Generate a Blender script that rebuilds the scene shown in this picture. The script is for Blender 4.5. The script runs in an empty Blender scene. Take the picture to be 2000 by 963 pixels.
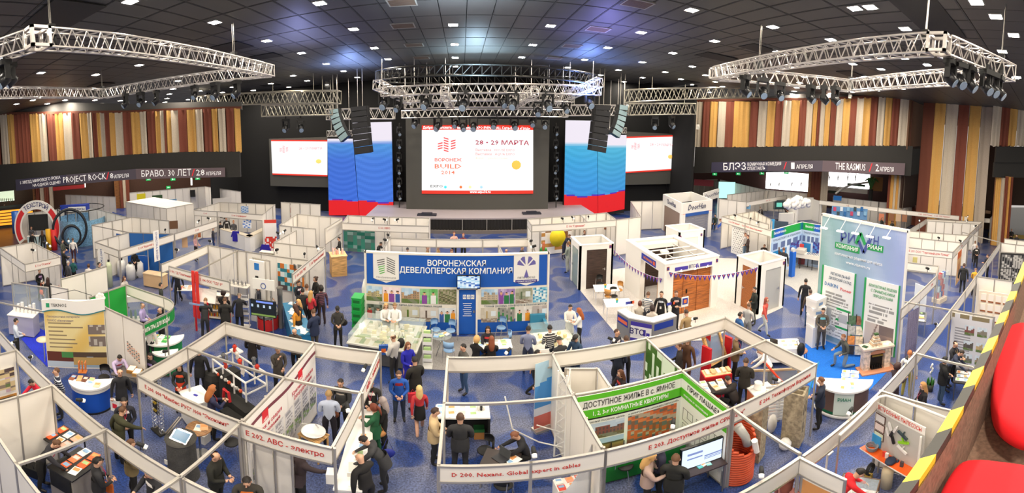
import bpy, math, random
from mathutils import Vector, Matrix
random.seed(7)
PI = math.pi
D = bpy.data; SC = bpy.context.scene; COL = SC.collection
# ---------------------------------------------------------------- camera, world, exposure
EYE = 8.2
PIT, ROL, YAW = .0887812, -.0086513, .0542660
def _rot():
    a=-PIT;rx=Matrix(((1,0,0),(0,math.cos(a),-math.sin(a)),(0,math.sin(a),math.cos(a))))
    b=ROL;ry=Matrix(((math.cos(b),0,math.sin(b)),(0,1,0),(-math.sin(b),0,math.cos(b))))
    c=-YAW;rz=Matrix(((math.cos(c),-math.sin(c),0),(math.sin(c),math.cos(c),0),(0,0,1)))
    return rz @ rx @ ry
CM = _rot()
cd=D.cameras.new('camera');cam=D.objects.new('camera',cd);COL.objects.link(cam);SC.camera=cam
cd.type = 'PANO'; cd.panorama_type = 'EQUIRECTANGULAR'
cd.longitude_min, cd.longitude_max = -1.27733, 1.43516
cd.latitude_min, cd.latitude_max = -.73212, .376524
cd.clip_start = .05; cd.clip_end = 300
m4 = Matrix.Identity(4)
for r in range(3):
    m4[r][0] = CM[r][0]; m4[r][1] = CM[r][2]; m4[r][2] = -CM[r][1]
m4[2][3] = EYE; cam.matrix_world = m4
wd = D.worlds.new('world'); SC.world = wd; wd.use_nodes = True
wd.node_tree.nodes['Background'].inputs[0].default_value=(1,.93,.86,1)
wd.node_tree.nodes['Background'].inputs[1].default_value = .6
SC.view_settings.view_transform='Standard';SC.view_settings.look='None'
SC.view_settings.exposure = 0.0; SC.view_settings.gamma = 1.0
LAMP = 415.0      # emission of the ceiling downlights
SC.cycles.max_bounces=5;SC.cycles.diffuse_bounces=3;SC.cycles.glossy_bounces=3
SC.cycles.transmission_bounces=4;SC.cycles.transparent_max_bounces=8
SC.cycles.caustics_reflective=False;SC.cycles.caustics_refractive=False
SC.cycles.sample_clamp_indirect = 6

def ray(px, py):
    a = (px - 941.8175) / 737.3308; t = (py - 327.0609) / 868.6303
    return CM @ Vector((math.sin(a)*math.cos(t),math.cos(a)*math.cos(t),-math.sin(t)))
def at(px,py,z=0.0):                    # where the line of sight of a pixel meets the height z
    v = ray(px, py); t = (z - EYE) / v.z
    return Vector((v.x*t, v.y*t, z))
def aty(px, py, Y):                       # ... meets the plane y = Y
    v = ray(px, py); t = Y / v.y
    return Vector((v.x*t, Y, EYE + v.z*t))
def atd(px,py,d):                       # ... at a horizontal distance d
    v = ray(px, py); t = d / math.hypot(v.x, v.y)
    return Vector((v.x*t, v.y*t, EYE + v.z*t))
# ---------------------------------------------------------------- materials
MATS = {}
def lin(c):
    return tuple(((x/12.92) if x <= .04045 else ((x+.055)/1.055)**2.4) for x in c)
def hexc(h):
    return lin(tuple(int(h[i:i+2], 16)/255 for i in (0, 2, 4)))
def mat(h, rough=.6, metal=0, emit=0, alpha=1, kind=None, trans=0):
    key = (h, rough, metal, emit, alpha, kind, trans)
    if key in MATS: return MATS[key]
    m=D.materials.new('m_'+str(h));m.use_nodes=True;nt=m.node_tree;b=nt.nodes['Principled BSDF']
    c = hexc(h) if isinstance(h, str) else h
    b.inputs['Base Color'].default_value=(*c,1);b.inputs['Roughness'].default_value=rough
    b.inputs['Metallic'].default_value = metal
    if alpha < 1: b.inputs['Alpha'].default_value = alpha
    if trans: b.inputs['Transmission Weight'].default_value = trans
    if emit:
        b.inputs['Emission Color'].default_value=(*c,1);b.inputs['Emission Strength'].default_value=emit
    N, L = nt.nodes.new, nt.links.new
    if kind in ('cloth', 'wood', 'panel', 'stone', 'carpet'):
        tc=N('ShaderNodeTexCoord');no=N('ShaderNodeTexNoise');mp=N('ShaderNodeMapping');mx=N('ShaderNodeMix');mx.data_type='RGBA'
        s={'cloth':(30,30,30),'wood':(2,30,30) ,'panel':(.8,.8,.8),'stone':(9,9,9),'carpet':(40,40,40)}[kind]
        amt={'cloth':.18,'wood':.45,'panel':.05,'stone':.35,'carpet':.25}[kind]
        mp.inputs['Scale'].default_value=s;no.inputs['Scale'].default_value=1;no.inputs['Detail'].default_value=3
        L(tc.outputs['Object'],mp.inputs[0]);L(mp.outputs[0],no.inputs['Vector'])
        rm=N('ShaderNodeMapRange');rm.inputs[1].default_value=.35;rm.inputs[2].default_value=.65
        L(no.outputs[0],rm.inputs[0]);L(rm.outputs[0],mx.inputs[0])
        mx.inputs[6].default_value=(*[x*(1-amt) for x in c],1);mx.inputs[7].default_value=(*[min(1,x*(1+amt*.6)) for x in c],1)
        L(mx.outputs[2], b.inputs['Base Color'])
    MATS[key] = m
    return m
def attr_mat(emit=0):
    key = ('attr', emit)
    if key in MATS: return MATS[key]
    m=D.materials.new('print');m.use_nodes=True;nt=m.node_tree;b=nt.nodes['Principled BSDF']
    a = nt.nodes.new('ShaderNodeAttribute'); a.attribute_name = 'ink'
    nt.links.new(a.outputs['Color'],b.inputs['Base Color']);b.inputs['Roughness'].default_value=.5
    if emit:
        nt.links.new(a.outputs['Color'],b.inputs['Emission Color']);b.inputs['Emission Strength'].default_value=emit
        b.inputs['Base Color'].default_value = (0,0,0,1)
        for l in list(nt.links):
            if l.to_socket==b.inputs['Base Color']:nt.links.remove(l)
    MATS[key] = m
    return m
WHITE=mat('F1EBE1',.55,kind='panel');ALU=mat('BDB7AE',.38,.55);GLASS=mat('DDEAE8',.05,alpha=.16)
BLACK=mat('141414',.6);DARK=mat('24231F',.7);CHROME=mat('D9D9D9',.18,.9);PAPER=mat('F6F3EC',.6)
# ---------------------------------------------------------------- mesh building
class MB:
    def __init__(s): s.v, s.f, s.m = [], [], []
    def quad(s, a, b, c, d, m=0):
        n=len(s.v);s.v+=[tuple(a),tuple(b),tuple(c),tuple(d)];s.f.append((n,n+1,n+2,n+3));s.m.append(m);return s
    def b(s, x0, x1, y0, y1, z0, z1, m=0, rz=0, o=(0,0), skip=''):
        n = len(s.v); c, q = math.cos(rz), math.sin(rz)
        for z in (z0, z1):
            for x, y in ((x0,y0),(x1,y0),(x1,y1),(x0,y1)):
                s.v.append((o[0]+x*c-y*q, o[1]+x*q+y*c, z))
        for f in ((0,3,2,1),(4,5,6,7),(0,1,5,4),(1,2,6,5),(2,3,7,6),(3,0,4,7)):
            s.f.append(tuple(n+i for i in f)); s.m.append(m)
        return s
    def cyl(s, p, q, r0, r1=None, n=10, m=0):
        r1 = r0 if r1 is None else r1
        return s.tube([p, q], [r0, r1], n, m)
    def tube(s, pts, r, n=8, m=0, closed=False, caps=True):
        pts=[Vector(p) for p in pts];k=len(pts);rs=r if isinstance(r,(list,tuple)) else [r]*k
        base = len(s.v); up = None
        for i, p in enumerate(pts):
            if closed: t = pts[(i+1) % k] - pts[i-1]
            else: t = pts[min(i+1, k-1)] - pts[max(i-1, 0)]
            t=t.normalized() if t.length>1e-9 else Vector((0,0,1))
            if up is None:up=Vector((0,0,1)) if abs(t.z)<.9 else Vector((1,0,0))
            u = t.cross(up)
            if u.length < 1e-4: u = t.cross(Vector((0,1,0)))
            u.normalize();w=u.cross(t);up=w if abs(t.z)>.3 or closed else up
            for j in range(n):
                a=2*PI*j/n;s.v.append(tuple(p+rs[i]*(math.cos(a)*u+math.sin(a)*w)))
        for i in range(k if closed else k-1):
            for j in range(n):
                a,b2=base+i*n+j,base+i*n+(j+1) % n;c,d=base+((i+1) % k)*n+(j+1) % n,base+((i+1) % k)*n+j
                s.f.append((a, b2, c, d)); s.m.append(m)
        if caps and not closed:
            s.f.append(tuple(base+j for j in reversed(range(n))));s.m.append(m)
            s.f.append(tuple(base+(k-1)*n+j for j in range(n)));s.m.append(m)
        return s
    def prism(s, poly, z0, z1, m=0, m2=None):
        n = len(s.v); k = len(poly)
        for z in (z0, z1): s.v += [(p[0], p[1], z) for p in poly]
        s.f.append(tuple(n+i for i in reversed(range(k))));s.m.append(m)
        s.f.append(tuple(n+k+i for i in range(k)));s.m.append(m if m2 is None else m2)
        for i in range(k):
            s.f.append((n+i,n+(i+1) % k,n+k+(i+1) % k,n+k+i));s.m.append(m)
        return s
    def lathe(s,prof,c=(0,0,0),n=16,m=0,a0=0,a1=2*PI,sx=1,sy=1):
        full=abs(a1-a0-2*PI)<1e-6;k=n if full else n+1;base=len(s.v)
        for r, z in prof:
            for j in range(k):
                a=a0+(a1-a0)*j/n;s.v.append((c[0]+r*math.cos(a)*sx,c[1]+r*math.sin(a)*sy,c[2]+z))
        for i in range(len(prof)-1):
            for j in range(n):
                j2 = (j+1) % k
                s.f.append((base+i*k+j,base+i*k+j2,base+(i+1)*k+j2,base+(i+1)*k+j));s.m.append(m)
        return s
    def ell(s, c, r, n=8, m=0, rot=None):
        base = len(s.v); k = max(4, n//2+1); c = Vector(c)
        for i in range(k+1):
            t = PI*i/k
            for j in range(n):
                a=2*PI*j/n;p=Vector((r[0]*math.sin(t)*math.cos(a),r[1]*math.sin(t)*math.sin(a),r[2]*math.cos(t)))
                if rot: p = rot @ p
                s.v.append(tuple(c+p))
        for i in range(k):
            for j in range(n):
                s.f.append((base+i*n+j,base+(i+1)*n+j,base+(i+1)*n+(j+1) % n,base+i*n+(j+1) % n));s.m.append(m)
        return s
    def mesh(s, name, mats=None, smooth=False):
        me = D.meshes.new(name); me.from_pydata(s.v, [], s.f)
        mats = mats if isinstance(mats, (list, tuple)) else [mats]
        for x in mats: me.materials.append(x)
        if len(mats)>1:me.polygons.foreach_set('material_index',s.m)
        if smooth:me.polygons.foreach_set('use_smooth',[True]*len(s.f))
        me.update(); return me
    def o(s, name, mats, parent=None, smooth=False, loc=None, rz=0):
        ob=D.objects.new(name,s.mesh(name,mats,smooth));COL.objects.link(ob)
        if parent: ob.parent = parent
        if loc is not None: ob.location = loc
        if rz: ob.rotation_euler.z = rz
        return ob
def tag(o, label=None, cat=None, group=None, kind=None):
    if label: o['label'] = label
    if cat: o['category'] = cat
    if group: o['group'] = group
    if kind: o['kind'] = kind
    return o
def T(name, label, cat, loc=(0,0,0), rz=0, group=None):
    o=D.objects.new(name,None);COL.objects.link(o);o.location=loc;o.rotation_euler=(0,0,rz);o.empty_display_size=.1
    return tag(o, label, cat, group)
def inst(name,mesh,parent,loc=(0,0,0),rot=(0,0,0),scale=(1,1,1)):
    o=D.objects.new(name,mesh);COL.objects.link(o);o.parent=parent
    o.location=loc;o.rotation_euler=rot;o.scale=scale;return o
def struct(o, kind='structure'): o['kind'] = kind; return o
KIDS = {}
def dup(root, loc, rz=0, label=None, group=None, scale=None):
    r=root.copy();COL.objects.link(r);r.location=loc;r.rotation_euler=(0,0,rz)
    if label: r['label'] = label
    if group: r['group'] = group
    if scale: r.scale = (scale,)*3
    if root.name not in KIDS:KIDS[root.name]=[(c,list(c.children)) for c in root.children]
    for ch, gs in KIDS[root.name]:
        c = ch.copy(); COL.objects.link(c); c.parent = r
        for g in gs:
            d = g.copy(); COL.objects.link(d); d.parent = c
    return r
def rods(mb, pairs, r, n=5):
    for a, b in pairs: mb.cyl(a, b, r, n=n)
    return mb
_rod = {}
def rod(name, parent, a, b, r, m, n=6):
    key = (m.name, n)
    if key not in _rod:_rod[key]=MB().cyl((0,0,0),(0,0,1),1,n=n).mesh('rod',m)
    a, b = Vector(a), Vector(b); d = b-a
    o=D.objects.new(name,_rod[key]);COL.objects.link(o);o.parent=parent
    o.location=a;o.rotation_mode='QUATERNION';o.rotation_quaternion=Vector((0,0,1)).rotation_difference(d.normalized())
    o.scale = (r, r, d.length); return o
def text(body,parent,loc,size,m,rz=0,rx=PI/2,ry=0,align='CENTER',bold=0,width=None,name='lettering',shear=0,ext=.004):
    cu=D.curves.new(name,'FONT');cu.body=body;cu.size=size;cu.resolution_u=1;cu.align_x=align;cu.align_y='CENTER'
    cu.extrude=ext;cu.offset=bold*size*.6;cu.shear=shear;cu.space_line=.85
    tmp=D.objects.new('tmp',cu);me=D.meshes.new_from_object(tmp);D.objects.remove(tmp);D.curves.remove(cu)
    me.name=name;me.materials.clear();me.materials.append(m);o=D.objects.new(name,me);COL.objects.link(o);o.parent=parent
    xs=[v.co.x for v in me.vertices] or [0,1];o['w']=max(xs)-min(xs)
    o.location=loc;o.rotation_euler=(rx,ry,rz);o['kind']='stuff'
    return o
# ---------------------------------------------------------------- little printed pictures (colour cells on a flat sheet)
def picture(name,parent,x0,x1,z0,z1,fn,y=0,n=(24,16),emit=0,plane='xz',label=None):
    """flat print in the parent's x-z plane facing -y (or x-y plane facing up); fn(u, v) -> srgb, u right, v up"""
    nx, ny = n; v, f, cols = [], [], []
    for j in range(ny+1):
        for i in range(nx+1):
            a, b = x0+(x1-x0)*i/nx, z0+(z1-z0)*j/ny
            v.append((a, y, b) if plane == 'xz' else (a, b, y))
    for j in range(ny):
        for i in range(nx):
            f.append((j*(nx+1)+i,j*(nx+1)+i+1,(j+1)*(nx+1)+i+1,(j+1)*(nx+1)+i))
            c=lin(tuple(min(1,max(0,q)) for q in fn((i+.5)/nx,(j+.5)/ny)));cols+=[(*c,1)]*4
    me=D.meshes.new(name);me.from_pydata(v,[],f);ca=me.color_attributes.new('ink','FLOAT_COLOR','CORNER')
    ca.data.foreach_set('color',[q for c in cols for q in c]);me.materials.append(attr_mat(emit))
    o=D.objects.new(name,me);COL.objects.link(o);o.parent=parent
    if label: o['label'] = label
    return o
def H3(h): return tuple(int(h[i:i+2], 16)/255 for i in (0, 2, 4))
def mixc(a, b, t): return tuple(x+(y-x)*t for x, y in zip(a, b))
def rnd(*k):
    random_=math.sin(sum((i+1)*12.9898*float(x) for i,x in enumerate(k)))*43758.5453;return random_-math.floor(random_)
def pic_city(seed=1, sky='9CC3E6', wall='D8C39A', ground='5F7A3A'):
    s, w, g = H3(sky), H3(wall), H3(ground)
    def fn(u, v):
        col = int(u*6); h = .45+.4*rnd(col, seed)
        if v<.28:return mixc(g,(.55,.55,.52),.7 if abs(u-.5-(.28-v))<.16 else rnd(int(u*20),int(v*20),seed)*.3)
        if v < h:
            win = (int(u*24) % 2 == 0 and int(v*16) % 2 == 0)
            return mixc(mixc(w,(.5,.45,.4),.5*rnd(col,seed+3)),(.25,.28,.33),.55 if win else 0)
        return mixc(s, (1,1,1), .5*rnd(int(u*5), int(v*5), seed))
    return fn
def pic_people(seed=1, bg='E8C9C0', n=3):
    b = H3(bg)
    def fn(u, v):
        for k in range(n):
            cx = (k+.5)/n; hy = .62+.12*rnd(k, seed)
            if (u-cx)**2/.006+(v-hy)**2/.014<1:return (.86,.66,.54) if v<hy+.05 else (.25,.15,.1)
            if abs(u-cx)<.13 and v<hy-.1:return H3(['C23A3A','3A5FA8','EDEDED','2F7A4A','8A4AA0','F0A030'][int(rnd(k,seed,2)*6)])
        return mixc(b, (1,1,1), .5*rnd(int(u*6), int(v*5), seed))
    return fn
def pic_room(seed=1, wall='C9C4BC', accent='4F7A3A'):
    w, a = H3(wall), H3(accent)
    def fn(u, v):
        if v<.3:return mixc((.5,.42,.36),(.8,.78,.74),rnd(int(u*8),int(v*12),seed))
        if .3 < u < .42 and v < .8: return a
        if .6 < u < .9 and .45 < v < .8: return (.88,.92,.95)
        return mixc(w,(.95,.93,.9),.4*rnd(int(u*5),int(v*4),seed))
    return fn
def pic_noise(cols, seed=1, k=10):
    cs = [H3(c) for c in cols]
    return lambda u,v:cs[int(rnd(int(u*k),int(v*k),seed)*len(cs)) % len(cs)]
def pic_text(bg='F4F2EC', ink='555555', lines=8, seed=1, head=None):
    b, i, = H3(bg), H3(ink); hd = H3(head) if head else None
    def fn(u, v):
        if hd and v > .85: return hd
        r = int((1-v)*lines*2)
        if r % 2==1 and .08<u<.6+.35*rnd(r,seed) and rnd(int(u*40),r,seed)>.2:return mixc(b,i,.7)
        return b
    return fn
# ---------------------------------------------------------------- floor
def floor_mat():
    m=D.materials.new('blue_linoleum');m.use_nodes=True;nt=m.node_tree;b=nt.nodes['Principled BSDF'];N,L=nt.nodes.new,nt.links.new
    tc=N('ShaderNodeTexCoord');n1=N('ShaderNodeTexNoise');n1.inputs['Scale'].default_value=.5;n1.inputs['Detail'].default_value=1.2
    n2=N('ShaderNodeTexNoise');n2.inputs['Scale'].default_value=22;n2.inputs['Detail'].default_value=4
    L(tc.outputs['Object'],n1.inputs['Vector']);L(tc.outputs['Object'],n2.inputs['Vector'])
    r1 = N('ShaderNodeValToRGB'); e = r1.color_ramp.elements
    e[0].position=.46;e[0].color=(*hexc('29417E'),1);e[1].position=.5;e[1].color=(*hexc('626782'),1)
    x=r1.color_ramp.elements.new(.64);x.color=(*hexc('41507E'),1)
    mx=N('ShaderNodeMix');mx.data_type='RGBA';mx.blend_type='OVERLAY';mx.inputs[0].default_value=.5
    L(n1.outputs[0],r1.inputs[0]);L(r1.outputs[0],mx.inputs[6]);r2=N('ShaderNodeMapRange');r2.inputs[1].default_value=.35;r2.inputs[2].default_value=.65
    L(n2.outputs[0],r2.inputs[0]);L(r2.outputs[0],mx.inputs[7]);L(mx.outputs[2],b.inputs['Base Color'])
    b.inputs['Roughness'].default_value=.32;b.inputs['Specular IOR Level'].default_value=.4
    return m
struct(MB().quad((-80,-8,0),(80,-8,0),(80,75,0),(-80,75,0)).o('floor',floor_mat()))
# ---------------------------------------------------------------- ceiling: recessed grid of dark tiles
def cz(x): return 13 + .016*x
def ceilpt(px, py, dz=0):
    z = 13.0
    for _ in range(6): p = at(px, py, z+dz); z = cz(p.x)
    return p
ceil_m = mat('4A4946', .5, kind='panel'); gap_m = mat('151515', .8)
sl = math.atan(.016)
ceil=struct(MB().quad((-80,-8,cz(-80)+.12),(-80,75,cz(-80)+.12),(80,75,cz(80)+.12),(80,-8,cz(80)+.12)).o('ceiling',gap_m))
tile_me=MB().b(-.6,.6,-1.19,1.19,0,.05).b(-.56,.56,-1.15,1.15,-.015,0).mesh('ceiling_tile',ceil_m)
cells = []
for i in range(-46, 47):
    for j in range(-1, 24):
        x, y = .2+(i+.5)*1.235, 1.5+(j+.5)*2.42
        az=math.degrees(math.atan2(x,y));vis=y>3 and-78<az<84 and math.hypot(x,y)>12.2
        cells.append((0 if vis else 1, math.hypot(x, y), x, y))
cells.sort()
rest = MB()
for k, (_, d, x, y) in enumerate(cells):
    if k<300:inst('ceiling_tile',tile_me,ceil,(x,y,cz(x)),(0,-sl,0))
    else:
        rest.b(x-.6, x+.6, y-1.19, y+1.19, 0, .05)
        for q in range(8): 
            vx=rest.v[-8+q];rest.v[-8+q]=(vx[0],vx[1],vx[2]+cz(vx[0]))
tag(rest.o('ceiling_tile', ceil_m, ceil), kind='stuff')
# downlights
LIGHTS=[(254,1),(419.5,42),(80,141),(187,145),(272,126),(32,202.5),(64,195),(92,202),(127,195),(146,201),(185,195),(197,202),(235,196),(241,202),(282,203),(282,198),(322,199),(326,192),(331,183),(360,200),(367,194),(390,177),(434,180),(454,169.5),(348,157),(338,173),(495,176),
(624.5,4.5),(690.5,55.5),(589,102.5),(521,78.5),(731,92.5),(758,114.5),(637,124),(885,47),(888,85.5),(889,111.5),(889.5,129),(671,138),(572.5,147),(698,150.5),(778,133),(564,169.5),(639.5,164.5),(663,171),(719.5,160),(529,162.5),(600,157),(684,177),
(1075.5,49),(1041,86.5),(1019,111),(1351,18),(1252.5,62),(1187,92),(1396,79),(1314.5,102.5),(1142,115.5),(1254.5,120.5),(1109,131),(1208,136),(1299,140),(1352,129),(1172.5,146),(1219.5,159),(1255,151),(1330,154),(1378,146),(1256.5,168),(1353,165),(1397,159),(1411,168.5),(1386,179.5),
(1670,14.5),(1509.5,51),(1509.5,97),(1622.5,76),(1768,54.5),(1945,30.5),(1980,67),(1766,112.5),(1666,124),(1721,134),(1689,149),(1764,143),(1811,125.5),(1848,135),(1571,149),(1562,161),(1763,172.5),(1713,176),(1818,168),(1875,164),(1987,149.5),(1665.5,179),(1622,182),(1556,170.5),(1551,177.5),(1547,183)]
lamp_m = mat('FFF3E0', .5, emit=LAMP); ring_m = mat('B9B5AE', .5)
dl=T('ceiling_downlight','square white recessed downlight shining in the dark tiled ceiling','ceiling light',(0,0,0),0,'recessed downlights in the dark ceiling')
MB().b(-.27,.27,-.27,-.23,-.03,.02).b(-.27,.27,.23,.27,-.03,.02).b(-.27,-.23,-.23,.23,-.03,.02).b(.23,.27,-.23,.23,-.03,.02).o('trim_ring',ring_m,dl)
MB().quad((-.23,-.23,-.015),(-.23,.23,-.015),(.23,.23,-.015),(.23,-.23,-.015)).o('diffuser',lamp_m,dl)
pts = [ceilpt(*q) for q in LIGHTS]
# the same grid of lamps goes on overhead and behind the viewpoint
extra=[Vector((x,y,cz(x))) for x in (-26,-19.5,-13,-6.5,0,6.5,13,19.5,26) for y in (-5,-1,3.2,7.4) if not (abs(x)>20 and y>7)]
for k, p in enumerate(pts+extra):
    if k == 0: dl.location = (p.x, p.y, p.z-.02)
    else: dup(dl, (p.x, p.y, p.z-.02))
# vents and dark hatches
vent_m = mat('6E5A4A', .6)
for k,(px,py) in enumerate([(787,49),(808.5,87),(823,112),(835,130),(785,3),(1245,6),(1168,56),(1117,89),(1082,113),(1055,129)]):
    p = ceilpt(px, py)
    if k == 0:
        vt=T('ceiling_vent','brown slatted air vent set in the tiled ceiling','air vent',(p.x,p.y,p.z-.03),0,'brown vents in two rows of the ceiling')
        MB().b(-.62,.62,-.5,-.44,-.02,.03).b(-.62,.62,.44,.5,-.02,.03).b(-.62,-.56,-.44,.44,-.02,.03).b(.56,.62,-.44,.44,-.02,.03).o('vent_frame',mat('9A968C',.5),vt)
        g = MB()
        for i in range(9): g.b(-.56,.56,-.42+i*.1,-.36+i*.1,-.01,.01)
        g.o('grille', vent_m, vt)
    else: dup(vt, (p.x, p.y, p.z-.03))
for k,(px,py,w,d) in enumerate([(120,28,1.5,1.1),(452,90,1,.9),(197,165,1,.8),(1820,37,2.4,.9),(1400,110,1.4,.8),(1480,93,1,.7),(1660,143,1,.7),(518,109,1,.7),(1278,164,1,.7),(1347,159,1,.6),(605,168,1,.6),(528,166,1,.6),(1950,115,1,.6)]):
    p = ceilpt(px, py)
    tag(MB().b(-w,w,-d,d,-.03,.02).o('hoist_hatch',BLACK,None,loc=(p.x,p.y,p.z-.03)),'black open hatch in the ceiling above a hoist chain','ceiling hatch','black hatches over the hoists')
# ---------------------------------------------------------------- curtains
CUR={'W':mat('D2C4B0',.8,kind='cloth'),'Y':mat('D9A85C',.8,kind='cloth'),'R':mat('854634',.8,kind='cloth'),'B':mat('6E3A28',.8),'G':mat('B7A898',.8,kind='cloth')}
def curtain_part(parent, A, B, zt, zb, key, amp=.14, pitch=.55):
    """one hanging width of pleated cloth from A to B (xy)"""
    A,B=Vector(A[:2]),Vector(B[:2]);L=(B-A).length;t=(B-A)/L;n=Vector((t.y,-t.x))
    if n.dot(A) > 0: n = -n
    k = max(6, int(L/pitch)*4); mb = MB()
    for z, s in ((zt, .7), ((zt+zb)/2, 1), (zb, 1.15)):
        for i in range(k+1):
            u=i/k;off=amp*s*math.sin(u*L/pitch*2*PI+1.3*math.sin(u*5+A.x))+amp
            p=A+t*L*u+n*off;mb.v.append((p.x,p.y,z+(.08*math.sin(i*1.7+A.y) if z==zb else 0)))
    for r in range(2):
        for i in range(k):
            a=r*(k+1)+i;mb.f.append((a,a+1,a+k+2,a+k+1));mb.m.append(0)
    return mb.o('curtain', CUR[key], parent, smooth=True)
def online(px, py, P, Q):
    """where the sight line of a pixel crosses the upright plane through P and Q"""
    v=ray(px,py);d=Vector((Q[0]-P[0],Q[1]-P[1]));n=Vector((d.y,-d.x))
    t=(n.x*P[0]+n.y*P[1])/(n.x*v.x+n.y*v.y);return Vector((v.x*t,v.y*t,EYE+v.z*t))
def interp(nodes, px):
    for (a, ya), (b, yb) in zip(nodes, nodes[1:]):
        if px <= b: break
    return ya+(yb-ya)*(px-a)/(b-a)
LB=[(-40,326),(0,322.5),(125,313.7),(250,303),(367,297.5),(471,297)];LT=[(-40,225),(0,223.7),(125,221),(250,219.5),(350,215),(471,211)]
PL0, PL1 = at(0,322.5,6.8), at(471,297,6.8)
seq=[-40,-25,-12,0,15,29,58,76,92,109,125,140,155,170,180.5,189.5,196,205,215,226,241,256,272.5,286,302.5,312.5,320,325,335,349,366,382.5,396,412.5,425,440.5,457,469]
keys=['Y','W','R','W','Y','R','Y','W','R','Y','W','R','Y','W','R','Y','W','R','Y','W','R','Y','W','R','Y','W','R','Y','W','R','Y','W','R','Y','W','R','Y']
cl=T('striped_curtain_wall','long row of cream, gold and rust curtains above the black band left of the stage','curtains',PL0*0)
for a, b, k in zip(seq, seq[1:], keys):
    A,B=online(a,interp(LT,a),PL0,PL1),online(b,interp(LT,b),PL0,PL1)
    zb = online((a+b)/2, interp(LB, (a+b)/2), PL0, PL1).z
    curtain_part(cl, A, B, (A.z+B.z)/2, zb, k)
def wallstrip(name,P,Q,tops,bots,m,thick=.25,off=0,kind='structure',steps=None):
    """upright slab along the P-Q line whose top and bottom edges follow (px, py) nodes"""
    mb=MB();d=Vector((Q[0]-P[0],Q[1]-P[1])).normalized();n=Vector((d.y,-d.x))
    if n.dot(Vector((P[0], P[1]))) > 0: n = -n
    xs = steps or [q[0] for q in tops]
    for a, b in zip(xs, xs[1:]):
        v = []
        for px in (a, b):
            u,w=online(px,interp(tops,px),P,Q),online(px,interp(bots,px),P,Q)
            f=Vector((w.x+n.x*off,w.y+n.y*off,w.z));v.append((f,u.z))
        k = len(mb.v)
        for (f, zt) in v:
            for z in (f.z, zt):
                mb.v.append((f.x,f.y,z));mb.v.append((f.x-n.x*thick,f.y-n.y*thick,z))
        for q in ((0,2,6,4),(1,5,7,3),(0,4,5,1),(2,3,7,6),(0,1,3,2),(4,6,7,5)):mb.f.append(tuple(k+i for i in q));mb.m.append(0)
    return tag(mb.o(name, m), kind=kind)
blk = mat('2B2926', .75, kind='cloth'); soff = mat('5B5A58', .7)
wallstrip('wall_left',PL0,PL1,[(-40,198),(0,200),(250,203),(471,198)],[(-40,230),(0,229),(250,222),(471,214)],soff,.3,-.35)
wallstrip('trim_1',PL0,PL1,[(-40,220),(0,220),(125,217.5),(250,216),(471,208)],[(-40,227),(0,225),(250,221),(471,212)],CUR['B'],.3,.12)
wallstrip('wall_left', PL0, PL1, LT, LB, mat('5A3426', .8), .2, -.1)
wallstrip('wall_left_band',PL0,PL1,[(x,y-1) for x,y in LB],[(-40,378),(0,374.5),(125,360),(250,350),(367,347),(471,345)],blk,.4,.3)
# right side
PR0, PR1 = atd(1357,288,49), atd(1778,286,45)
RT=[(1357,199),(1500,198),(1600,195),(1700,191),(1778,189)];RB=[(1357,288),(1450,288.5),(1608,286),(1778,286)]
seq=[1358,1374,1388,1404,1419,1435,1468,1484,1501,1517,1531.5,1547,1563,1576.5,1589,1598,1604,1613,1623.5,1635,1648,1662,1675,1688,1702,1716.5,1731,1744,1759,1776]
keys=['W','R','Y','W','R','Y','R','W','Y','R','W','Y','R','W','Y','R','W','Y','R','W','Y','R','W','Y','R','W','Y','R','W']
cr=T('striped_curtain_wall','long row of cream, gold and rust curtains above the black band right of the stage','curtains',PL0*0)
for a, b, k in zip(seq, seq[1:], keys):
    A,B=online(a,interp(RT,a),PR0,PR1),online(b,interp(RT,b),PR0,PR1)
    curtain_part(cr,A,B,(A.z+B.z)/2,online((a+b)/2,interp(RB,(a+b)/2),PR0,PR1).z,k)
wallstrip('wall_right',PR0,PR1,[(1357,186),(1500,188),(1778,172)],[(1357,203),(1500,202),(1778,192)],soff,.3,-.35)
wallstrip('trim_2',PR0,PR1,[(1357,195),(1600,192),(1778,184)],[(1357,200),(1600,197),(1778,190)],CUR['B'],.3,.12)
wallstrip('wall_right', PR0, PR1, RT, RB, mat('5A3426', .8), .2, -.1)
wallstrip('wall_right_band',PR0,PR1,[(x,y-1) for x,y in RB],[(1357,338),(1500,336),(1608,335),(1770,343)],blk,.4,.3)
# recess beside the tall curtains, then the tall curtains themselves and the far right wall
Q0=atd(1775,286,45);Q1=atd(1803,286,50);Q2=atd(1807,286,46);Q3=atd(1941,286,44.5)
wallstrip('wall_right_return',Q0,Q1,[(1772,187),(1806,180)],[(1772,292),(1806,290)],mat('6A4A33',.8),.2)
wallstrip('wall_right_return',Q0,Q1,[(1770,287),(1801,284)],[(1768,345),(1799,338)],blk,.2)
wallstrip('wall_right_return',Q0,Q1,[(1768,338),(1799,338)],[(1764,408),(1796,405)],mat('3A2418',.8),.2,-.6)
tall=T('tall_striped_curtain','full-height rust, gold and cream curtains hanging to the floor right of the lower banners','curtains',PL0*0)
for a,b,k in [(1806,1829,'B'),(1829,1851,'Y'),(1851,1875,'W'),(1875,1897,'R'),(1897,1920,'Y'),(1920,1942,'G')]:
    A, B = online(a, 180, Q2, Q3), online(b, 180, Q2, Q3)
    curtain_part(tall,A,B,A.z+.1,.02,k,.05 if k in 'B' else .2,.9)
wallstrip('wall_right',Q2,Q3,[(1804,160),(1944,156)],[(1804,182),(1944,178)],soff,.3,-.3)
Q4 = atd(1942,286,43); Q5 = atd(2040,286,46)
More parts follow.
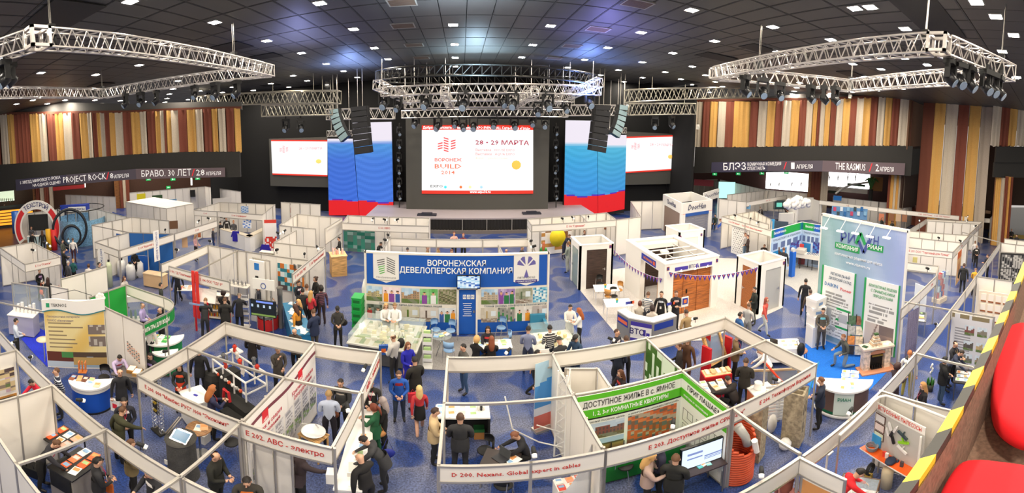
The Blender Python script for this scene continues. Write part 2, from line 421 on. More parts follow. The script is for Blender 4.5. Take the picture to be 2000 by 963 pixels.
far=T('striped_curtain_wall','short run of cream, rust and gold curtains at the right end of the hall','curtains',PL0*0)
for a,b,k in [(1942,1959,'W'),(1959,1976,'R'),(1976,1991,'Y'),(1991,2012,'W'),(2012,2030,'R')]:
    A, B = online(a, 178, Q4, Q5), online(b, 177, Q4, Q5)
    curtain_part(far, A, B, A.z, online(a, 286, Q4, Q5).z, k)
wallstrip('wall_right',Q4,Q5,[(1940,155),(2036,150)],[(1940,180),(2036,178)],soff,.3,-.35)
wallstrip('trim_3',Q4,Q5,[(1940,175),(2036,172)],[(1940,180),(2036,178)],CUR['B'],.3,.12)
wallstrip('wall_right_band',Q4,Q5,[(1941,286),(2036,286)],[(1941,317),(2036,318)],blk,.4,.45)
wallstrip('wall_right_band',Q4,Q5,[(1939,317),(2036,318)],[(1939,346),(2036,347)],blk,.4,.2)
for x, y in [(1828,177),(1660,187),(1363,248)]:
    p=atd(x,y,43.5);tag(MB().b(-.15,.15,-.12,.12,-.25,.25).cyl((0,-.1,0),(0,-.25,0),.1).o('wall_speaker',mat('E8E4DA'),loc=p),'small white box speaker fixed high among the curtains on the right','speaker','small white wall speakers')
# ---------------------------------------------------------------- spaces under the side bands
wood=mat('8C5A2E',.5,kind='wood');brown=mat('4A2E1E',.6,kind='wood')
def upright(name,pxs,top,bot,d,m,kind='structure',thick=.2,off=0):
    P, Q = atd(pxs[0], top[0], d[0]), atd(pxs[1], top[1], d[1])
    return wallstrip(name,P,Q,[(pxs[0],top[0]),(pxs[1],top[1])],[(pxs[0],bot[0]),(pxs[1],bot[1])],m,thick,off,kind)
upright('wall_left_under',(-40,475),(362,335),(455,420),(60,60),brown)
upright('wall_right_under',(1350,1800),(325,325),(420,430),(62,62),mat('3A1E18',.7))
upright('wall_right_under',(1940,2040),(340,340),(400,402),(62,62),mat('4A3324',.6))
upright('wall_right_under',(1915,1960),(150,150),(462,462),(54,54),brown)
brz = MB()
for q in [(-40,440),(70,425),(70,490),(-40,500)]:p=at(q[0],q[1],.012);brz.v.append(tuple(p))
brz.f.append((0,1,2,3));brz.m.append(0);struct(brz.o('floor_brown',mat('5A3A28',.35)))
mr = MB()
for q in [(1935,456),(1935,405),(2040,405),(2040,470)]:mr.v.append(tuple(at(q[0],q[1],.012)))
mr.f.append((0,1,2,3));mr.m.append(0);struct(mr.o('floor_marble',mat('4A4634',.35,kind='stone')))
st = MB()
for q in [(1930,454),(1930,461),(2040,470),(2040,462)]:st.v.append(tuple(at(q[0],q[1],.02)))
st.f.append((0,1,2,3));st.m.append(0);struct(st.o('floor_edge',mat('C9A83A')))
def pillar(px0, px1, d, ztop_py, stripes, label):
    """square column clad in wood with striped curtain lengths, px0..px1 in the photo at distance d"""
    A,B=atd(px0,380,d),atd(px1,380,d);zt=atd(px0,ztop_py,d).z
    n = Vector((-A.x, -A.y, 0)).normalized(); w = (B-A).length
    t=T('column',label,'column',(A.x,A.y,0),math.atan2(B.y-A.y,B.x-A.x))
    MB().b(0, w, .3, w+.3, 0, zt).o('shaft', wood, t)
    u = 0
    for f, k in stripes:
        x0, x1 = w*u, w*(u+f); mb = MB(); kk = 8
        for z in (0.02, zt-.05):
            for i in range(kk+1):mb.v.append((x0+(x1-x0)*i/kk,.12+.1*math.sin(i*2.2),z))
        for i in range(kk):mb.f.append((i,i+1,kk+2+i,kk+1+i));mb.m.append(0)
        if k != '-': mb.o('curtain', CUR[k], t, smooth=True)
        u += f
pillar(64,104,52,365,[(.15,'-'),(.2,'R'),(.2,'W'),(.25,'R'),(.2,'W')],'column wrapped in rust and cream curtains beside the bar at the left')
pillar(224,254,54,346,[(.35,'-'),(.2,'R'),(.2,'W'),(.25,'R')],'wood and curtain clad column under the long banner left of the stage')
pillar(1577,1616,50,330,[(.15,'-'),(.45,'B'),(.05,'-'),(.35,'W')],'wide brown column with one cream curtain right of the stage')
pillar(1733,1765,46,338,[(.15,'R'),(.2,'Y'),(.15,'W'),(.15,'Y'),(.35,'W')],'column draped in cream and gold curtains at the end of the right banner')
pillar(1768,1796,51,336,[(.2,'R'),(.3,'W'),(.5,'R')],'slim curtained column in the recess left of the tall curtains')
pillar(1941,1962,43.5,344,[(.1,'-'),(.5,'Y'),(.4,'W')],'gold clad column at the far right doorway')
pillar(1961,1977,43,344,[(.4,'R'),(.3,'Y'),(.3,'R')],'slim rust and gold curtained column at the far right')
# bright daylight windows behind the restaurant on the right, lit shelves behind the bar on the left
def glow(name,pxs,ys,d,e,c='FFFFFF',kind='structure',label=None,cat=None):
    A,B=atd(pxs[0],ys[0],d),atd(pxs[1],ys[0],d);z0=atd(pxs[0],ys[1],d).z
    rz = math.atan2(B.y-A.y, B.x-A.x); w = (B-A).length
    o=MB().b(0,w,0,.1,z0,A.z).o(name,mat(c,.5,emit=e),loc=(A.x,A.y,0),rz=rz)
    return tag(o, label, cat, None, kind)
glow('window_1', (1497,1580), (333,368), 58, 3.2)
glow('window_2', (1612,1700), (333,362), 58, 3.2)
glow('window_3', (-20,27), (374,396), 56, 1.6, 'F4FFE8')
# two long event banners with their lettering
def banner(pts, label, words):
    """pts: [(px, top, bottom)] nodes; words: (text, px centre, px width, size factor, line offset, colour)"""
    P, Q = (PL0, PL1) if pts[0][0] < 900 else (PR0, PR1)
    d=(Vector(Q[:2])-Vector(P[:2])).normalized();n=Vector((d.y,-d.x));n=-n if n.dot(Vector(P[:2]))>0 else n
    rz=math.atan2(d.y,d.x);o=Vector((P[0]+n.x*.55,P[1]+n.y*.55))
    t=T('event_banner',label,'banner',(o.x,o.y,0),rz);PP,QQ=(o.x,o.y),(o.x+d.x*10,o.y+d.y*10)
    def loc(px, py):
        w=online(px,py,PP,QQ);return ((w.x-o.x)*d.x+(w.y-o.y)*d.y,w.z)
    cols = ['3C3850', '544C58', '6A5A60', '4A4150']
    for k,((a,ta,ba),(b,tb,bb)) in enumerate(zip(pts,pts[1:])):
        (x0,z0),(x1,z1)=loc(a,ta),loc(b,tb);(_,y0),(_,y1)=loc(a,ba),loc(b,bb)
        mb=MB();mb.v+=[(x0,0,y0),(x1,0,y1),(x1,0,z1),(x0,0,z0),(x0,.08,y0),(x1,.08,y1),(x1,.08,z1),(x0,.08,z0)]
        for f in ((0,1,2,3),(7,6,5,4),(4,5,1,0),(3,2,6,7),(1,5,6,2),(4,0,3,7)):mb.f.append(f);mb.m.append(0)
        mb.o('banner_panel', mat(cols[k % 4], .6), t)
    for s, x0, x1, f, dy, c in words:
        xm=(x0+x1)/2;yt=interp([(q[0],q[1]) for q in pts],xm);yb=interp([(q[0],q[2]) for q in pts],xm)
        cx,cz_=loc(xm,yt+(yb-yt)*(.5+dy));(a,za),(b,zb)=loc(x0,interp([(q[0],q[2]) for q in pts],x0)),loc(x1,interp([(q[0],q[2]) for q in pts],x1))
        hh = (loc(xm, yt)[1]-loc(xm, yb)[1])*f
        o2=text(s,t,(cx,-.03,cz_),hh*1.25,mat(c,.5,emit=.25),bold=.012,ry=0)
        w = o2['w']
        o2.scale.x=(b-a)/max(w,.01)*.98;o2.rotation_euler=(PI/2,-math.atan2(zb-za,b-a),0)
banner([(30,351,373),(130,341.5,361),(265,330,350),(439,327.5,345.5)],'dark banner with white concert dates under the left curtains',[
    ('5 ЗВЕЗД МИРОВОГО РОКА',37,117,.3,-.22,'F4F0F0'),('НА ОДНОЙ СЦЕНЕ!',63,118,.3,.2,'F4F0F0'),('PROJECT ROCK',121,206,.68,0,'F4F0F0'),('/',207,214,.8,0,'E0323C'),('8',215,222,.62,0,'F4F0F0'),('АПРЕЛЯ',223,252,.4,.1,'F4F0F0'),
    ('БРАВО. 30 ЛЕТ',274,373,.72,0,'F4F0F0'),('/',374,381,.8,0,'E0323C'),('28',383,400,.72,0,'F4F0F0'),('АПРЕЛЯ',402,432,.42,.12,'F4F0F0')])
banner([(1390,317,337),(1500,315,334.5),(1607,313.5,335),(1768,319,342.5)],'dark banner with white show dates under the right curtains',[
    ('БЛЭЗ',1412,1457,.78,0,'F4F0F0'),('КОМИЧНАЯ КОМЕДИЯ',1459,1526,.36,-.22,'F4F0F0'),('СПЕКТАКЛЬ',1459,1495,.36,.2,'F4F0F0'),('/',1530,1537,.8,0,'E0323C'),('1',1545,1552,.72,0,'F4F0F0'),('АПРЕЛЯ',1555,1588,.42,.08,'F4F0F0'),
    ('THE RASMUS',1631,1691,.7,0,'F4F0F0'),('/',1697,1704,.8,0,'E0323C'),('2',1710,1717,.7,0,'F4F0F0'),('АПРЕЛЯ',1718,1746,.42,.1,'F4F0F0')])
# ---------------------------------------------------------------- stage and its black surround
bk = mat('0B0B0D', .9); SY = 41.5
def wallY(name,Y,x0,x1,z0,z1,m,th=.3):return struct(MB().b(x0,x1,Y,Y+th,z0,z1).o(name,m))
wallY('wall_stage_backdrop', SY, -28.5, 25.5, 0, 13.5, bk)
struct(MB().b(-28.5,-28.2,36,41.5,0,13).o('wall_stage_left',bk));struct(MB().b(25.2,25.5,36,41.5,0,13.3).o('wall_stage_right',bk))
deck=tag(MB().b(-9,13,34,41.4,1.08,1.2).o('stage_deck',mat('A79DA0',.45)),'wide grey stage platform below the centre screen','stage')
ps = MB(); k = 150
for z in (0.25, 1.08):
    for i in range(k+1):ps.v.append((-9+22*i/k,33.98+(.05 if i % 2 else-.03),z))
for i in range(k):ps.f.append((i,i+1,k+2+i,k+1+i));ps.m.append(0)
ps.o('pleated_skirt',mat('1E1B1A',.9),deck);MB().b(-9,13,33.7,34.1,0,.25).o('plinth',mat('6E6662'),deck)
for px in (903,951,1000,1048):p=aty(px,426,33.9);MB().cyl((p.x,33.9,.1),(p.x,33.9,1.15),.035).o('skirt_pole',ALU,deck)
for k, (px, py) in enumerate([(833,423),(1040,420)]):
    p=at(px,py,1.2);o=MB().b(-.9,.9,-.35,.35,0,.12).b(-.5,.5,-.25,.25,.12,.22).o('floor_monitor',mat('2A2C38',.4),loc=(p.x,p.y+.5,1.2))
    tag(o,['low dark floor unit on the left end of the stage','low dark floor unit on the right end of the stage'][k],'stage monitor')
# LED screens
def led(name, label, quad, Y, fn, n, emit=1.0, frame=None, curve=0):
    """quad: pixel corners TL, TR, BR, BL put in the plane y=Y"""
    P=[aty(*q,Y) for q in quad];t=T(name,label,'led screen',(P[3].x,Y,0))
    nx, ny = n; v, f, cols = [], [], []
    for j in range(ny+1):
        for i in range(nx+1):
            u,w=i/nx,j/ny;q=(P[3]*(1-u)+P[2]*u)*(1-w)+(P[0]*(1-u)+P[1]*u)*w
            v.append((q.x-P[3].x, -.1-curve*math.sin(PI*u), q.z))
    for j in range(ny):
        for i in range(nx):
            f.append((j*(nx+1)+i,j*(nx+1)+i+1,(j+1)*(nx+1)+i+1,(j+1)*(nx+1)+i))
            c=lin(tuple(min(1,max(0,q)) for q in fn((i+.5)/nx,(j+.5)/ny)));cols+=[(*c,1)]*4
    me=D.meshes.new('display');me.from_pydata(v,[],f);ca=me.color_attributes.new('ink','FLOAT_COLOR','CORNER')
    ca.data.foreach_set('color',[q for c in cols for q in c]);me.materials.append(attr_mat(emit))
    o=D.objects.new('display',me);COL.objects.link(o);o.parent=t
    xs = [p.x-P[3].x for p in P]; zs = [p.z for p in P]
    if frame:a,b_,c_,d=frame;MB().b(min(xs)-a,max(xs)+b_,.02,.3,min(zs)-c_,max(zs)+d).o('cabinet',mat('4A4945',.7),t)
    else:MB().b(min(xs),max(xs),.02,.3,min(zs),max(zs)).o('cabinet',BLACK,t)
    return t,(lambda px,py:(lambda q:(q.x-P[3].x,-.14-curve,q.z))(aty(px,py,Y)))
def txt_at(t,loc,s,px,py,wpx,hpx,Y,col,e=1.0,bold=.01,**k):
    a,b=loc(px-wpx/2,py),loc(px+wpx/2,py);c,d=loc(px,py-hpx/2),loc(px,py+hpx/2)
    o=text(s,t,loc(px,py),(c[2]-d[2])*1.35,mat(col,.5,emit=e),bold=bold,ext=.002,**k)
    o.scale.x = (b[0]-a[0])/max(o['w'], .01); return o
def red_edges(tb, bb):
    def fn(u, v):
        if v > tb or v < bb: return (.93, .2, .13)
        return (1, 1, 1)
    return fn
YC = 37.6
t,L_=led('centre_led_screen','large white event screen with red edges at the middle of the stage',[(824,245),(1041,245),(1041,378),(824,378)],YC,red_edges(.94,.05),(4,60),1.05,(1.6,1.6,1.7,.5))
txt_at(t,L_,'Добро пожаловать на выставки в EXPO EVENT HALL Сити-парка «Град»',931,249.5,208,5,YC,'FFFFFF',1.2)
txt_at(t,L_,'28 • 29 МАРТА',981,279,104,9,YC,'A81A40',.6,.02);txt_at(t,L_,'Выставка   HOUSE EXPO',967,293,76,5,YC,'D89090',.9);txt_at(t,L_,'Выставка   AQUA EXPO',967,301,76,5,YC,'D88A8A',.9)
txt_at(t,L_,'Форум     Шоу-программа',960,309,62,3.4,YC,'DDBBAA',.9);txt_at(t,L_,'ВОРОНЕЖ',875,312.5,52,6.5,YC,'D84A30',.75,.02);txt_at(t,L_,'BUILD',875,325,52,9,YC,'DC6A50',.75,.02);txt_at(t,L_,'2014',875,337,26,7,YC,'D86A50',.75,.02)
txt_at(t,L_,'EXPO',853,363.5,24,5.5,YC,'4A4A4A',.6);txt_at(t,L_,'www.expo36.ru',938,374.5,40,5,YC,'FFFFFF',1.2)
def logo_building(t, L_, cx, cy, s, Y, col):
    mb = MB()
    for (dx,base,top,sl_) in ((-14,0,11,-.25),(-4,-2,22,.3),(8,0,13,-.3)):
        h = 0
        while base+h < top:
            z0,z1=cy-(base+h)*s,cy-(base+h+2.1)*s;x0,x1=cx+(dx-4)*s,cx+(dx+4)*s
            a,b,c,d=L_(x0,z0),L_(x1,z0+sl_*8*s),L_(x1,z1+sl_*8*s),L_(x0,z1)
            mb.quad(a, b, c, d); h += 4.2
    mb.o('emblem', mat(col, .5, emit=.9), t)
logo_building(t, L_, 876, 292, 1.15, YC, 'D8484A')
for px,c in ((870,'3AB8C8'),(900,'E06030'),(918,'E8D090'),(940,'8AB0D8'),(1008,'F0A040')):
    q=L_(px,365 if px<1000 else 322);s=.12 if px<1000 else .4
    MB().ell(q,(s*1.2,.02,s),8).o('sponsor_mark',mat(c,.5,emit=.9),t)
YS = 40.6
for quad,lab,cx,fr in (([(530,273),(640,273.5),(640,344.5),(533,341)],'small white event screen in a grey frame left of the stage',585,(.35,0,1.1,.1)),([(1221,267),(1320,264),(1318,332),(1221,338)],'small white event screen in a grey frame right of the stage',1270,(0,.35,1.2,.1))):
    t,L_=led('side_led_screen',lab,quad,YS,red_edges(.95,.05),(3,50),1.05,fr)
    txt_at(t,L_,'28 • 29 МАРТА',cx+22,290 if cx<900 else 283,46,5,YS,'C89098',.9);logo_building(t,L_,cx-28,296 if cx<900 else 290,.55,YS,'E8808A')
    q=L_(cx+38,315 if cx<900 else 306);MB().ell(q,(.35,.02,.22),8).o('sponsor_mark',mat('F0B860',.5,emit=.9),t)
def flag(blue, redline, top=.8, ph=0):
    def fn(u, v):
        r = redline+.012*math.sin(u*5+ph)
        if v < r: return (.93, .1, .13)
        if v < r+.012: return (.35, .15, .7)
        if v>top:return mixc(blue,(.96,.93,.98),min(1,(v-top)/.05))
        k = (v-r)/(top-r); w = .025*math.sin(v*90+6*math.sin(u*3))
        return tuple(q+w for q in mixc(mixc(blue,(.2,.4,.9),.35*(1-k)),(.35,.75,.9),max(0,k*1.4-1)))
    return fn
YF = 39.4
led('flag_led_column','tall curved tricolour screen column left of the centre screen, its outer half',[(640,271),(690,271),(702,420),(643,420)],YF,flag((.24,.45,.85),.19,.93),(16,60),.95)
led('flag_led_column','tall curved tricolour screen column left of the centre screen, its inner half',[(689,240),(765,238),(769,421),(702.5,421)],YF,flag((.27,.5,.88),.15,.76,1),(16,60),.95)
led('flag_led_column','tall curved tricolour screen column right of the centre screen, its inner half',[(1104,235),(1166,236),(1167,418),(1101,419)],YF,flag((.2,.68,.88),.2,.72,2),(16,60),.95)
led('flag_led_column','tall curved tricolour screen column right of the centre screen, its outer half',[(1167,262),(1223,264),(1219,408),(1167.5,418)],YF,flag((.25,.7,.85),.24,.82,3),(16,60),.95)
# ---------------------------------------------------------------- trusses
def V(*a): return Vector(a)
def truss(P,Q,s,name_label,fine=False,m=None,group=None,cat='truss',sides=4,parent=None):
    """box truss between two points: four chords and zigzag braces"""
    P,Q=Vector(P),Vector(Q);d=(Q-P);L=d.length;u=d/L;w=Vector((0,0,1)) if abs(u.z)<.9 else Vector((0,1,0));n=u.cross(w).normalized();w=n.cross(u)
    m = m or mat('D8D2CC', .3, .6)
    t=parent or T('lighting_truss',name_label,cat,P,0,group);O=P if not parent else Vector((0,0,0))
    c=[(n*a+w*b)*s/2 for a,b in ((-1,-1),(1,-1),(1,1),(-1,1))];k=max(3,round(L/(s*1.05)))
    if 28 <= P.y and not parent:
        for f in (.15,.85):e=d*f;rod('suspension_cable',t,e+V(0,0,s/2),e+V(0,0,13.0-P.z-e.z),.03,m,5)
    for q in c:rod('chord',t,P-O+q if parent else q,Q-O+q if parent else d+q,s*.062,m)
    base = (P-O) if parent else Vector((0,0,0)); prs = []
    for a, b in ((0,3),(1,2),(0,1),(3,2)):
        A, B = c[a], c[b]
        for i in range(k):
            p0,p1,p2=base+d*(i/k)+A,base+d*((i+.5)/k)+B,base+d*((i+1)/k)+A
            prs += [(p0, p1), (p1, p2)]
        prs += [(base+A, base+B), (base+d+A, base+d+B)]
    if fine:
        for a, b in prs: rod('brace', t, a, b, s*.038, m, 5)
    else:
        mb=MB();rods(mb,prs,s*.04,4);tag(mb.o('braces',m,t),kind='stuff')
    return t
def moving_head(p,label,s=1,group='stage lamps hanging from the trusses',proto=[]):
    if not proto:
        t = T('moving_head_lamp', label, 'stage lamp', p, 0, group)
        MB().b(-.2,.2,-.16,.16,-.14,0).cyl((0,0,0),(0,0,.16),.05).o('base',BLACK,t)
        MB().b(-.24,-.18,-.08,.08,-.5,-.14).o('yoke_arm',BLACK,t);MB().b(.18,.24,-.08,.08,-.5,-.14).o('yoke_arm',BLACK,t)
        h=MB().tube([(0,.12,-.35),(0,.05,-.42),(0,-.2,-.62)],[.1,.17,.15],10).o('head',mat('1C1C1E',.3),t,True);MB().cyl((0,-.2,-.62),(0,-.215,-.632),.13).o('lens',mat('9FB4C8',.1),h)
        proto.append(t); t.scale = (s,)*3; return t
    return dup(proto[0], p, random.uniform(-.6,.6), label, group, s)
def tr(a,b,z,s,label,fine=True,**k):return truss(at(a[0],a[1],z),at(b[0],b[1],z),s,label,fine,**k)
def corner(px, py, z, s, label):
    p=at(px,py,z);t=T('truss_corner',label,'truss corner',p);h=s/2;w=s*.09;mb=MB()
    for sx in (-1,1):
        for sy in (-1,1): mb.b(sx*h-w, sx*h+w, sy*h-w, sy*h+w, -h, h)
    for z_ in (-h, h-w*1.6):
        mb.b(-h-w,h+w,-h-w,-h+w,z_,z_+w*1.6).b(-h-w,h+w,h-w,h+w,z_,z_+w*1.6).b(-h-w,-h+w,-h,h,z_,z_+w*1.6).b(h-w,h+w,-h,h,z_,z_+w*1.6)
    mb.o('cube_frame', mat('D8D2CC', .3, .6), t)
def hoist(px, py, z, label):
    p=at(px,py,z);t=T('chain_hoist',label,'hoist',p);MB().b(-.13,.13,-.11,.11,-.25,.35).o('motor',BLACK,t)
    MB().cyl((-.03,0,.35),(-.03,0,cz(p.x)-p.z),.018,n=5).cyl((.05,0,.35),(.05,0,cz(p.x)-p.z),.014,n=5).o('chain',mat('8A8680',.4,.6),t)
ZT = 11
corner(72,75,ZT,.55,'silver truss corner cube nearest the camera at the upper left')
tr((88,76),(528,139),ZT,.5,'long silver truss running from the near left corner cube to the right')
tr((204,183),(528,139),ZT,.5,'silver truss with black lamps closing the left rectangle towards the stage')
tr((-60,183),(200,183.5),ZT,.5,'silver truss along the far side of the left rectangle')
tr((-70,125),(58,80),ZT,.5,'silver truss leaving the picture at the upper left edge')
hoist(100,72,ZT+.2,'black hoist beside the near left truss corner');hoist(200,180,ZT+.2,'black hoist at the far left truss corner');hoist(457,118,ZT+.2,'black hoist near the right end of the long left truss')
corner(1834,86,ZT,.5,'silver truss corner cube nearest the camera at the upper right')
tr((1400,143),(1818,87),ZT,.5,'long silver truss running left from the near right corner cube')
tr((1845,90),(1972,144),ZT,.5,'silver truss with many black lamps at the upper right edge')
tr((1404,146),(1660,168),ZT,.5,'silver truss with black lamps on the stage side of the right rectangle')
tr((1664,168),(1925,148),ZT,.5,'silver truss closing the right rectangle along the far side')
corner(1400,144,ZT,.5,'silver truss corner cube at the left end of the right rectangle')
hoist(1807,84,ZT+.2,'black hoist beside the near right truss corner');hoist(1662,165,ZT+.2,'black hoist at the far right truss corner');hoist(1482,135,ZT+.2,'black hoist on the long right truss');hoist(1955,128,ZT+.2,'black hoist at the right edge truss')
for px,py,s in [(8,122,1.1),(22,128,1),(245,187,1.1),(274,184,1.1),(305,181,1.1),(380,171,1),(420,165,1.2),(462,161,1.2),(1856,120,1),(1876,127,1),(1896,134,1),(1928,141,1),(1940,146,1),(1952,152,1),(1456,152,1.2),(1491,156,1.2),(1524,165,1.1),(1584,170,1.1),(1610,172,1.1),(1632,173,1.1)]:
    moving_head(at(px,py-4,ZT-.3),'black stage lamp clamped under a silver side truss',s,'lamps under the side trusses')
# light square trusses beside the stage
pale = mat('A9A496', .4, .5)
for a,b,Y,lab in [((380,198),(663,190),33,'pale upper truss left of the stage'),((515,217),(653,213),35,'pale lower truss left of the stage'),((1224,188),(1490,182),33,'pale upper truss right of the stage'),((1226,214),(1354,213),35,'pale lower truss right of the stage')]:
    truss(aty(*a, Y), aty(*b, Y), 1.0, lab, True, m=pale)
for px,py,Y in [(558,232,35),(587,231,35),(1280,227,35),(1312,226,35)]:
    moving_head(aty(px,py,Y),'silver-rimmed stage lamp under a pale side truss',1.7,'lamps under the pale trusses')
# centre rig: dark ring truss high up, silver trusses below it
dk=mat('3A3936',.5,.4);C0=aty(955,170,31);cxm,cy_,rx,ry_=C0.x,31,9.3,3.0
t=T('ring_truss','large dark oval ring truss hanging high over the stage front','truss',(cxm,cy_,0));n=40
for zz in (11.55, 12.25):
    for f in (1, .93):
        MB().tube([(math.cos(2*PI*i/n)*rx*f,math.sin(2*PI*i/n)*ry_*f,zz) for i in range(n)],.05,5,closed=True).o('ring_chord',dk,t,True)
mb = MB()
for i in range(n*2):
    a, b = 2*PI*i/(2*n), 2*PI*(i+1)/(2*n); f = 1
    mb.cyl((math.cos(a)*rx,math.sin(a)*ry_,11.55),(math.cos(b)*rx,math.sin(b)*ry_,12.25),.028,n=4)
    mb.cyl((math.cos(a)*rx,math.sin(a)*ry_,11.55),(math.cos(a)*rx,math.sin(a)*ry_,12.25),.028,n=4);mb.cyl((math.cos(a)*rx*.93,math.sin(a)*ry_*.93,11.55),(math.cos(b)*rx,math.sin(b)*ry_,11.55),.028,n=4)
tag(mb.o('braces', dk, t), kind='stuff')
for a,b,Y0,Y1,s,lab in [((745,180),(1172,178),30,30,.62,'long silver truss across the front of the centre rig'),((783,193),(1120,192),32,32,.6,'silver truss second from the front of the centre rig'),((790,205),(1115,204),33.5,33.5,.6,'silver truss third from the front of the centre rig'),((785,224),(1108,222),36,36,.6,'silver truss lowest and farthest back in the centre rig'),
    ((735,165),(800,196),28,33,.6,'silver truss slanting inward at the left of the centre rig'),((1172,160),(1088,196),28,33,.6,'silver truss slanting inward at the right of the centre rig'),((868,178),(880,207),29.5,34,.6,'short silver truss joining the centre rig left of its middle'),((1045,178),(1000,207),29.5,34,.6,'short silver truss joining the centre rig right of its middle'),
    ((640,224),(770,222),37,37,.9,'silver truss above the left flag column'),((1102,216),(1224,216),37,37,.9,'silver truss above the right flag column'),((640,261),(690,260),38.5,38.5,.5,'short silver truss in front of the left flag column'),((1185,254),(1222,255),38.5,38.5,.5,'short silver truss in front of the right flag column')]:
    truss(aty(*a, Y0), aty(*b, Y1), s, lab, False)
for px,py,Y,s in [(750,177,30,1.9),(777,188,31,1.6),(832,176,30,1.9),(905,176,30,2),(982,178,31,1.7),(1003,177,30,1.9),(1071,178,30,2),(1152,176,30,1.9),(1051,196,32,1.7),(1106,192,32,1.6),
    (812,222,36,1.7),(855,226,36,1.8),(890,222,36,1.7),(904,228,36,1.7),(925,226,36,1.8),(965,222,36,1.8),(1005,224,36,1.8),(1040,220,36,1.7),(1065,224,36,1.7)]:
    moving_head(aty(px,py,Y),'large black moving head lamp in the centre rig over the stage',s,'moving heads in the centre rig')
for sx in (780, 1086):
    for k in range(6):
        moving_head(aty(sx,247+k*25,38),'black moving head lamp in the upright row beside the centre screen',1.15,'upright lamp rows beside the centre screen')
    rod('x',None,aty(sx,240,38.2),aty(sx,415,38.2),.06,dk).name='lamp_pole'
    o=D.objects['lamp_pole'] if sx==780 else D.objects['lamp_pole.001']
    tag(o,'thin dark upright pole carrying lamps at the %s of the centre screen' % ('left' if sx==780 else 'right'),'pole')
# line arrays of loudspeaker boxes
def line_array(pts, w, lab, face='1A1A1C', Y=33):
    """pts: pixel path of the box centres from top to bottom"""
    t=T('line_array',lab,'loudspeaker',aty(*pts[0],Y));O=aty(*pts[0],Y);n=len(pts)-1
    for i in range(n):
        a,b=aty(*pts[i],Y)-O,aty(*pts[i+1],Y)-O;h=(a-b).length;m_=(a+b)/2
        mb=MB().b(-w/2,w/2,-.45,.45,-h*.47,h*.47).b(-w*.45,w*.45,-.49,-.45,-h*.4,h*.4,1)
        o=mb.o('speaker_box',[mat('101012',.6),mat(face,.6)],t);o.location=m_;o.rotation_euler=(0,math.atan2(a.x-b.x,a.z-b.z),0)
    a=aty(pts[0][0],pts[0][1]-2,Y)-O;rods(MB(),[((-.2,0,0),(-.2,0,cz(O.x)-O.z)),((.25,0,0),(.25,0,cz(O.x)-O.z))],.03).o('suspension_cable',ALU,t)
line_array([(703,208),(703.5,217),(704.5,228),(705,239),(706,250),(707,261),(708,273),(709.5,286),(711,300)],1.55,'big black line array hanging before the left flag column','16161A')
line_array([(655,213),(656,222),(658,231),(661,241),(665,251),(670,261),(676,272)],.95,'smaller curved line array with pale fronts left of the big one','8FA8AE',35)
line_array([(1174,205),(1174,216),(1173,227),(1172,238),(1171,249),(1169.5,261),(1168,273),(1166.5,285),(1165,296)],1.55,'big black line array hanging before the right flag column','16161A')
line_array([(1215,205),(1214,216),(1212,226),(1210,236),(1207,246),(1203,255),(1199,265)],.95,'smaller curved line array with pale fronts right of the big one','8FA8AE',35)
# blue stage wash from the rig, plus uplights added nearer to brighten the ceiling
for k,(x,y,e,c) in enumerate([(-9,30,3000,(.3,.45,1)),(10,29,4500,(.2,.35,1)),(1,27,3500,(.55,.8,1)),(8,20,1800,(.3,.3,1)),(-9,20,1200,(.4,.45,1)),(0,15,1800,(.65,.8,1))]):
    l=D.lights.new('rig_fill_uplight','SPOT');l.energy=e;l.color=c;l.spot_size=2.6;l.spot_blend=1;l.shadow_soft_size=.4
    o=D.objects.new('rig_fill_uplight',l);COL.objects.link(o);o.location=(x,y,10.2);o.rotation_euler=(PI,0,0)
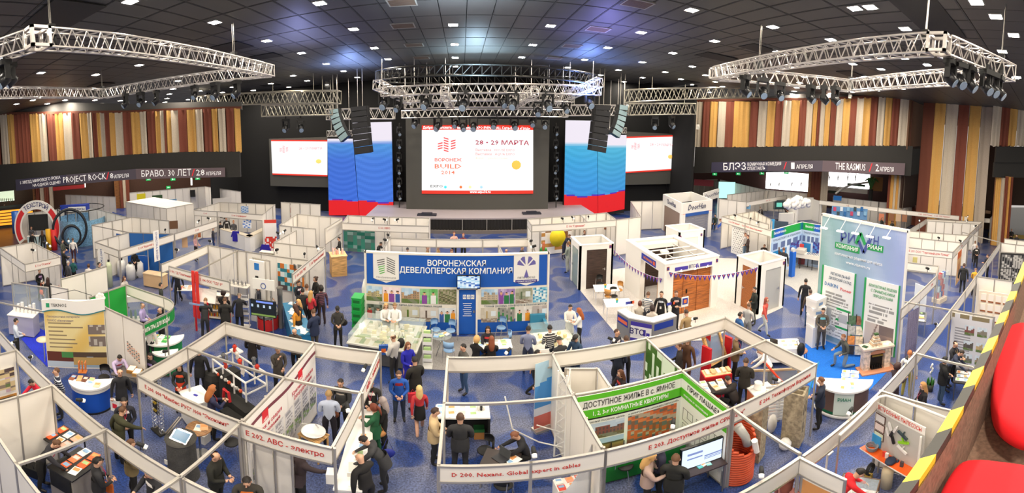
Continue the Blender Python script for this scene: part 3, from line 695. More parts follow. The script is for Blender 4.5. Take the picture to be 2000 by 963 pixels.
# ---------------------------------------------------------------- exhibition booths: aluminium posts, white panels, fascia boards
RED = mat('C8322E', .6)
_pan = MB().b(.02,.98,-.012,.012,0,1).mesh('wall_panel', WHITE)
_fas = MB().b(0,1,-.015,.015,0,1).mesh('fascia_board', WHITE)
_rail = MB().b(0,1,-.03,.03,0,1).mesh('rail', ALU)
_post = MB().tube([(0,0,0),(0,0,1)], .032, 8).mesh('post', ALU)
def panel_me(m):
    k = 'pan'+m.name
    if k not in _rod:_rod[k]=MB().b(.02,.98,-.012,.012,0,1).mesh('wall_panel',m)
    return _rod[k]
def booth(label,segs,z=2.5,fh=.36,name='exhibition_booth',group=None):
    """segs: (kind, A, B, options) with A, B in metres on the hall floor grid.  F fascia, W panel wall, B beam, G glass wall"""
    O=Vector((segs[0][1][0],segs[0][1][1],0));t=T(name,label,'booth',O,0,group);posts=set()
    for sg in segs:
        k, A, B = sg[:3]; op = sg[3] if len(sg) > 3 else {}
        A,B=Vector((A[0],A[1])),Vector((B[0],B[1]));m=(A+B)/2;d=(B-A)
        if Vector((d.y,-d.x)).dot(-m)<0:A,B,d=B,A,-d          # local -y faces the camera side
        L=d.length;rz=math.atan2(d.y,d.x);a=Vector((A.x-O.x,A.y-O.y,0));u=d/L;zz=op.get('z',z)
        R = lambda x, zc, y=0: (a.x+u.x*x+u.y*y, a.y+u.y*x-u.x*y, zc)
        ends = [0, L]
        if k == 'F':
            h=op.get('h',fh);f=inst('fascia',_fas if 'c' not in op else panel_me(mat(op['c'])),t,R(0,zz-.05-h),(0,0,rz),(L,1,h))
            inst('rail',_rail,t,R(0,zz-.05),(0,0,rz),(L,1,.05));inst('rail',_rail,t,R(0,zz-.1-h),(0,0,rz),(L,1,.05))
            ends+=[L*i/max(1,round(L/3)) for i in range(1,max(1,round(L/3)))] if 'np' not in op else []
            if op.get('s'):
                q = R(op.get('sx', .5)*L, zz-.05-h/2, .022)
                o=text(op['s'],f,(0,0,0),h*op.get('sz',.42),mat(op['sc']) if 'sc' in op else RED,bold=.012,ext=.002);o.parent=t
                o.location = q; o.rotation_euler = (PI/2, 0, rz)
        elif k == 'B':
            inst('rail', _rail, t, R(0, zz-.06), (0,0,rz), (L,1,.06))
        elif k in 'WG':
            z0=op.get('z0',.04);n=max(1,round(L/op.get('pw',1.0)));w=L/n
            for i in range(n):inst('glass_panel' if k=='G' else 'wall_panel',panel_me(GLASS) if k=='G' else (panel_me(mat(op['c'])) if 'c' in op else _pan),t,R(i*w,z0),(0,0,rz),(w,1,zz-z0-.04))
            inst('rail',_rail,t,R(0,zz-.05),(0,0,rz),(L,1,.05));inst('rail',_rail,t,R(0,z0),(0,0,rz),(L,1,.04))
            ends += [w*i for i in range(1, n)]
        for e in ends:q=R(e,0);posts.add((round(q[0],1),round(q[1],1),zz))
    for x,y,zz in posts:inst('post',_post,t,(x,y,0),(0,0,0),(1,1,zz))
    return t
def P2(px, py, z=2.5): v = at(px, py, z); return (v.x, v.y)
xa, xb, xc = -7.67, -4.4, -2.35
booth('near booth of pump and pipe fittings with the fascia lettered Е 200',[('F',(xa,6.15),(xb,6.15),{'s':'Е 200. 000 "Макбес РУС" /000 "Экоюнит"','sz':.4}),('F',(xa,6.15),(xa,10.15)),('F',(xa,10.15),(xb,10.15)),('B',(xa,8.15),(xb,8.15))])
booth('near booth with the fascia lettered Е 202 and a slanting product banner wall',[('F',(xb,6.13),(xc,6.13),{'s':'Е 202. АВС - электро','sz':.5}),('W',(xb+.04,6.2),(xb+.04,10.15)),('F',(xc,6.15),(xc,10.15),{'s':'АВС - электро','sz':.6,'sx':.8}),('F',(xb,10.13),(xc,10.13)),('B',(xb,8.15),(xc,8.15)),('W',(-4.2,6.35),(-3.3,6.35),{'z':2.1,'pw':.45})])
booth('near booth with the fascia lettered D 200 Nexans at the bottom centre',[('F',(-.38,6),(2.59,6),{'s':'D 200. Nexans. Global expert in cables','sz':.4,'sx':.46}),('F',(-.38,6),(-.38,10.05),{'h':.1}),('F',(-.38,10.05),(2.59,10.05)),('B',(-.38,8),(2.59,8)),('W',(2.59,6.1),(2.59,10)),
    ('F',(1.2,6.02),(1.21,6.03),{'h':.02})])
booth('near booth with the fascia lettered Е 203 and the green housing boards',[('F',(2.62,6),(5.63,6),{'s':'Е 203. Доступное жилье СРК "Дон"','sz':.42,'sx':.72}),('W',(2.66,8.02),(5.63,8.02)),('W',(5.62,6.1),(5.62,8)),('F',(2.62,10.05),(5.63,10.05)),('W',(5.62,8.05),(5.62,10))])
booth('small white storeroom inside the block behind the booth Е 203',[('W',(2.75,9.2),P2(1168,719),{'pw':2}),('W',P2(1168,719),P2(1193,756),{'pw':2})])
booth('near booth with the fascia lettered Е 204, roof window and red chests inside',[('F',(5.68,6),(8.85,6),{'s':'Е 204. Технофорум Воронеж','sz':.42,'sx':.6}),('F',(8.85,6),(8.85,10.05)),('F',(5.68,10.05),(8.85,10.05)),('B',(5.68,8),(8.85,8))])
booth('booth at the left edge whose wall carries two large colour photographs',[('F',(-12.9,4.13),(-11.2,4.13)),('F',(-11.18,4.13),(-8.8,4.15)),('W',(-11.2,2.2),(-11.2,4.1),{'pw':.95})])
booth('booth at the lower left with a tall plain white wall and leaflet table',[('F',(-8.75,4.15),(-6.42,4.15)),('W',(-8.75,2.2),(-8.75,4.12),{'pw':1.1}),('W',(-8.75,2.15),(-6.4,2.15),{'pw':1.1}),('B',(-6.4,2.15),(-6.4,4.15))])
booth('booth at the bottom left corner with a dark bag on the floor',[('F',(-6.38,4.17),(-4.27,4.17)),('F',(-4.22,4.17),(-3.2,4.17)),('W',(-6.4,2.15),(-4.4,2.15),{'pw':1.0}),('B',(-4.3,4.2),(-4.38,6.1)),('B',(-4.3,2.15),(-4.3,4.15))])
# right foreground row
booth('near booth with pale green walls at the bottom right of the centre aisle',[('F',(3.6,3.9),(5.5,3.9)),('F',(5.5,2.9),(5.5,3.88))])
booth('booth with the built-in vacuum cleaner display at the lower right',[('F',(5.6,3.88),(8.78,3.85)),('W',(8.8,2.0),(8.8,3.85)),('W',(7.0,1.7),(8.8,1.9)),('B',(5.6,3.95),(5.68,5.95))])
booth('booth at the lower right with a thin beam over seated visitors',[('F',(8.85,3.85),(11.33,3.88)),('F',(11.38,3.88),(15.65,3.94)),('B',(11.35,3.9),(11.3,1.97))])
booth('booth at the right with a large printed sheet of house photographs',[('F',(15.72,3.94),(21.1,4.0)),('W',(15.75,2.0),(15.75,3.9)),('B',(15.46,6.15),(15.7,3.96))])
booth('booth at the right with rows of cream leaflets on a curved counter',[('F',(21.2,4.0),(31.5,4.1)),('W',(21.3,1.9),(21.3,3.95)),('W',(31.6,1.5),(31.6,4.0))])
booth('booth beyond the rail with black and white city prints on its walls',[('W',(29.0,1.0),(28.2,3.6)),('W',(33.6,.6),(33.6,4.0)),('B',(31.8,4.1),(33.9,8.0))])
booth('white booth row directly behind the tall Rian wall',[('F',(14.6,5.8),(19.9,5.98),{'s':'Е 297','sx':.85}),('F',(19.95,6),(22,6.5)),('F',(22,6.5),(21.3,9.3)),('W',(16.5,9.5),(21.3,9.4))])
booth('white booth fronted by the fascia Е 295 near the orange poster',[('F',(26,6.71),(25.05,9.96),{'s':'Е 295 ООО "Торговый дом Гранд"','sz':.5}),('F',(26,6.7),(32.8,7.1),{'s':'Е 285'}),('W',(30.6,12.1),(32.8,7.2)),('W',(25.1,10),(30.6,12.1)),('W',(28.3,11),(29.5,7))])
booth('white booth third from the right wall with framed samples inside',[('F',(32.9,7.2),(41.5,7.56),{'s':'Е 280'}),('F',(37.9,12.92),(41.5,7.56)),('F',(31.5,12.17),(37.9,12.92)),('W',(37,12.5),(39.5,7.6))])
booth('long white booth row along the right wall under the tall curtains',[('F',P2(1716,405),P2(1935,427),{'s':'Е 251  ООО "Гранд"     Е 252  ООО "Камелот"','sz':.5}),('W',P2(1717,394),P2(1935,406)),('F',P2(1601,391),P2(1714,404.6),{'s':'Е 250'}),('W',P2(1935,427),P2(1952,405),{'z':2.6}),('W',P2(1761,408),P2(1785,397)),('W',P2(1848,416),P2(1872,401)),('W',P2(1627,384),P2(1716,394))])
booth('white booth with lettered fascia and patterned white screen beside the blue suited man',[('F',(20.6,24.57),(20.88,19.02),{'s':'Е 256 "ИП Волков"      Е 257 "ООО Завод Подъемник"','sz':.42}),('W',(20.6,24.57),(25.19,25.25)),('W',(25.19,25.25),(23.8,21.75)),('W',(20.95,19.1),(23.7,21.6),{'z':2.4}),('W',(22.4,25),(22.3,20.7))])
booth('far white booth row with a small screen, right of the garage door stand',[('F',P2(1458,394.5),P2(1536,381),{'s':'Е 268      Е 270'}),('W',P2(1405,388),P2(1458,394)),('W',P2(1420,380),P2(1500,371)),('W',P2(1500,371),P2(1577,378))])
booth('white partition screens right of the stage beside the red screen foot',[('W',(13.88,26.58),(16,32.92)),('W',(16,32.92),(19.46,32.49)),('W',(19.5,32.4),(22.5,29.5))])
booth('white booth with a food display, lettered Е 203 near the right flag screen',[('F',(4.89,25.55),(11.47,26.07),{'s':'Е 106 "Гурмания"','sz':.5}),('F',(4.85,25.6),(4.89,27.3)),('W',(4.9,27.38),(11.72,28.6)),('W',(11.47,26.07),(13.88,26.58)),('W',(9.31,28.15),(9.1,25.9)),('W',(11.5,26.1),(11.7,28.5))])
booth('white booth with green wall print under the left flag screen',[('F',(-8.46,25.4),(-2.25,25.36),{'s':'Е 101. ЕВРО'}),('F',(-8.74,27.7),(-8.46,25.5)),('W',(-8.74,27.75),(-2.36,27.75)),('W',(-2.3,25.4),(-2.36,27.7)),('W',(-5.5,27.7),(-5.4,26.6))])
booth('white booth back to back with the blue developer wall, spectators behind it',[('F',(-4.32,22.25),(4.04,22.3)),('W',(-4.32,22.3),(-4.35,19.5)),('W',(4.04,22.35),(4.02,19.6)),('W',(2.2,21.9),(2.3,19.6),{'z':2.3})])
# left half
booth('tall white wall room left of the left flag screen',[('W',(-12.9,27.3),(-8.9,26.8)),('F',(-8.9,26.7),(-9.1,23.6),{'h':.9}),('W',(-12.6,23.6),(-9.7,23.4)),('W',(-12.9,27.2),(-12.6,23.7))])
booth('white booth with shelves of glassware left of the blue aisle',[('W',(-10.92,19.69),(-7.65,19.65)),('F',(-7.6,15.4),(-7.6,19.65),{'s':'Е 109 ООО "РК"         Е 110 "Промсантехника"','sz':.5}),('W',(-14.36,17.6),(-7.63,17.4),{'z0':.04}),('W',(-10.92,19.69),(-10.85,22.7))])
booth('white booth with red stripes on its corner and the fascia Е 104',[('F',(-13.75,13.58),(-12.06,13.5),{'s':'Е 103. ТД "Сантехник"'}),('F',(-12,13.5),(-9.77,13.42),{'s':'Е 104. ООО "ТДЛ Р"'}),('F',(-14.3,13.6),(-14.36,17.6)),('B',(-12.06,13.5),(-12.1,17.5)),('W',(-9.9,15.6),(-8.9,15.5),{'z':2.9,'pw':1})])
booth('white booth of water treatment tanks with a blue poster wall',[('F',(-21.3,14.1),(-18.33,13.85)),('F',(-18.3,13.85),(-18.2,18.6),{'s':'Е 114 "Водолей центр"','sz':.45}),('F',(-18.2,18.7),(-17.9,23.2),{'s':'Е 113','sz':.45}),('W',(-21.3,14.2),(-21.4,17.2)),('W',(-21.4,17.2),(-18.3,18.6),{'c':'1F5FA8'})])
booth('large plain white wall room behind the water treatment booth',[('W',(-26,17),(-25.5,20.9)),('W',(-25.5,20.9),(-21.5,21.5)),('B',(-26,17),(-21.4,17.2))])
booth('white back wall of the booth with the big red and white ring arch',[('W',(-36.6,14.9),(-36,18.4)),('W',(-36,18.4),(-35.4,19.7)),('W',(-35,20.5),(-32.8,21.8)),('W',(-32.83,21.78),(-26,20.7))])
booth('two white panels standing free behind the paint supplier banner',[('W',(-16.5,8.74),(-16.48,11.56),{'pw':1.4})])
booth('white booth at the left edge with people at a table under its fascia',[('F',(-20.14,8.37),(-20.03,10.65),{'s':'Е 116 "Эталон"'}),('F',(-24.95,8.57),(-20.14,8.37)),('W',(-24.95,8.57),(-24.65,10.94)),('W',(-24.65,10.94),(-20.1,10.7))])
booth('glass fronted booth at the left edge with pipe samples',[('G',(-18.6,6.9),(-16.7,8.1),{'z0':.9,'z':2.2}),('B',(-17.5,4.5),(-13.8,6.64)),('W',(-16.6,8.2),(-15.6,8.6),{'z0':.04,'pw':1})],z=2.3)
booth('booth of green water filters with a rounded green fascia',[('W',(-13.54,8.5),(-13.54,10.53),{'c':'1FA03A'}),('F',(-13.54,10.53),(-11.1,10.57)),('W',(-12.25,8.36),(-9.95,8.38),{'pw':1.15})])
booth('white booth row far left of the stage with people in suits',[('F',(-22.4,25.7),(-20.07,26.1),{'s':'Е 107'}),('F',(-20,26.1),(-15.57,26.26),{'s':'Е 108 "Строймаркет"'}),('W',(-15.57,26.26),(-16.6,30.4)),('W',(-22.5,29.8),(-16.6,30.4)),('W',(-16.6,31.6),(-12.5,31.4)),('W',(-22.4,25.7),(-22.5,29.8))])
r_=booth('closed white cube room far left of the stage',[('W',P2(246,394),P2(325,407)),('W',P2(325,407),P2(378,397))])
tp = MB()
for q in ((246,394),(325,407),(378,397),(300,385)):v=at(q[0],q[1],2.48);tp.v.append((v.x-r_.location.x,v.y-r_.location.y,2.48))
tp.f.append((0,1,2,3)); tp.m.append(0); tp.o('roof_sheet', WHITE, r_)
booth('far grey white partition wall under the left banner',[('W',P2(253,376),P2(400,364)),('W',P2(400,364),P2(470,374)),('W',P2(128,380),P2(225,384))])
booth('far grey partition wall of the talk area on the right',[('W',P2(1404,350),P2(1500,372)),('W',P2(1356,352),P2(1404,350),{'c':'8A8478'})])
# arc fascia of the filter booth
t=T('curved_green_fascia','rounded green fascia of the water filter booth','fascia',(-11.1,9.5,0))
pts=[(-11.1,10.57)]+[(-10.95+math.cos(a)*1.0,9.55+math.sin(a)*1.0) for a in [PI/2-PI/2*i/8 for i in range(9)]]+[(-9.95,8.4)]
for name,z0,z1,m in (('rail',2.44,2.5,ALU),('green_board',2.05,2.44,mat('158A3A')),('rail',2.0,2.05,ALU)):
    mb = MB()
    for a, b in zip(pts, pts[1:]):
        A,B=Vector((a[0]+11.1,a[1]-9.5,0)),Vector((b[0]+11.1,b[1]-9.5,0));n=Vector((B.y-A.y,A.x-B.x,0)).normalized()*.02;z0v,z1v=Vector((0,0,z0)),Vector((0,0,z1))
        mb.quad(A-n+z0v,B-n+z0v,B-n+z1v,A-n+z1v,1);mb.quad(B+n+z0v,A+n+z0v,A+n+z1v,B+n+z1v,0);mb.quad(A-n+z1v,B-n+z1v,B+n+z1v,A+n+z1v)
    mb.o(name, [WHITE, m] if 'board' in name else [m, m], t)
text('ФИЛЬТРЫ ДЛЯ ВОДЫ',t,(1.18,-.5,2.24),.2,PAPER,rz=PI/2,bold=.02).scale.x=.62
for x,y in ((1.15,-1.1),(0,1.07),(1.15,.05)):inst('post',_post,t,(x,y,0),(0,0,0),(1,1,2.5))
# little clip-on spotlights of the booths
sp=T('booth_spotlight','small clip-on spotlight on top of a booth rail','spotlight',(0,0,0),0,'clip-on spotlights on the booth rails')
MB().cyl((0,0,0),(0,0,.12),.015).cyl((0,0,.12),(.06,.02,.16),.02).o('arm',BLACK,sp)
h_=MB().tube([(-.1,-.03,.22),(0,0,.19),(.09,.03,.15)],[.05,.06,.06],10).o('lamp_head',BLACK,sp,True)
MB().tube([(.09,.03,.15),(.17,.055,.11)],[.065,.06],10).o('reflector',mat('F2EFE6',.3,emit=.3),sp,True)
SPOTS=[(59.5,703),(155.6,788),(323,692),(275,876),(713,723),(679,801),(993,690),(1192,667),(1358,627),(1042,888),(1314.5,832),(1486,927),(1661,808),(1513,747),(1827,637),(1770,706),(30,672)]
FAR_SP=[(407,430),(388,436),(556,456),(543,460),(620,489),(595,502),(541,494),(728,432),(751,433),(776,433),(758,464),(752,474),(1098,431),(1118,429),(1149,427),(1037,476),(1043,487),(1435,424),(1466,430),(1480,438),(1795,432),(1833,468),(1875,474),(1811,530),(1905,444),(1889,433),(323,453),(134,473),(96,483),(87,478),(64,493),(345,493),(410,476),(1890,424)]
for k, (px, py) in enumerate(SPOTS+FAR_SP):
    p = at(px, py+3 if k < len(SPOTS) else py+2, 2.5)
    if k==0:sp.location=p;sp.rotation_euler.z=2;sp.scale=(.75,)*3
    else:dup(sp,p,random.uniform(0,6.28),scale=.75 if k<len(SPOTS) else 1.1)
# ---------------------------------------------------------------- people
def V(*a): return Vector(a)
def ik(S, Tt, a, b, pole):
    d=Tt-S;L=min(d.length,(a+b)*.995);u=d.normalized();Tt=S+u*L
    x=(a*a-b*b+L*L)/(2*L);h=math.sqrt(max(0,a*a-x*x));p=(pole-u*pole.dot(u)).normalized()
    return S+u*x+p*h, Tt
POSES = {}
# hands: (x out from the shoulder, y forward, z from the shoulder) per side; legs: stand, walk, sit, kneel
PD = {
 'stand':dict(h=((.1,.03,-.52),(.1,.03,-.52))),'front':dict(h=((-.1,.24,-.32),(-.1,.24,-.32)),nod=14),'fold':dict(h=((-.2,.2,-.24),(-.2,.22,-.2)),nod=5),
 'reach':dict(h=((.05,.5,-.25),(.08,.05,-.5)),lean=12,nod=10),'lean':dict(h=((.02,.42,-.4),(.05,.42,-.42)),lean=32,nod=12),'phone':dict(h=((-.14,.14,-.02),(-.12,.24,-.3)),nod=16),
 'back':dict(h=((-.12,-.14,-.46),(-.12,-.14,-.46))),'hips':dict(h=((.06,.02,-.42),(.06,.02,-.42))),'walk':dict(h=((.06,.2,-.48),(.06,-.18,-.5)),legs='walk',lean=4),
 'sit':dict(h=((-.05,.36,-.36),(-.05,.36,-.36)),legs='sit',nod=16),'desk':dict(h=((0,.46,-.3),(0,.46,-.3)),legs='sit',lean=22,nod=18),'kneel':dict(h=((0,.35,-.2),(-.05,.2,-.35)),legs='kneel',lean=10,nod=8),
 'point':dict(h=((.3,.42,0),(.08,.03,-.52))),'read':dict(h=((-.1,.34,-.2),(-.1,.34,-.2)),nod=24)}
def make_pose(name, slim=1.0, bulk=1.0):
    key = (name, slim, bulk)
    if key in POSES: return POSES[key]
    pd=PD[name];lean=math.radians(pd.get('lean',0));nod=math.radians(pd.get('nod',0));legs=pd.get('legs','stand')
    hz={'stand':.93,'walk':.91,'sit':.5,'kneel':.55}[legs];W=slim*1.06;bulk *= 1.08
    Rl=Matrix.Rotation(lean,4,'X');up=lambda p:Matrix.Translation((0,0,hz)) @ Rl @ p
    B = bulk
    pts, rad, tagv, edges = [], [], [], []
    def add(p, r, tg, par=None):
        pts.append(p); rad.append(r); tagv.append(tg)
        if par is not None: edges.append((par, len(pts)-1))
        return len(pts)-1
    pel = add(V(0,0,hz+.02), (.165*W,.115*B), 'hip')
    w=add(up(V(0,0,.17)),(.15*W*B,.105*B),'torso',pel);c=add(up(V(0,.0,.36)),(.18*W*B,.125*B),'torso',w);sc=add(up(V(0,.01,.47)),(.13*W,.09*B),'torso',c)
    nk = add(up(V(0,.005,.56)), (.055,.055), 'head', sc)
    Hm=Matrix.Translation(up(V(0,-.005,.6))) @ Rl @ Matrix.Rotation(nod,4,'X')
    h1=add(Hm @ V(0,-.012,.05),(.07,.085),'head',nk);h2=add(Hm @ V(0,-.008,.115),(.078,.095),'head',h1);add(Hm @ V(0,.0,.175),(.06,.075),'head',h2)
    hands = []
    for s, (hx, hy, hzz) in zip((-1, 1), pd['h']):
        S=up(V(s*.175*W*B**.5,.01,.45));Tt=up(V(s*(.175*W+hx),-hy,.45+hzz)) if lean<.3 else S+V(s*hx,-hy,hzz)
        el, wr = ik(S, Tt, .28, .25, V(s*.6, .5, -.6))
        a=add(S,(.066*B,.066*B),'arm',sc);b=add(el,(.05*B,.05*B),'arm',a);d=add(wr,(.034*B**.5,.034*B**.5),'arm',b)
        u=(wr-el).normalized();pm=add(wr+u*.055,(.034,.03),'hand',d);hands.append((wr,u,s))
    FZ = []
    for s in (-1, 1):
        hp = V(s*.09*W, 0, hz-.02); 
        if legs=='stand':kn,an=V(s*.105,-.02,.5),V(s*.12,.03,.09)
        elif legs=='walk':kn,an=(V(s*.09,-.16,.49),V(s*.09,-.22,.1)) if s<0 else (V(s*.09,.0,.48),V(s*.09,.3,.13))
        elif legs=='sit':kn,an=V(s*.13,-.42,.5),V(s*.13,-.4,.09)
        else:kn,an=(V(s*.14,-.36,.52),V(s*.14,-.34,.09)) if s<0 else (V(s*.12,-.12,.1),V(s*.12,.34,.09))
        a=add(hp,(.095*W,.1),'leg',pel);b=add((hp+kn)/2,(.082,.085),'leg',a);c2=add(kn,(.062,.065),'leg',b);m_=add(kn*.45+an*.55+V(0,.02,0),(.056,.06),'leg',c2)
        d=add(an,(.042,.045),'leg',m_);fwd=V(s*.02,-.16,-.045) if not (legs=='kneel' and s>0) else V(0,.02,-.05)
        e = add(an+fwd, (.045,.035), 'foot', d)
    me=D.meshes.new('figure');me.from_pydata(pts,edges,[]);ob=D.objects.new('figure_tmp',me);COL.objects.link(ob)
    sk = ob.modifiers.new('skin', 'SKIN'); sk.branch_smoothing = .6
    if not me.skin_vertices: me.attributes
    for i,r in enumerate(rad):me.skin_vertices[0].data[i].radius=r;me.skin_vertices[0].data[i].use_root=i==0
    sb=ob.modifiers.new('sub','SUBSURF');sb.levels=1;sb.render_levels=1
    dg=bpy.context.evaluated_depsgraph_get();ev=ob.evaluated_get(dg);m2=ev.to_mesh()
    mb=MB();mb.v=[tuple(v.co) for v in m2.vertices];kids=[(tagv[a] if tagv[b]=='hip' else tagv[b],pts[a],pts[b]) for a,b in edges]
    def seg(p, a, b):
        d=b-a;t=max(0,min(1,(p-a).dot(d)/max(1e-9,d.length_squared)));return (p-a-d*t).length
    for f in m2.polygons:
        cpt=f.center.copy();best=min(kids,key=lambda k:seg(cpt,k[1],k[2]));z=best[0];sl=0
        if z in ('torso', 'arm'):
            sl = 0; q = Rl.inverted() @ (cpt-V(0,0,hz))
            if z=='torso' and q.y<-.03 and q.z>.2 and abs(q.x)<.02+.06*(q.z-.2)/.3:sl=4
            if z == 'torso' and q.z < .02: sl = 1
        elif z in ('leg','hip'):sl=1 if (cpt-V(0,0,hz)).z<.1 or legs != 'stand' else 0
        elif z == 'foot': sl = 3
        else: sl = 2
        if z == 'leg' and cpt.z < .1 and legs != 'kneel': sl = 3
        if z == 'head' and (Hm.inverted() @ cpt).z < -.025: sl = 0
        mb.f.append(tuple(f.vertices)); mb.m.append(sl)
    ev.to_mesh_clear(); D.objects.remove(ob)
    for wr,u,s in hands:          # four fingers of unequal length and a thumb from the side of the palm, slightly curled
        side=u.cross(V(0,0,1));side=side.normalized() if side.length>.1 else V(0,1,0);nrm=side.cross(u).normalized()
        if nrm.z > 0: nrm = -nrm
        for k, L in enumerate((.062,.074,.07,.055)):
            b0=wr+u*.075+side*(k-1.5)*.0185;b1=b0+u*L*.55+nrm*.012;b2=b1+u*L*.4+nrm*.03
            mb.tube([b0, b1, b2], [.0095,.009,.0075], 5, 2)
        t0=wr+u*.035-side*.03*1;mb.tube([t0,t0-side*.022+u*.03+nrm*.01,t0-side*.026+u*.058+nrm*.022],[.011,.01,.008],5,2)
    hr = Hm.to_3x3()
    for s in (-1, 1):
        mb.ell(Hm @ V(s*.028,-.092,.115),(.012,.006,.008),6,5,hr);mb.ell(Hm @ V(s*.029,-.094,.135),(.018,.006,.004),6,5,hr);mb.ell(Hm @ V(s*.077,.0,.1),(.012,.022,.032),6,2,hr)
    mb.ell(Hm @ V(0,-.104,.09),(.013,.02,.026),6,2,hr);mb.ell(Hm @ V(0,-.09,.052),(.024,.008,.007),6,6,hr)
    M_=[mat('333333'),mat('222222'),mat('E0B49A',.5),mat('1A1614',.4),mat('E8E4DC'),mat('2A1D16'),mat('B0605A')]
    me2 = mb.mesh('figure', M_, True)
    POSES[key] = (me2, Hm, hz, Rl); return POSES[key]
HAIRS = {}
def hair(kind):
    if kind in HAIRS: return HAIRS[kind]
    mb = MB(); n, k = 14, 9; R = (.083,.103,.112); C = V(0,.004,.112)
    if kind=='bald':kk=lambda t,a:.95<t<1.75 and math.sin(a)>-.1
    elif kind=='short':kk=lambda t,a:t<.6 or (t<1.0 and math.sin(a)>-.8) or (t<1.85 and math.sin(a)>-.2)
    elif kind == 'cap': kk = lambda t, a: t < 1.25
    elif kind=='hood':kk=lambda t,a:t<.6 or (t<2.4 and math.sin(a)>-.55)
    else:kk=lambda t,a:t<.85 or (t<2.3 and math.sin(a)>-.5)
    g=1.0 if kind in ('short','bald') else (1.1 if kind != 'curly' else 1.3)
    for i in range(k+1):
        t = PI*i/k
        for j in range(n):
            a=2*PI*j/n;w=g*(1+(.06*math.sin(j*3+i*2) if kind in ('curly','short','long') else 0));mb.v.append(tuple(C+V(R[0]*w*math.sin(t)*math.cos(a),R[1]*w*math.sin(t)*math.sin(a),R[2]*w*math.cos(t))))
    for i in range(k):
        for j in range(n):
            if kk(PI*(i+.5)/k,2*PI*(j+.5)/n):mb.f.append((i*n+j,(i+1)*n+j,(i+1)*n+(j+1) % n,i*n+(j+1) % n));mb.m.append(0)
    if kind == 'long':
        for zz,w in ((.1,.095),(.0,.1),(-.1,.105),(-.2,.085),(-.27,.05)):
            for j in range(9):a=-.35+(PI+.7)*j/8;mb.v.append((w*1.02*math.cos(a),.02+w*.95*math.sin(a),zz))
        b = len(mb.v)-45
        for i in range(4):
            for j in range(8):q=b+i*9+j;mb.f.append((q,q+9,q+10,q+1));mb.m.append(0)
    if kind == 'bun': mb.ell((0,.12,.13), (.045,.045,.045), 8)
    if kind=='tail':mb.tube([(0,.1,.13),(0,.15,.08),(0,.14,-.05),(0,.12,-.14)],[.03,.035,.03,.01],7)
    if kind=='cap':mb.prism([(-.07,-.09),(.07,-.09),(.05,-.17),(-.05,-.17)],.12,.135)
    HAIRS[kind] = mb; return mb
HM = {}
def person(px,py,pose,face,top,bot,hk,hc,label,h=1.75,inner=None,slim=1.0,bulk=1.0,skirt=None,hem=None,badge=None,stripes=None,shoe=None,skin=None,sc=None,z=None,group=None):
    me,Hm,hz,Rl=make_pose(pose,slim,bulk);s=(sc or h/1.75)*.995
    hc3=Hm @ V(0,0,.11);p=at(px,py,hc3.z*s*1.06 if z is None else z)
    rz=math.atan2(-p.x,p.y)+math.radians(face);off=Matrix.Rotation(rz,3,'Z') @ V(hc3.x,hc3.y,0)*s
    t=T('person',label,'person',(p.x-off.x,p.y-off.y,0 if z is None else z-hc3.z*s),rz,group);t.scale=(s*1.14,s*1.14,s*1.06)
    o = inst('body', me, t)
    tm=mat(top,.85) if not stripes else stripe_mat(top,stripes);skn=mat(skin or 'D9A98C',.5)
    vals={0:tm,1:mat(bot,.85),2:skn,3:mat(shoe or '1A1614',.4),4:mat(inner,.8) if inner else tm}
    if skirt: vals[1] = mat(shoe and 'D0A088' or bot, .7)
    for i,m in vals.items():o.material_slots[i].link='OBJECT';o.material_slots[i].material=m
    if hk != 'none':
        key = (hk, hc)
        if key not in HM:HM[key]=hair(hk).mesh('hair',mat(hc,.6),True)
        ho=inst('cap' if hk=='cap' else 'hair',HM[key],t);ho.matrix_local=Hm
    if hem or skirt:
        kind,col=('jacket_skirt',hem) if hem else ('skirt',skirt[0]);ln=.13 if hem else skirt[1];key=(kind,ln,col,slim,bulk)
        if key not in HM:
            HM[key]=MB().lathe([(.15*bulk,.22),(.162*bulk,.1),(.17*bulk,0),(.172*bulk,-ln*.6),(.17*bulk,-ln)] if hem else [(.15,.2),(.165,.08),(.18,0),(.19,-ln*.6),(.195,-ln)],n=14,sx=slim,sy=.78).mesh(kind,mat(col,.85) if not (hem and stripes) else tm,True)
        q=inst(kind,HM[key],t);q.matrix_local=Matrix.Translation((0,0,hz)) @ Matrix.Rotation(math.radians(PD[pose].get('lean',0))*.5,4,'X')
    if badge:
        if ('b', badge) not in HM:
            mb=MB();c=Rl;a,b,d=V(-.06,-.085,.5),V(.06,-.085,.5),V(0,-.145,.24)
            mb.tube([a,V(-.03,-.145,.38),d],.006,4).tube([b,V(.03,-.145,.38),d],.006,4).b(-.035,.035,-.16,-.15,.14,.24,1)
            HM[('b',badge)]=mb.mesh('badge',[mat(badge,.6),PAPER])
        q=inst('badge',HM[('b',badge)],t);q.matrix_local=Matrix.Translation((0,-.01*bulk,hz)) @ Rl
    return t
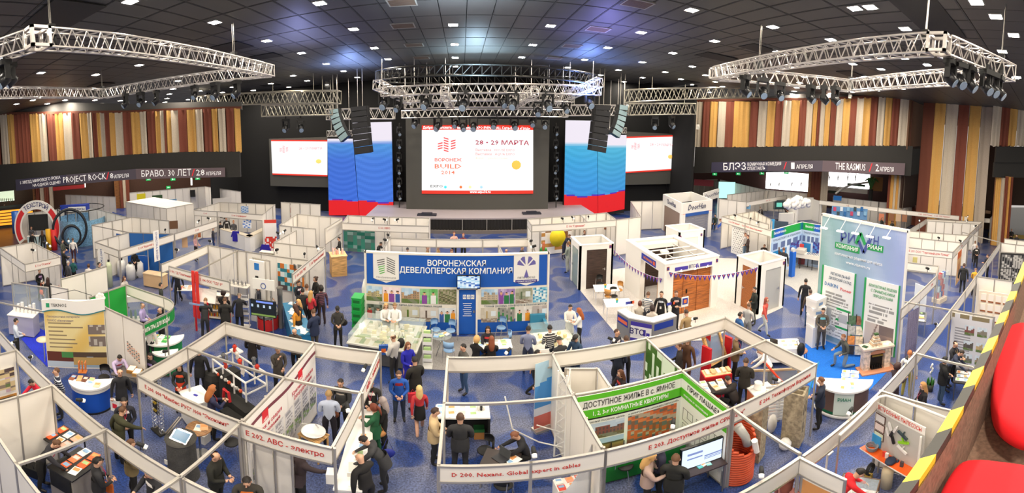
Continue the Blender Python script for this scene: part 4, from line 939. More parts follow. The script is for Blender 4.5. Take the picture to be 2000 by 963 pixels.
def stripe_mat(a, b):
    key = ('stripe', a, b)
    if key in MATS: return MATS[key]
    m=D.materials.new('knit');m.use_nodes=True;nt=m.node_tree;N,L=nt.nodes.new,nt.links.new;bs=nt.nodes['Principled BSDF']
    tc=N('ShaderNodeTexCoord');sp_=N('ShaderNodeSeparateXYZ');mt=N('ShaderNodeMath');mt.operation='MULTIPLY';mt.inputs[1].default_value=14
    fr=N('ShaderNodeMath');fr.operation='FRACT';gt=N('ShaderNodeMath');gt.operation='GREATER_THAN';gt.inputs[1].default_value=.6
    mx=N('ShaderNodeMix');mx.data_type='RGBA';mx.inputs[6].default_value=(*hexc(a),1);mx.inputs[7].default_value=(*hexc(b),1)
    L(tc.outputs['Object'],sp_.inputs[0]);L(sp_.outputs[2],mt.inputs[0]);L(mt.outputs[0],fr.inputs[0]);L(fr.outputs[0],gt.inputs[0]);L(gt.outputs[0],mx.inputs[0]);L(mx.outputs[2],bs.inputs['Base Color'])
    bs.inputs['Roughness'].default_value=.85;MATS[key]=m;return m
BK, NV, GY, CH = '191817', '20263A', '55524E', '2B2A29'
BR, BD, DK, GN = '5A3A22', 'C79A5A', '1E1713', '9A948C'
PEOPLE = [
 # left
 (61,445,'front',20,'4A4A50',BK,'short',BR,'man in a grey suit behind the counter of the ring arch',{}),
 (63,456,'stand',170,BK,BK,'short',DK,'man in black seen from behind at the ring arch counter',{}),
 (82,453,'stand',190,'22201C',BK,'long',BR,'woman in a long black coat with her back turned at the ring arch',{'hem':'22201C'}),
 (122,471,'front',60,'4F5248',CH,'short',DK,'man in a grey-green jacket beside the dark pipe rings',{'hem':'4F5248'}),
 (142,468,'stand',165,'E4DFDA','4A2A30','short',BR,'man in a white shirt and maroon trousers walking near the pipe rings',{}),
 (125,490,'read',120,BK,BK,'short',DK,'person in a long black coat at the left aisle stand',{'hem':BK}),
 (133,513,'stand',120,'4A4A52',CH,'short','B8B4AE','grey-haired man in a suit at the left aisle table',{}),
 (143,509,'front',150,'1F5A5A',BK,'short','B08850','woman in a teal sweater beside the grey-haired man',{'slim':.9,'h':1.65}),
 (77,529,'front',30,BK,BK,'short',DK,'man in black suit and lilac shirt under the fascia Е 116',{'inner':'C9B0CC','badge':'8A4AA0'}),
 (93,546,'stand',170,BK,BK,'long','3A2218','woman in black with long dark hair holding an orange bag',{'slim':.9,'h':1.66}),
 (262,492,'front',0,BK,BK,'long',DK,'woman in a black dress in front of the blue water poster',{'skirt':(BK,.35),'slim':.88,'h':1.66}),
 (194,516,'stand',80,CH,BK,'short',DK,'dark-haired person behind the two free white panels',{}),
 (173,519,'front',160,'D8D2CC',BK,'bun',BR,'woman with a brown bun behind the free white panels',{'h':1.62}),
 (243,544,'front',40,'C8C0B8',BK,'long',BR,'brown-haired woman behind the rail of the filter booth',{'slim':.9,'h':1.64}),
 (314,557,'stand',100,'2C302C',BK,'short',DK,'man in a dark green sweater outside the filter booth rail',{}),
 (31,627,'front',95,'C9D2E0',BK,'short',DK,'man in a pale blue shirt standing on the bright blue carpet',{}),
 (278,596,'front',70,'A99CCB',BK,'bald','8A8680','bald man in a lilac shirt inside the green filter booth',{}),
 (312,605,'front',-60,'1C1C1C',BK,'bald',GN,'balding man in a black jacket facing the lilac shirted man',{'hem':'1C1C1C'}),
 (291,634,'stand',150,'D8D4D0','26262C','short',DK,'man in a white shirt partly hidden under the green fascia',{}),
 (233,698,'desk',20,'C9B8DC',BK,'short',DK,'man in a lilac shirt and red tie leaning over the leaflet table',{'inner':'C84058'}),
 (293,695,'sit',-40,'1E1E22',BK,'short',DK,'young man in a black cardigan seated behind the leaflet table',{'inner':'8A78B0'}),
 (234,726,'stand',10,'26262A',BK,'none',BK,'bald man in a dark jacket holding a white carrier bag',{'hem':'26262A'}),
 (110,725,'back',-80,'20263A',CH,'short',BR,'man in a navy and white striped sweater by the blue counter',{'stripes':'C8CCD4'}),
 (63,746,'desk',-60,'D8203A',BK,'short',DK,'dark-haired man in a red shirt seated at the left edge',{}),
 (242,784,'front',0,'22222C',BK,'short',DK,'man in a dark suit shaking hands near the silver display stand',{'inner':'E8E4E0','badge':'C8324A','hem':'22222C'}),
 (238,802,'reach',120,'3A3A24',BK,'short',BR,'man in an olive and black padded jacket seen from behind',{'bulk':1.15,'hem':'3A3A24'}),
 (106,866,'lean',70,'26252C',BK,'short',BR,'man in a dark suit bending by the orange leaflet plinth',{'badge':'C8326A'}),
 (190,901,'front',100,'222226',BK,'short',DK,'dark-haired man in a suit carrying an orange folder',{'inner':'F0EEEA','badge':'C8324A','hem':'222226'}),
 (255,866,'front',95,'7A6A48',BK,'short',BR,'man in a tan jacket whose head is hidden by the white fascia',{'bulk':1.1,'hem':'7A6A48'}),
 (292,924,'read',-60,'2C2C30',BK,'short','8A5A38','brown-haired man in a dark suit looking down at the bottom left',{'inner':'E8E4E0'}),
 (345,531,'walk',-20,'1E1E24',BK,'short',DK,'person in black walking behind the fascia Е 103',{}),
 (401,588,'lean',170,'222224','26262A','short','8A6A48','man in a dark suit bending over the red lit product stand',{}),
 (436,572,'read',150,BK,BK,'curly','2A1A14','dark-haired visitor in black at the product shelves',{}),
 (439,586,'front',175,'24221F',BK,'short',BR,'man in a black coat seen from behind between the red poles',{'bulk':1.15,'hem':'24221F'}),
 (467,576,'reach',170,'222226',BK,'bald','8A7A6A','bald man in a dark suit reaching towards the shelves',{'hem':'222226'}),
 (505,560,'stand',60,'3A3A44',BK,'short',BR,'brown-haired man behind the white sign with a blue emblem',{}),
 (518,554,'reach',80,'262A34',BK,'short','C8C4BE','grey-haired man in a suit leaning over the blue brochure counter',{'inner':'9AB0D8'}),
 (584,553,'front',30,'20222C',BK,'short',DK,'dark-haired woman with a lanyard behind the brochure counter',{'inner':'F0F0F0','badge':'E05070','slim':.9,'h':1.65}),
 (591,568,'stand',180,'2A2A2C',BK,'short',DK,'visitor in black with a shoulder strap at the brochure counter',{}),
 (599,560,'stand',175,'D0CCC6','3A5070','short',BR,'tall visitor in a white sweater and jeans seen from behind',{'h':1.82}),
 (607,573,'front',150,'C8323A',BK,'long',BD,'blonde woman in a shiny red jacket',{'slim':.92,'h':1.66}),
 (616,545,'front',-60,'22201E',BK,'bun','3A2418','woman in a black leather jacket at the booth corner',{'slim':.92}),
 (627,563,'stand',200,'3A2A34','3A2A2A','curly',DK,'dark-haired woman in a striped sweater with a red arm stripe',{'stripes':'7A4A58'}),
 (583,590,'front',-70,'24242A',BK,'long','D8A868','blonde woman in a dark jacket reading at the brochure counter',{'slim':.9,'h':1.66}),
 (577,600,'reach',-130,'D08A28',BK,'long','4A2A1C','woman in an orange jacket and black skirt with a beige bag',{'skirt':(BK,.38),'shoe':'1A1614','slim':.92,'h':1.67}),
 (612,610,'front',-140,'222C48','4A4640','short',BR,'man in a navy hooded coat with a white fur collar',{'bulk':1.18,'hem':'222C48'}),
 (575,646,'read',-30,'3A342E',BK,'none',BK,'bald man in a dark jacket by the grey and red pipe coil',{'hem':'3A342E'}),
 (659,603,'front',5,'3C3A36','22201E','cap','1C1A18','woman in a dark coat and cap walking up the blue aisle',{'hem':'3C3A36','slim':.95,'h':1.68}),
 (492,652,'front',160,'2A2422','2A4468','short',BR,'man in a dark jacket with red lining behind the Е 200 fascia',{'hem':'2A2422'}),
 (543,682,'phone',20,'4A443E',BK,'short','4A3A2E','man in a grey-brown jacket holding his hand to his mouth',{'hem':'4A443E'}),
 (388,684,'stand',165,'1C1C1E','1C1C1E','short',DK,'tall man in a black suit standing back to the camera in booth Е 200',{'hem':'1C1C1E','h':1.82}),
 (350,717,'front',-10,'22221F','1E1C1C','long','3A2418','dark-haired woman in a black jacket over an orange blouse',{'inner':'D8502A','slim':.9,'h':1.67,'skirt':('D8401F',.08)}),
 (414,760,'read',110,'2A2A48',BK,'long','B06A38','red-haired woman in a navy cardigan bending in booth Е 200',{'slim':.92,'badge':'D84A3A'}),
 (665,747,'front',-20,'3A3A3A',BK,'short','3A3028','man in a dark coat talking at the washbasin display',{'inner':'C8BEB0','bulk':1.15,'hem':'3A3A3A'}),
 (642,770,'front',175,'BCC6DC','22202A','short','A88858','man in a pale blue shirt carrying a brown shoulder bag',{}),
 (421,890,'front',60,'24241E','26261E','bald','3A2A20','balding man in a black jacket standing under the thin beam',{'bulk':1.12,'hem':'24241E'}),
 (482,940,'read',-10,'34302A',BK,'short',DK,'man in an orange sweater under a dark jacket at the bottom edge',{'inner':'D8702A','bulk':1.12}),
 (594,884,'reach',120,'3A2E30',BK,'short',DK,'man in a dark maroon suit reaching to the white counter',{'hem':'3A2E30'}),
 # centre
 (754,597,'read',10,'F2EEEA',BK,'long','D8B078','blonde woman in a white blouse by the left photo wall',{'slim':.9,'h':1.68,'skirt':(BK,.3)}),
 (771,597,'read',-10,'F2F0EE','7A6A58','short','9A7A50','man in a white sweater looking at the city model',{}),
 (768,659,'front',-130,'C4C0B8','2E2C2A','bald','5A3A28','balding man in a pale sweater with a black backpack',{'bulk':1.05}),
 (797,675,'front',30,'2424A8','2424A8','long','7A4A2A','woman in a royal blue dress',{'skirt':('2424A8',.42),'shoe':'2A1814','slim':.9,'h':1.7}),
 (810,704,'front',-150,'26241F','26241F','short',DK,'tall man in a black coat next to the blue dress',{'bulk':1.12,'hem':'26241F','h':1.8}),
 (779,731,'front',0,'2458B0','3E4A5C','short','5A4030','young man in a blue and white track jacket with a red T-shirt',{'inner':'8A1F2C','bulk':1.05,'hem':'2458B0','h':1.68}),
 (819,760,'walk',185,'B83238',BK,'long','E0C080','blonde woman in a red top and black skirt walking away',{'skirt':(BK,.3),'shoe':'C8B090','slim':.88,'h':1.55}),
 (724,748,'front',-10,'242220','1E1C1C','short',DK,'man in a black leather jacket behind the slanting fascia',{'inner':'ECE6E2','hem':'242220','badge':'D84A6A'}),
 (730,796,'read',-120,'1F5A38','1F5A38','tail','7A3A24','woman in a green dress reading at the white counter',{'skirt':('1F5A38',.2),'slim':.9,'h':1.66}),
 (747,783,'front',-100,BK,BK,'long','A89A96','ash-blonde woman in black beside the green dress',{'slim':.92,'h':1.68}),
 (850,804,'front',90,'C8AE84','1E1E22','short','3A2418','man in a beige jacket at the left post of booth D 200',{'bulk':1.12,'hem':'C8AE84'}),
 (899,816,'front',178,'2C2C2E','26262A','short','5A4030','broad man in a dark suit with his back to us in booth D 200',{'bulk':1.12,'hem':'2C2C2E','h':1.84}),
 (715,860,'lean',-100,'3A3A3C','2A2A2E','short',DK,'man in a grey suit bending over the white counter with a blue bag',{'hem':'3A3A3C'}),
 (704,894,'reach',-140,'1E1C1C','1C1A1C','none',BK,'man with shaved head in a black waistcoat and white sleeves',{'bulk':1.08}),
 (905,678,'front',-60,'55524C','3A5578','short',DK,'man in a grey check shirt and jeans at the developer stand',{'hem':'55524C'}),
 (931,663,'sit',150,'1C1A1A',BK,'curly','D8A868','curly blonde woman in black at the developer table',{'slim':.95}),
 (960,663,'sit',185,'1F1C1A',BK,'long','8A4A2A','auburn-haired woman in black at the developer table',{'slim':.95}),
 (953,643,'sit',0,'26242C',BK,'long','2E1C16','dark-haired woman with a red scarf facing us at the developer table',{'inner':'B83238','slim':.95}),
 (1032,643,'front',175,'8288A4','2E3448','short',DK,'man in a blue-grey T-shirt with a bag strap at the small model',{}),
 (1074,641,'front',-160,'26262A','22262E','short',DK,'man in a black and white striped polo shirt at the small model',{'stripes':'D8D4CC'}),
 (1093,665,'reach',-150,'2A2A2C','1E2230','cap','2A2822','man in a dark cap pointing at the small model',{'hem':'2A2A2C'}),
 (1124,660,'read',-40,'28405C','2A3A50','cap','1E1C1C','man in a navy cap walking past the small model',{'hem':'28405C'}),
 (1114,600,'read',20,'EAE6E0','22222A','short',DK,'black-haired woman in a white dress looking at a phone',{'skirt':('DCD8D0',.34),'slim':.92,'h':1.7}),
 (1131,607,'read',-100,'F0EEEA','1E1E22','long','A8582A','red-haired woman in a white top and black trousers',{'slim':.88,'h':1.68}),
 (1205,649,'stand',60,'26242C',BK,'short','4A3020','dark-suited man just beyond the back fascia',{'inner':'E8E0E0'}),
 (1223,662,'front',180,'4A3A30',BK,'short','4A3020','brown-haired visitor half hidden behind the back fascia',{}),
 (1250,593,'sit',170,'D8CCBC',BK,'bun','6A3A2A','brown-haired woman in beige seated behind the curved counter',{'slim':.95}),
 (1266,575,'front',160,'E8E4DC','3A3C48','short',BR,'man in a white and navy striped sweater at the pavilion',{'stripes':'44506A'}),
 (1274,602,'sit',185,'D8CCC0',BK,'curly','2A1A18','curly dark-haired woman in beige behind the curved counter',{'slim':.95}),
 (1292,574,'stand',-5,'1C1C1E','1C1C1E','short','3A2818','man in a black suit with a white badge at the pavilion',{'inner':'D0D4DC','hem':'1C1C1E','badge':'3A3A4A'}),
 (1321,573,'fold',20,'24242A','22222A','short','5A3A28','man with folded arms beside the orange garage door',{'inner':'E8C8C0','hem':'24242A','badge':'3A3A4A'}),
 (1341,611,'reach',-150,'9A8058','6A5A42','short','3A2418','man in a tan jacket at the end of the curved counter',{'hem':'9A8058'}),
 (1062,477,'front',170,'4A9A4A','3A3A44','long','A85A30','woman in a green top at the food poster',{'slim':.9,'h':1.64}),
 (1111,461,'lean',60,'24283A','24283A','short','5A3420','man in a navy sweater bending at the food booth',{}),
 (1109,477,'front',-120,'8A948A','A8ACA4','short',BR,'man in pale grey and light trousers in the aisle by the left white cube',{}),
 (1142,453,'stand',20,'3A3034',BK,'short','6A3A2A','dark-haired visitor behind the left white cube',{}),
 (1020,484,'read',60,'2A2628',BK,'short','7A5A40','person bending behind the developer wall at its right end',{}),
 (1474,565,'front',-70,'1E2420','4A4A3E','short',DK,'bearded man in a black coat standing by the right white cube',{'hem':'1E2420','bulk':1.08}),
 (1463,597,'front',150,'B4B2AE','8A8A86','short','5A3E28','man in a grey T-shirt talking near the right white cube',{}),
 (1446,615,'stand',120,'2A5890','2A3A5A','short',DK,'dark-haired man in a blue shirt behind the grey T-shirt',{}),
 (1497,586,'walk',70,'D0584A','C8CCC6','long','9A4A3A','woman in a red top and pale trousers in front of the frosted door',{'slim':.9,'h':1.68}),
 (1574,549,'stand',178,'1E1E22','1C1C20','short',DK,'tall man in a black suit walking towards the machines',{'hem':'1E1E22','h':1.85}),
 (1583,570,'stand',185,'55483E','34506E','short','4A3A30','man in a brown jacket and jeans behind the air conditioner boxes',{}),
 (1608,607,'front',10,'5A544C','4A4640','short',DK,'man in a grey suit and turquoise shirt stepping off the blue carpet',{'inner':'6AC0D0','hem':'5A544C'}),
 (1648,658,'kneel',-60,'4A4C46','7A8A94','short','7A4A2C','brown-haired man kneeling by the tile rack',{}),
 (1440,657,'front',100,'6A5438','1E1C1A','short','5A4030','man in a brown jacket with a lanyard in booth Е 204',{'hem':'6A5438','badge':'B8405A','bulk':1.1}),
 (1487,685,'lean',-100,'E8E4E0',BK,'short',DK,'dark-haired man in white bending over the glazing samples',{}),
 (1457,706,'front',175,'2A2620','24221E','short','4A3424','man in a dark suit standing with his back turned in booth Е 204',{'inner':'F0F0F0','hem':'2A2620','bulk':1.08}),
 (1424,742,'desk',-120,'26201E',BK,'short','2A1E18','dark figure in a brown coat sitting at the leaflet table of Е 204',{'bulk':1.15}),
 (1604,743,'front',-100,'1E2538',BK,'short','6A4228','man in a navy jacket with a white stripe beside the concrete block',{'hem':'1E2538','inner':'F0EEEA'}),
 (1212,729,'sit',-60,'2A1E22',BK,'long','6A4028','brown-haired woman with a red scarf sitting under the leafy wall',{'inner':'C83A3A'}),
 (1209,676,'front',170,'222838','20242C','short',DK,'man in a dark blue jacket whose legs show under the back fascia',{}),
 (1071,722,'lean',-60,'3A3034',BK,'short',BR,'man bending towards the white sign stand',{}),
 (1050,690,'walk',80,'1E1E20','1E1E20','short',DK,'person in black walking behind the fascia, legs in mid stride',{}),
 (1326,675,'front',-90,'2A2422','2A2422','short',BR,'man in a black jacket reading under the fascia at the leafy wall',{'hem':'2A2422'}),
 (1343,664,'stand',160,'5A3C28','5A3C28','short',BR,'person in brown trousers mostly hidden by the back fascia',{}),
 (1009,850,'desk',-80,'26262A',BK,'short','7A4A30','man in a dark suit working at the laptop table of booth D 200',{'inner':'E8E4E0'}),
 (1272,893,'read',90,'BCA094','1C1A1C','long','D8A868','blonde woman in a beige jacket in booth Е 203',{'slim':.95,'bulk':1.1,'h':1.68,'hem':'BCA094'}),
 (1289,872,'front',-80,'24243A',BK,'short',DK,'dark-shirted man opposite the blonde woman',{'badge':'E8E4E0'}),
 (1320,896,'front',170,'22221F','1E1E1E','short','6A4830','man in a black jacket watching the white screen',{'bulk':1.15,'hem':'22221F'}),
 (1541,937,'front',150,'B07068','3A2A2A','long','7A4030','woman in a dusty pink padded jacket at the bottom edge',{'bulk':1.15,'hem':'B07068'}),
 (1675,924,'lean',110,'E0242C','2A3A24','short',DK,'dark-haired man in a bright red polo shirt at the bottom right',{}),
 # right
 (1777,690,'stand',175,'E4E0DA','B8AC58','short','B06A38','red-haired person in white top and khaki trousers at the right rail',{}),
 (1753,716,'read',120,'3A2A30','C8A890','curly','3A1E1A','curly dark-haired woman at the right rail',{'skirt':('3A2A30',.3),'slim':.95,'shoe':'2A1814','h':1.66}),
 (1866,672,'read',60,'26262C',BK,'bald','4A3A30','balding man in a dark jacket bending at the printed sheet',{'badge':'C8A878'}),
 (1875,689,'lean',90,'30364C',BK,'short','2E2018','man in a navy sweater leaning over the desk at the printed sheet',{}),
 (1846,703,'front',110,'161616','3A5068','hood','1A1A1A','man in a black hooded jacket and jeans at the right rail desk',{'bulk':1.15,'hem':'161616'}),
 (1803,753,'front',-70,'1E1A20','1C1A1C','long','C8945A','fair long-haired woman in a black suit with a white badge',{'inner':'B03A50','badge':'C8506A','slim':.92,'h':1.68,'hem':'1E1A20'}),
 (1908,481,'front',10,'22201E','22201E','short','B8ACA0','grey-haired man in a dark suit coming down the right aisle',{'hem':'22201E','inner':'D8D0C8'}),
 (1905,473,'stand',180,'EAE6E2','2A2A30','short','7A5A40','person in a white shirt in the far right aisle',{}),
 (1883,518,'stand',178,'262626','222222','short','4A3020','broad man in a dark jacket walking away beside the orange poster',{'hem':'262626','bulk':1.15,'h':1.84}),
 (1929,500,'read',-60,'2A2A30',BK,'short','5A4030','man in dark clothes leaning at the right booth rail',{}),
 (1906,526,'front',175,'D8A030',BK,'bald','8A6A50','bald man in a mustard top near the right booth rail',{}),
 (1976,449,'front',0,'1E1C1C',BK,'short','B08A70','man in a black jacket at the far right doorway',{}),
 (1986,460,'front',-40,'26242A',BK,'short',DK,'dark-haired person at the far right doorway',{}),
 (1723,427,'read',60,'2A2E2A',BK,'long','8A5A40','fair woman behind the tall Rian wall',{}),
 (1743,433,'sit',30,'3A3A30',BK,'curly','3A2A22','dark-haired person behind the tall Rian wall',{}),
 (1408,430,'lean',-90,'2A55B8','2A55B8','short','6A3A2A','man in bright blue overalls carrying something in the aisle',{}),
 (1456,458,'front',60,'C0BCBC','6A8094','short','7A4A34','man in grey with jeans behind the white patterned screen',{}),
 (1461,462,'front',-80,'3A2A28','2A2220','short','5A2A22','dark-haired person facing the man in grey at the patterned screen',{}),
 (1493,480,'desk',20,'2A221F',BK,'short','6A4A38','man with folded hands at the laptop beside the right booths',{}),
 (1520,484,'stand',180,'3A302A','3A302A','long','5A3A28','long-haired visitor watching the machine posters',{'slim':.95}),
 (1531,487,'stand',182,'24242A','22222A','short','6A4028','tall man in a dark suit watching the machine posters',{'h':1.9,'hem':'24242A'}),
 (1440,411,'sit',-10,'3A3A40',BK,'short','6A4028','brown-haired man seated beyond the patterned screen booth',{}),
 (1429,415,'sit',-30,'4A3A3A',BK,'short','8A4A34','auburn-haired person seated beyond the patterned screen booth',{}),
 (1397,421,'sit',-20,'2A3A34',BK,'short',DK,'dark-haired person seated next to the garage door tower',{}),
 (1486,406,'desk',-60,'3A302E',BK,'short','7A4A38','person leaning at the far white counter',{}),
 (1537,400,'front',20,'3A2A2A',BK,'long','6A4030','long-haired woman beside the small far screen',{}),
 (1547,386,'front',-20,'C8B89A',BK,'short','A8845A','fair-haired person above the white balloons',{}),
 (1449,367,'point',-10,'1E1E20',BK,'short',DK,'presenter in black pointing at the bright projection',{}),
 (442,426,'stand',20,'2E2A28','2E2A28','short',DK,'tall man in a dark suit standing in the far left booth row',{'inner':'E8E4E0','h':1.9}),
 (456,433,'front',-20,'4A4A50',BK,'short','A8683A','fair man in a grey suit in the far left booth row',{}),
 (430,435,'sit',170,'2A2C34',BK,'short',DK,'man in a dark suit seated with his back to us, far left row',{}),
 (416,446,'stand',100,'3A3A44','2A4070','short',DK,'person in blue jeans behind the far left fascia',{}),
 (382,461,'front',60,'D8A8A8','2A2222','long','C8A078','woman in a pink sweater in the furniture booth',{'slim':.95}),
 (662,466,'front',-80,'222224','222224','short',DK,'dark figure by the wooden crate at the blue aisle',{}),
 (835,484,'stand',80,'8A6A48',BK,'short','A87858','man in a tan jacket walking behind the developer wall',{}),
 (856,482,'front',70,'9A7A50',BK,'short','A87858','second man in a tan jacket behind the developer wall, farther right',{}),
 (796,487,'sit',180,'24344C',BK,'short','2A2A34','person in a navy jacket sitting behind the developer wall',{'bulk':1.15}),
 (882,491,'read',60,'3A3438',BK,'short','7A4A38','brown-haired visitor reading behind the developer wall',{}),
 (989,489,'sit',0,'4A4A44',BK,'none',BK,'bald man facing us behind the developer wall',{}),
 (743,476,'desk',60,'1E1E20',BK,'short',DK,'dark-haired man bending over a white table under the green print',{}),
 (887,456,'front',20,'D8A898',BK,'short','7A4028','auburn-haired woman in pink sitting below the stage front',{}),
 (905,459,'front',-20,'6A2A34',BK,'short','8A4A30','woman in dark red sitting below the stage front',{}),
 (8,400,'stand',90,BK,BK,'short',DK,'dark figure standing at the orange lit bar',{}),
 (172,386,'stand',30,BK,BK,'short',DK,'dark figure among the far partitions under the left banner',{}),
 (194,391,'front',60,'24242A',BK,'short','6A4A38','second dark figure among the far partitions, next to the column',{}),
]
for a in PEOPLE: person(*a[:9], **a[9])
# ---------------------------------------------------------------- generic furniture
def xy(px, py, z): v = at(px, py, z); return v.x, v.y
def gp(px, py, z): v = at(px, py, z); return (v.x, v.y, 0)
def carpet(name, pts, c, z=.012, rough=.9):
    mb=MB();mb.v=[tuple(at(x,y,z)) for x,y in pts];mb.f=[tuple(reversed(range(len(pts))))];mb.m=[0]
    me = mb.o(name, mat(c, rough, kind='carpet')); return struct(me)
def table(label,loc,w,d,h,top='F4F1EA',leg='C8C4BC',rz=0,cat='table',thick=.035,wood_=False,name='table'):
    t=T(name,label,cat,loc,rz);MB().b(-w/2,w/2,-d/2,d/2,h-thick,h).o('tabletop',mat(top,.4,kind='wood' if wood_ else None),t)
    for sx in (-1,1):
        for sy in (-1,1):rod('leg',t,(sx*(w/2-.05),sy*(d/2-.05),0),(sx*(w/2-.05),sy*(d/2-.05),h-thick),.022,mat(leg,.3,.6),8)
    return t
def counter(label,loc,w,d,h,body='EDE8DF',top='F6F3EE',rz=0,cat='counter',over=.03,plinth='4A4845',name='counter'):
    t=T(name,label,cat,loc,rz);MB().b(-w/2,w/2,-d/2,d/2,.05,h-.04).o('body',mat(body,.5),t)
    MB().b(-w/2-over,w/2+over,-d/2-over,d/2+over,h-.04,h).o('worktop',mat(top,.4),t);MB().b(-w/2+.03,w/2-.03,-d/2+.03,d/2-.03,0,.05).o('plinth',mat(plinth),t)
    return t
_chair = {}
def chair(label, loc, rz, kind='black', group=None):
    if kind in _chair:return dup(_chair[kind],loc,rz,label,group)
    c={'black':'1C1B1A','blue':'8FB4DC','wood':'C8904A'}[kind];t=T('chair',label,'chair',loc,rz,group);m=mat(c,.6)
    MB().lathe([(0,.44),(.2,.44),(.22,.465),(.2,.49),(0,.49)],n=14,sx=1,sy=.95).o('seat',m,t,True)
    mb = MB(); n = 10
    for r, o_ in ((.23,0),(.215,0)):
        for zz in (.62,.85):
            for i in range(n+1):a=PI*.1+PI*.8*i/n;mb.v.append((r*math.cos(a),r*math.sin(a)*.9+.02,zz+(.03*math.sin(PI*i/n) if zz>.7 else 0)))
    q = n+1
    for i in range(n):
        for a,b in ((0,q),(2*q,3*q)):mb.f.append((a+i,a+i+1,b+i+1,b+i));mb.m.append(0)
        mb.f.append((q+i,q+i+1,3*q+i+1,3*q+i));mb.m.append(0);mb.f.append((i,2*q+i,2*q+i+1,i+1));mb.m.append(0)
    mb.o('backrest', m, t, True)
    for sx in (-1,1):
        rod('leg',t,(sx*.2,-.2,0),(sx*.15,-.12,.45),.013,CHROME);rod('leg',t,(sx*.21,.22,0),(sx*.2,.14,.72),.013,CHROME)
    _chair[kind] = t; return t
def sheets(label,top,pts,cols,group,size=(.21,.29),z=.006,name='leaflet',cat='leaflet'):
    """loose papers on a surface; pts = (x, y, turn) in metres relative to top=(x, y, z, rz)"""
    c, s = math.cos(top[3]), math.sin(top[3])
    for k, (x, y, a) in enumerate(pts):
        col = cols[k % len(cols)]; hgt = z*(1+3*rnd(k, x))
        o=MB().b(-size[0]/2,size[0]/2,-size[1]/2,size[1]/2,0,hgt).b(-size[0]*.38,size[0]*.38,0,size[1]*.38,hgt,hgt+.001,1).o(name,[mat(col,.5),mat(['8FB4D8','E8A060','C8C4BC','A8C888'][k % 4],.5)],None,loc=(top[0]+x*c-y*s,top[1]+x*s+y*c,top[2]+.001),rz=top[3]+a)
        tag(o, label, cat, group)
def grid(nx,ny,dx,dy,j=.03):return [((i-(nx-1)/2)*dx+j*(rnd(i,k)-.5),(k-(ny-1)/2)*dy+j*(rnd(k,i,3)-.5),.4*(rnd(i,k,5)-.5)) for k in range(ny) for i in range(nx)]
def wp(name,label,cat,P,Q,a,b,fn,n=(24,16),off=.03,group=None,parent=None,back=None,emit=0):
    """flat print on the upright plane P-Q, between the sight lines of pixel a (top left) and b (bottom right)"""
    A,B=online(*a,P,Q),online(*b,P,Q);d=Vector((B.x-A.x,B.y-A.y,0));L=d.length;d /= L;nrm=Vector((d.y,-d.x,0))
    t=parent or T(name,label,cat,(A.x+nrm.x*off,A.y+nrm.y*off,0),math.atan2(d.y,d.x),group)
    z1,z0=max(A.z,B.z) if fn is None else A.z,min(A.z,B.z) if fn is None else B.z
    if z0 < .03: z0 = .03
    MB().b(0,L,.001,.018,z0,z1).o('backing',mat(back or 'EDE8DF'),t)
    if fn:picture('print',t,.005,L-.005,z0+.005,z1-.005,fn,0,n,emit=emit)
    return t, L, z0, z1
def letters(t,s,x0,x1,z,h,c,bold=.012,y=-.006,emit=0,fit=True,**k):
    o=text(s,t,((x0+x1)/2,y,z),h*1.3,mat(c,.5,emit=emit),bold=bold,ext=.002,**k);
    if fit: o.scale.x = (x1-x0)/max(o['w'], .01)
    return o
# ---------------------------------------------------------------- developer stand in the middle
carpet('floor_carpet_grey',[(700,646),(1090,648),(1107,672),(1100,700),(1010,722),(870,723),(745,713),(672,690)],'A19C98',rough=.95)
VY = 16.45
def vp(px, py): q = aty(px, py, VY); return q.x, q.z
t=T('developer_wall','long blue and white wall lettered ВОРОНЕЖСКАЯ ДЕВЕЛОПЕРСКАЯ КОМПАНИЯ with two rows of photographs','display wall',(0,VY,0))
X0,X1,ZT_=vp(712,493)[0],vp(1073,494)[0],vp(890,497.5)[1];ZB=vp(890,561)[1];Z2=.62
BLU = mat('1458B8', .5)
MB().b(X0,X1,.02,.14,0,ZT_).o('frame_panel',WHITE,t);MB().b(X0+.09,X1-.09,0,.02,ZB,ZT_-.06).o('blue_header',BLU,t);MB().b(X0+.09,X1-.09,0,.02,.04,Z2).o('blue_skirting',BLU,t)
MB().b(X0-.02,X0+.06,-.02,.16,0,ZT_+.02).b(X1-.06,X1+.02,-.02,.16,0,ZT_+.02).b(X0,X1,-.02,.16,ZT_-.05,ZT_+.02).o('white_frame',WHITE,t)
zr=[(vp(800,563)[1],vp(800,592)[1]),(vp(800,599)[1],vp(800,627)[1])]
cols_=[(714,746.5),(748,783),(784.5,819),(820.5,855),(856.5,891),(940,971.5),(973,1005),(1007,1038.5),(1040.5,1071)]
P_=[[pic_city(1,wall='D8C890'),pic_people(2,'F0D8DC'),pic_city(3,wall='C8A078'),pic_people(4,'4FA84A',2),pic_noise(['5A5A40','8A8468','6A7A4A','A8A088'],5,12),pic_city(6,wall='D8C8B0'),pic_people(7,'8A6AB0'),pic_room(8,'8A9078','5A6A50'),pic_noise(['6AB8D8','A8D8E8','3A88B8','E8F0F0'],9,9)],
      [pic_people(11,'2A3A2A',2),pic_people(10,'C8C0B8',2),pic_room(12,'C8C4A8','5A7A2A'),pic_room(13,'D8D0C8','6A5A50'),pic_people(14,'D8DCE0',3),pic_room(15,'C8C0B0','B8A070'),pic_noise(['9A9890','3A8A4A','C8C4BC','6A6A68'],16,8),pic_people(17,'E0D8D0',2),pic_room(18,'B8ACA8','8A7A70')]]
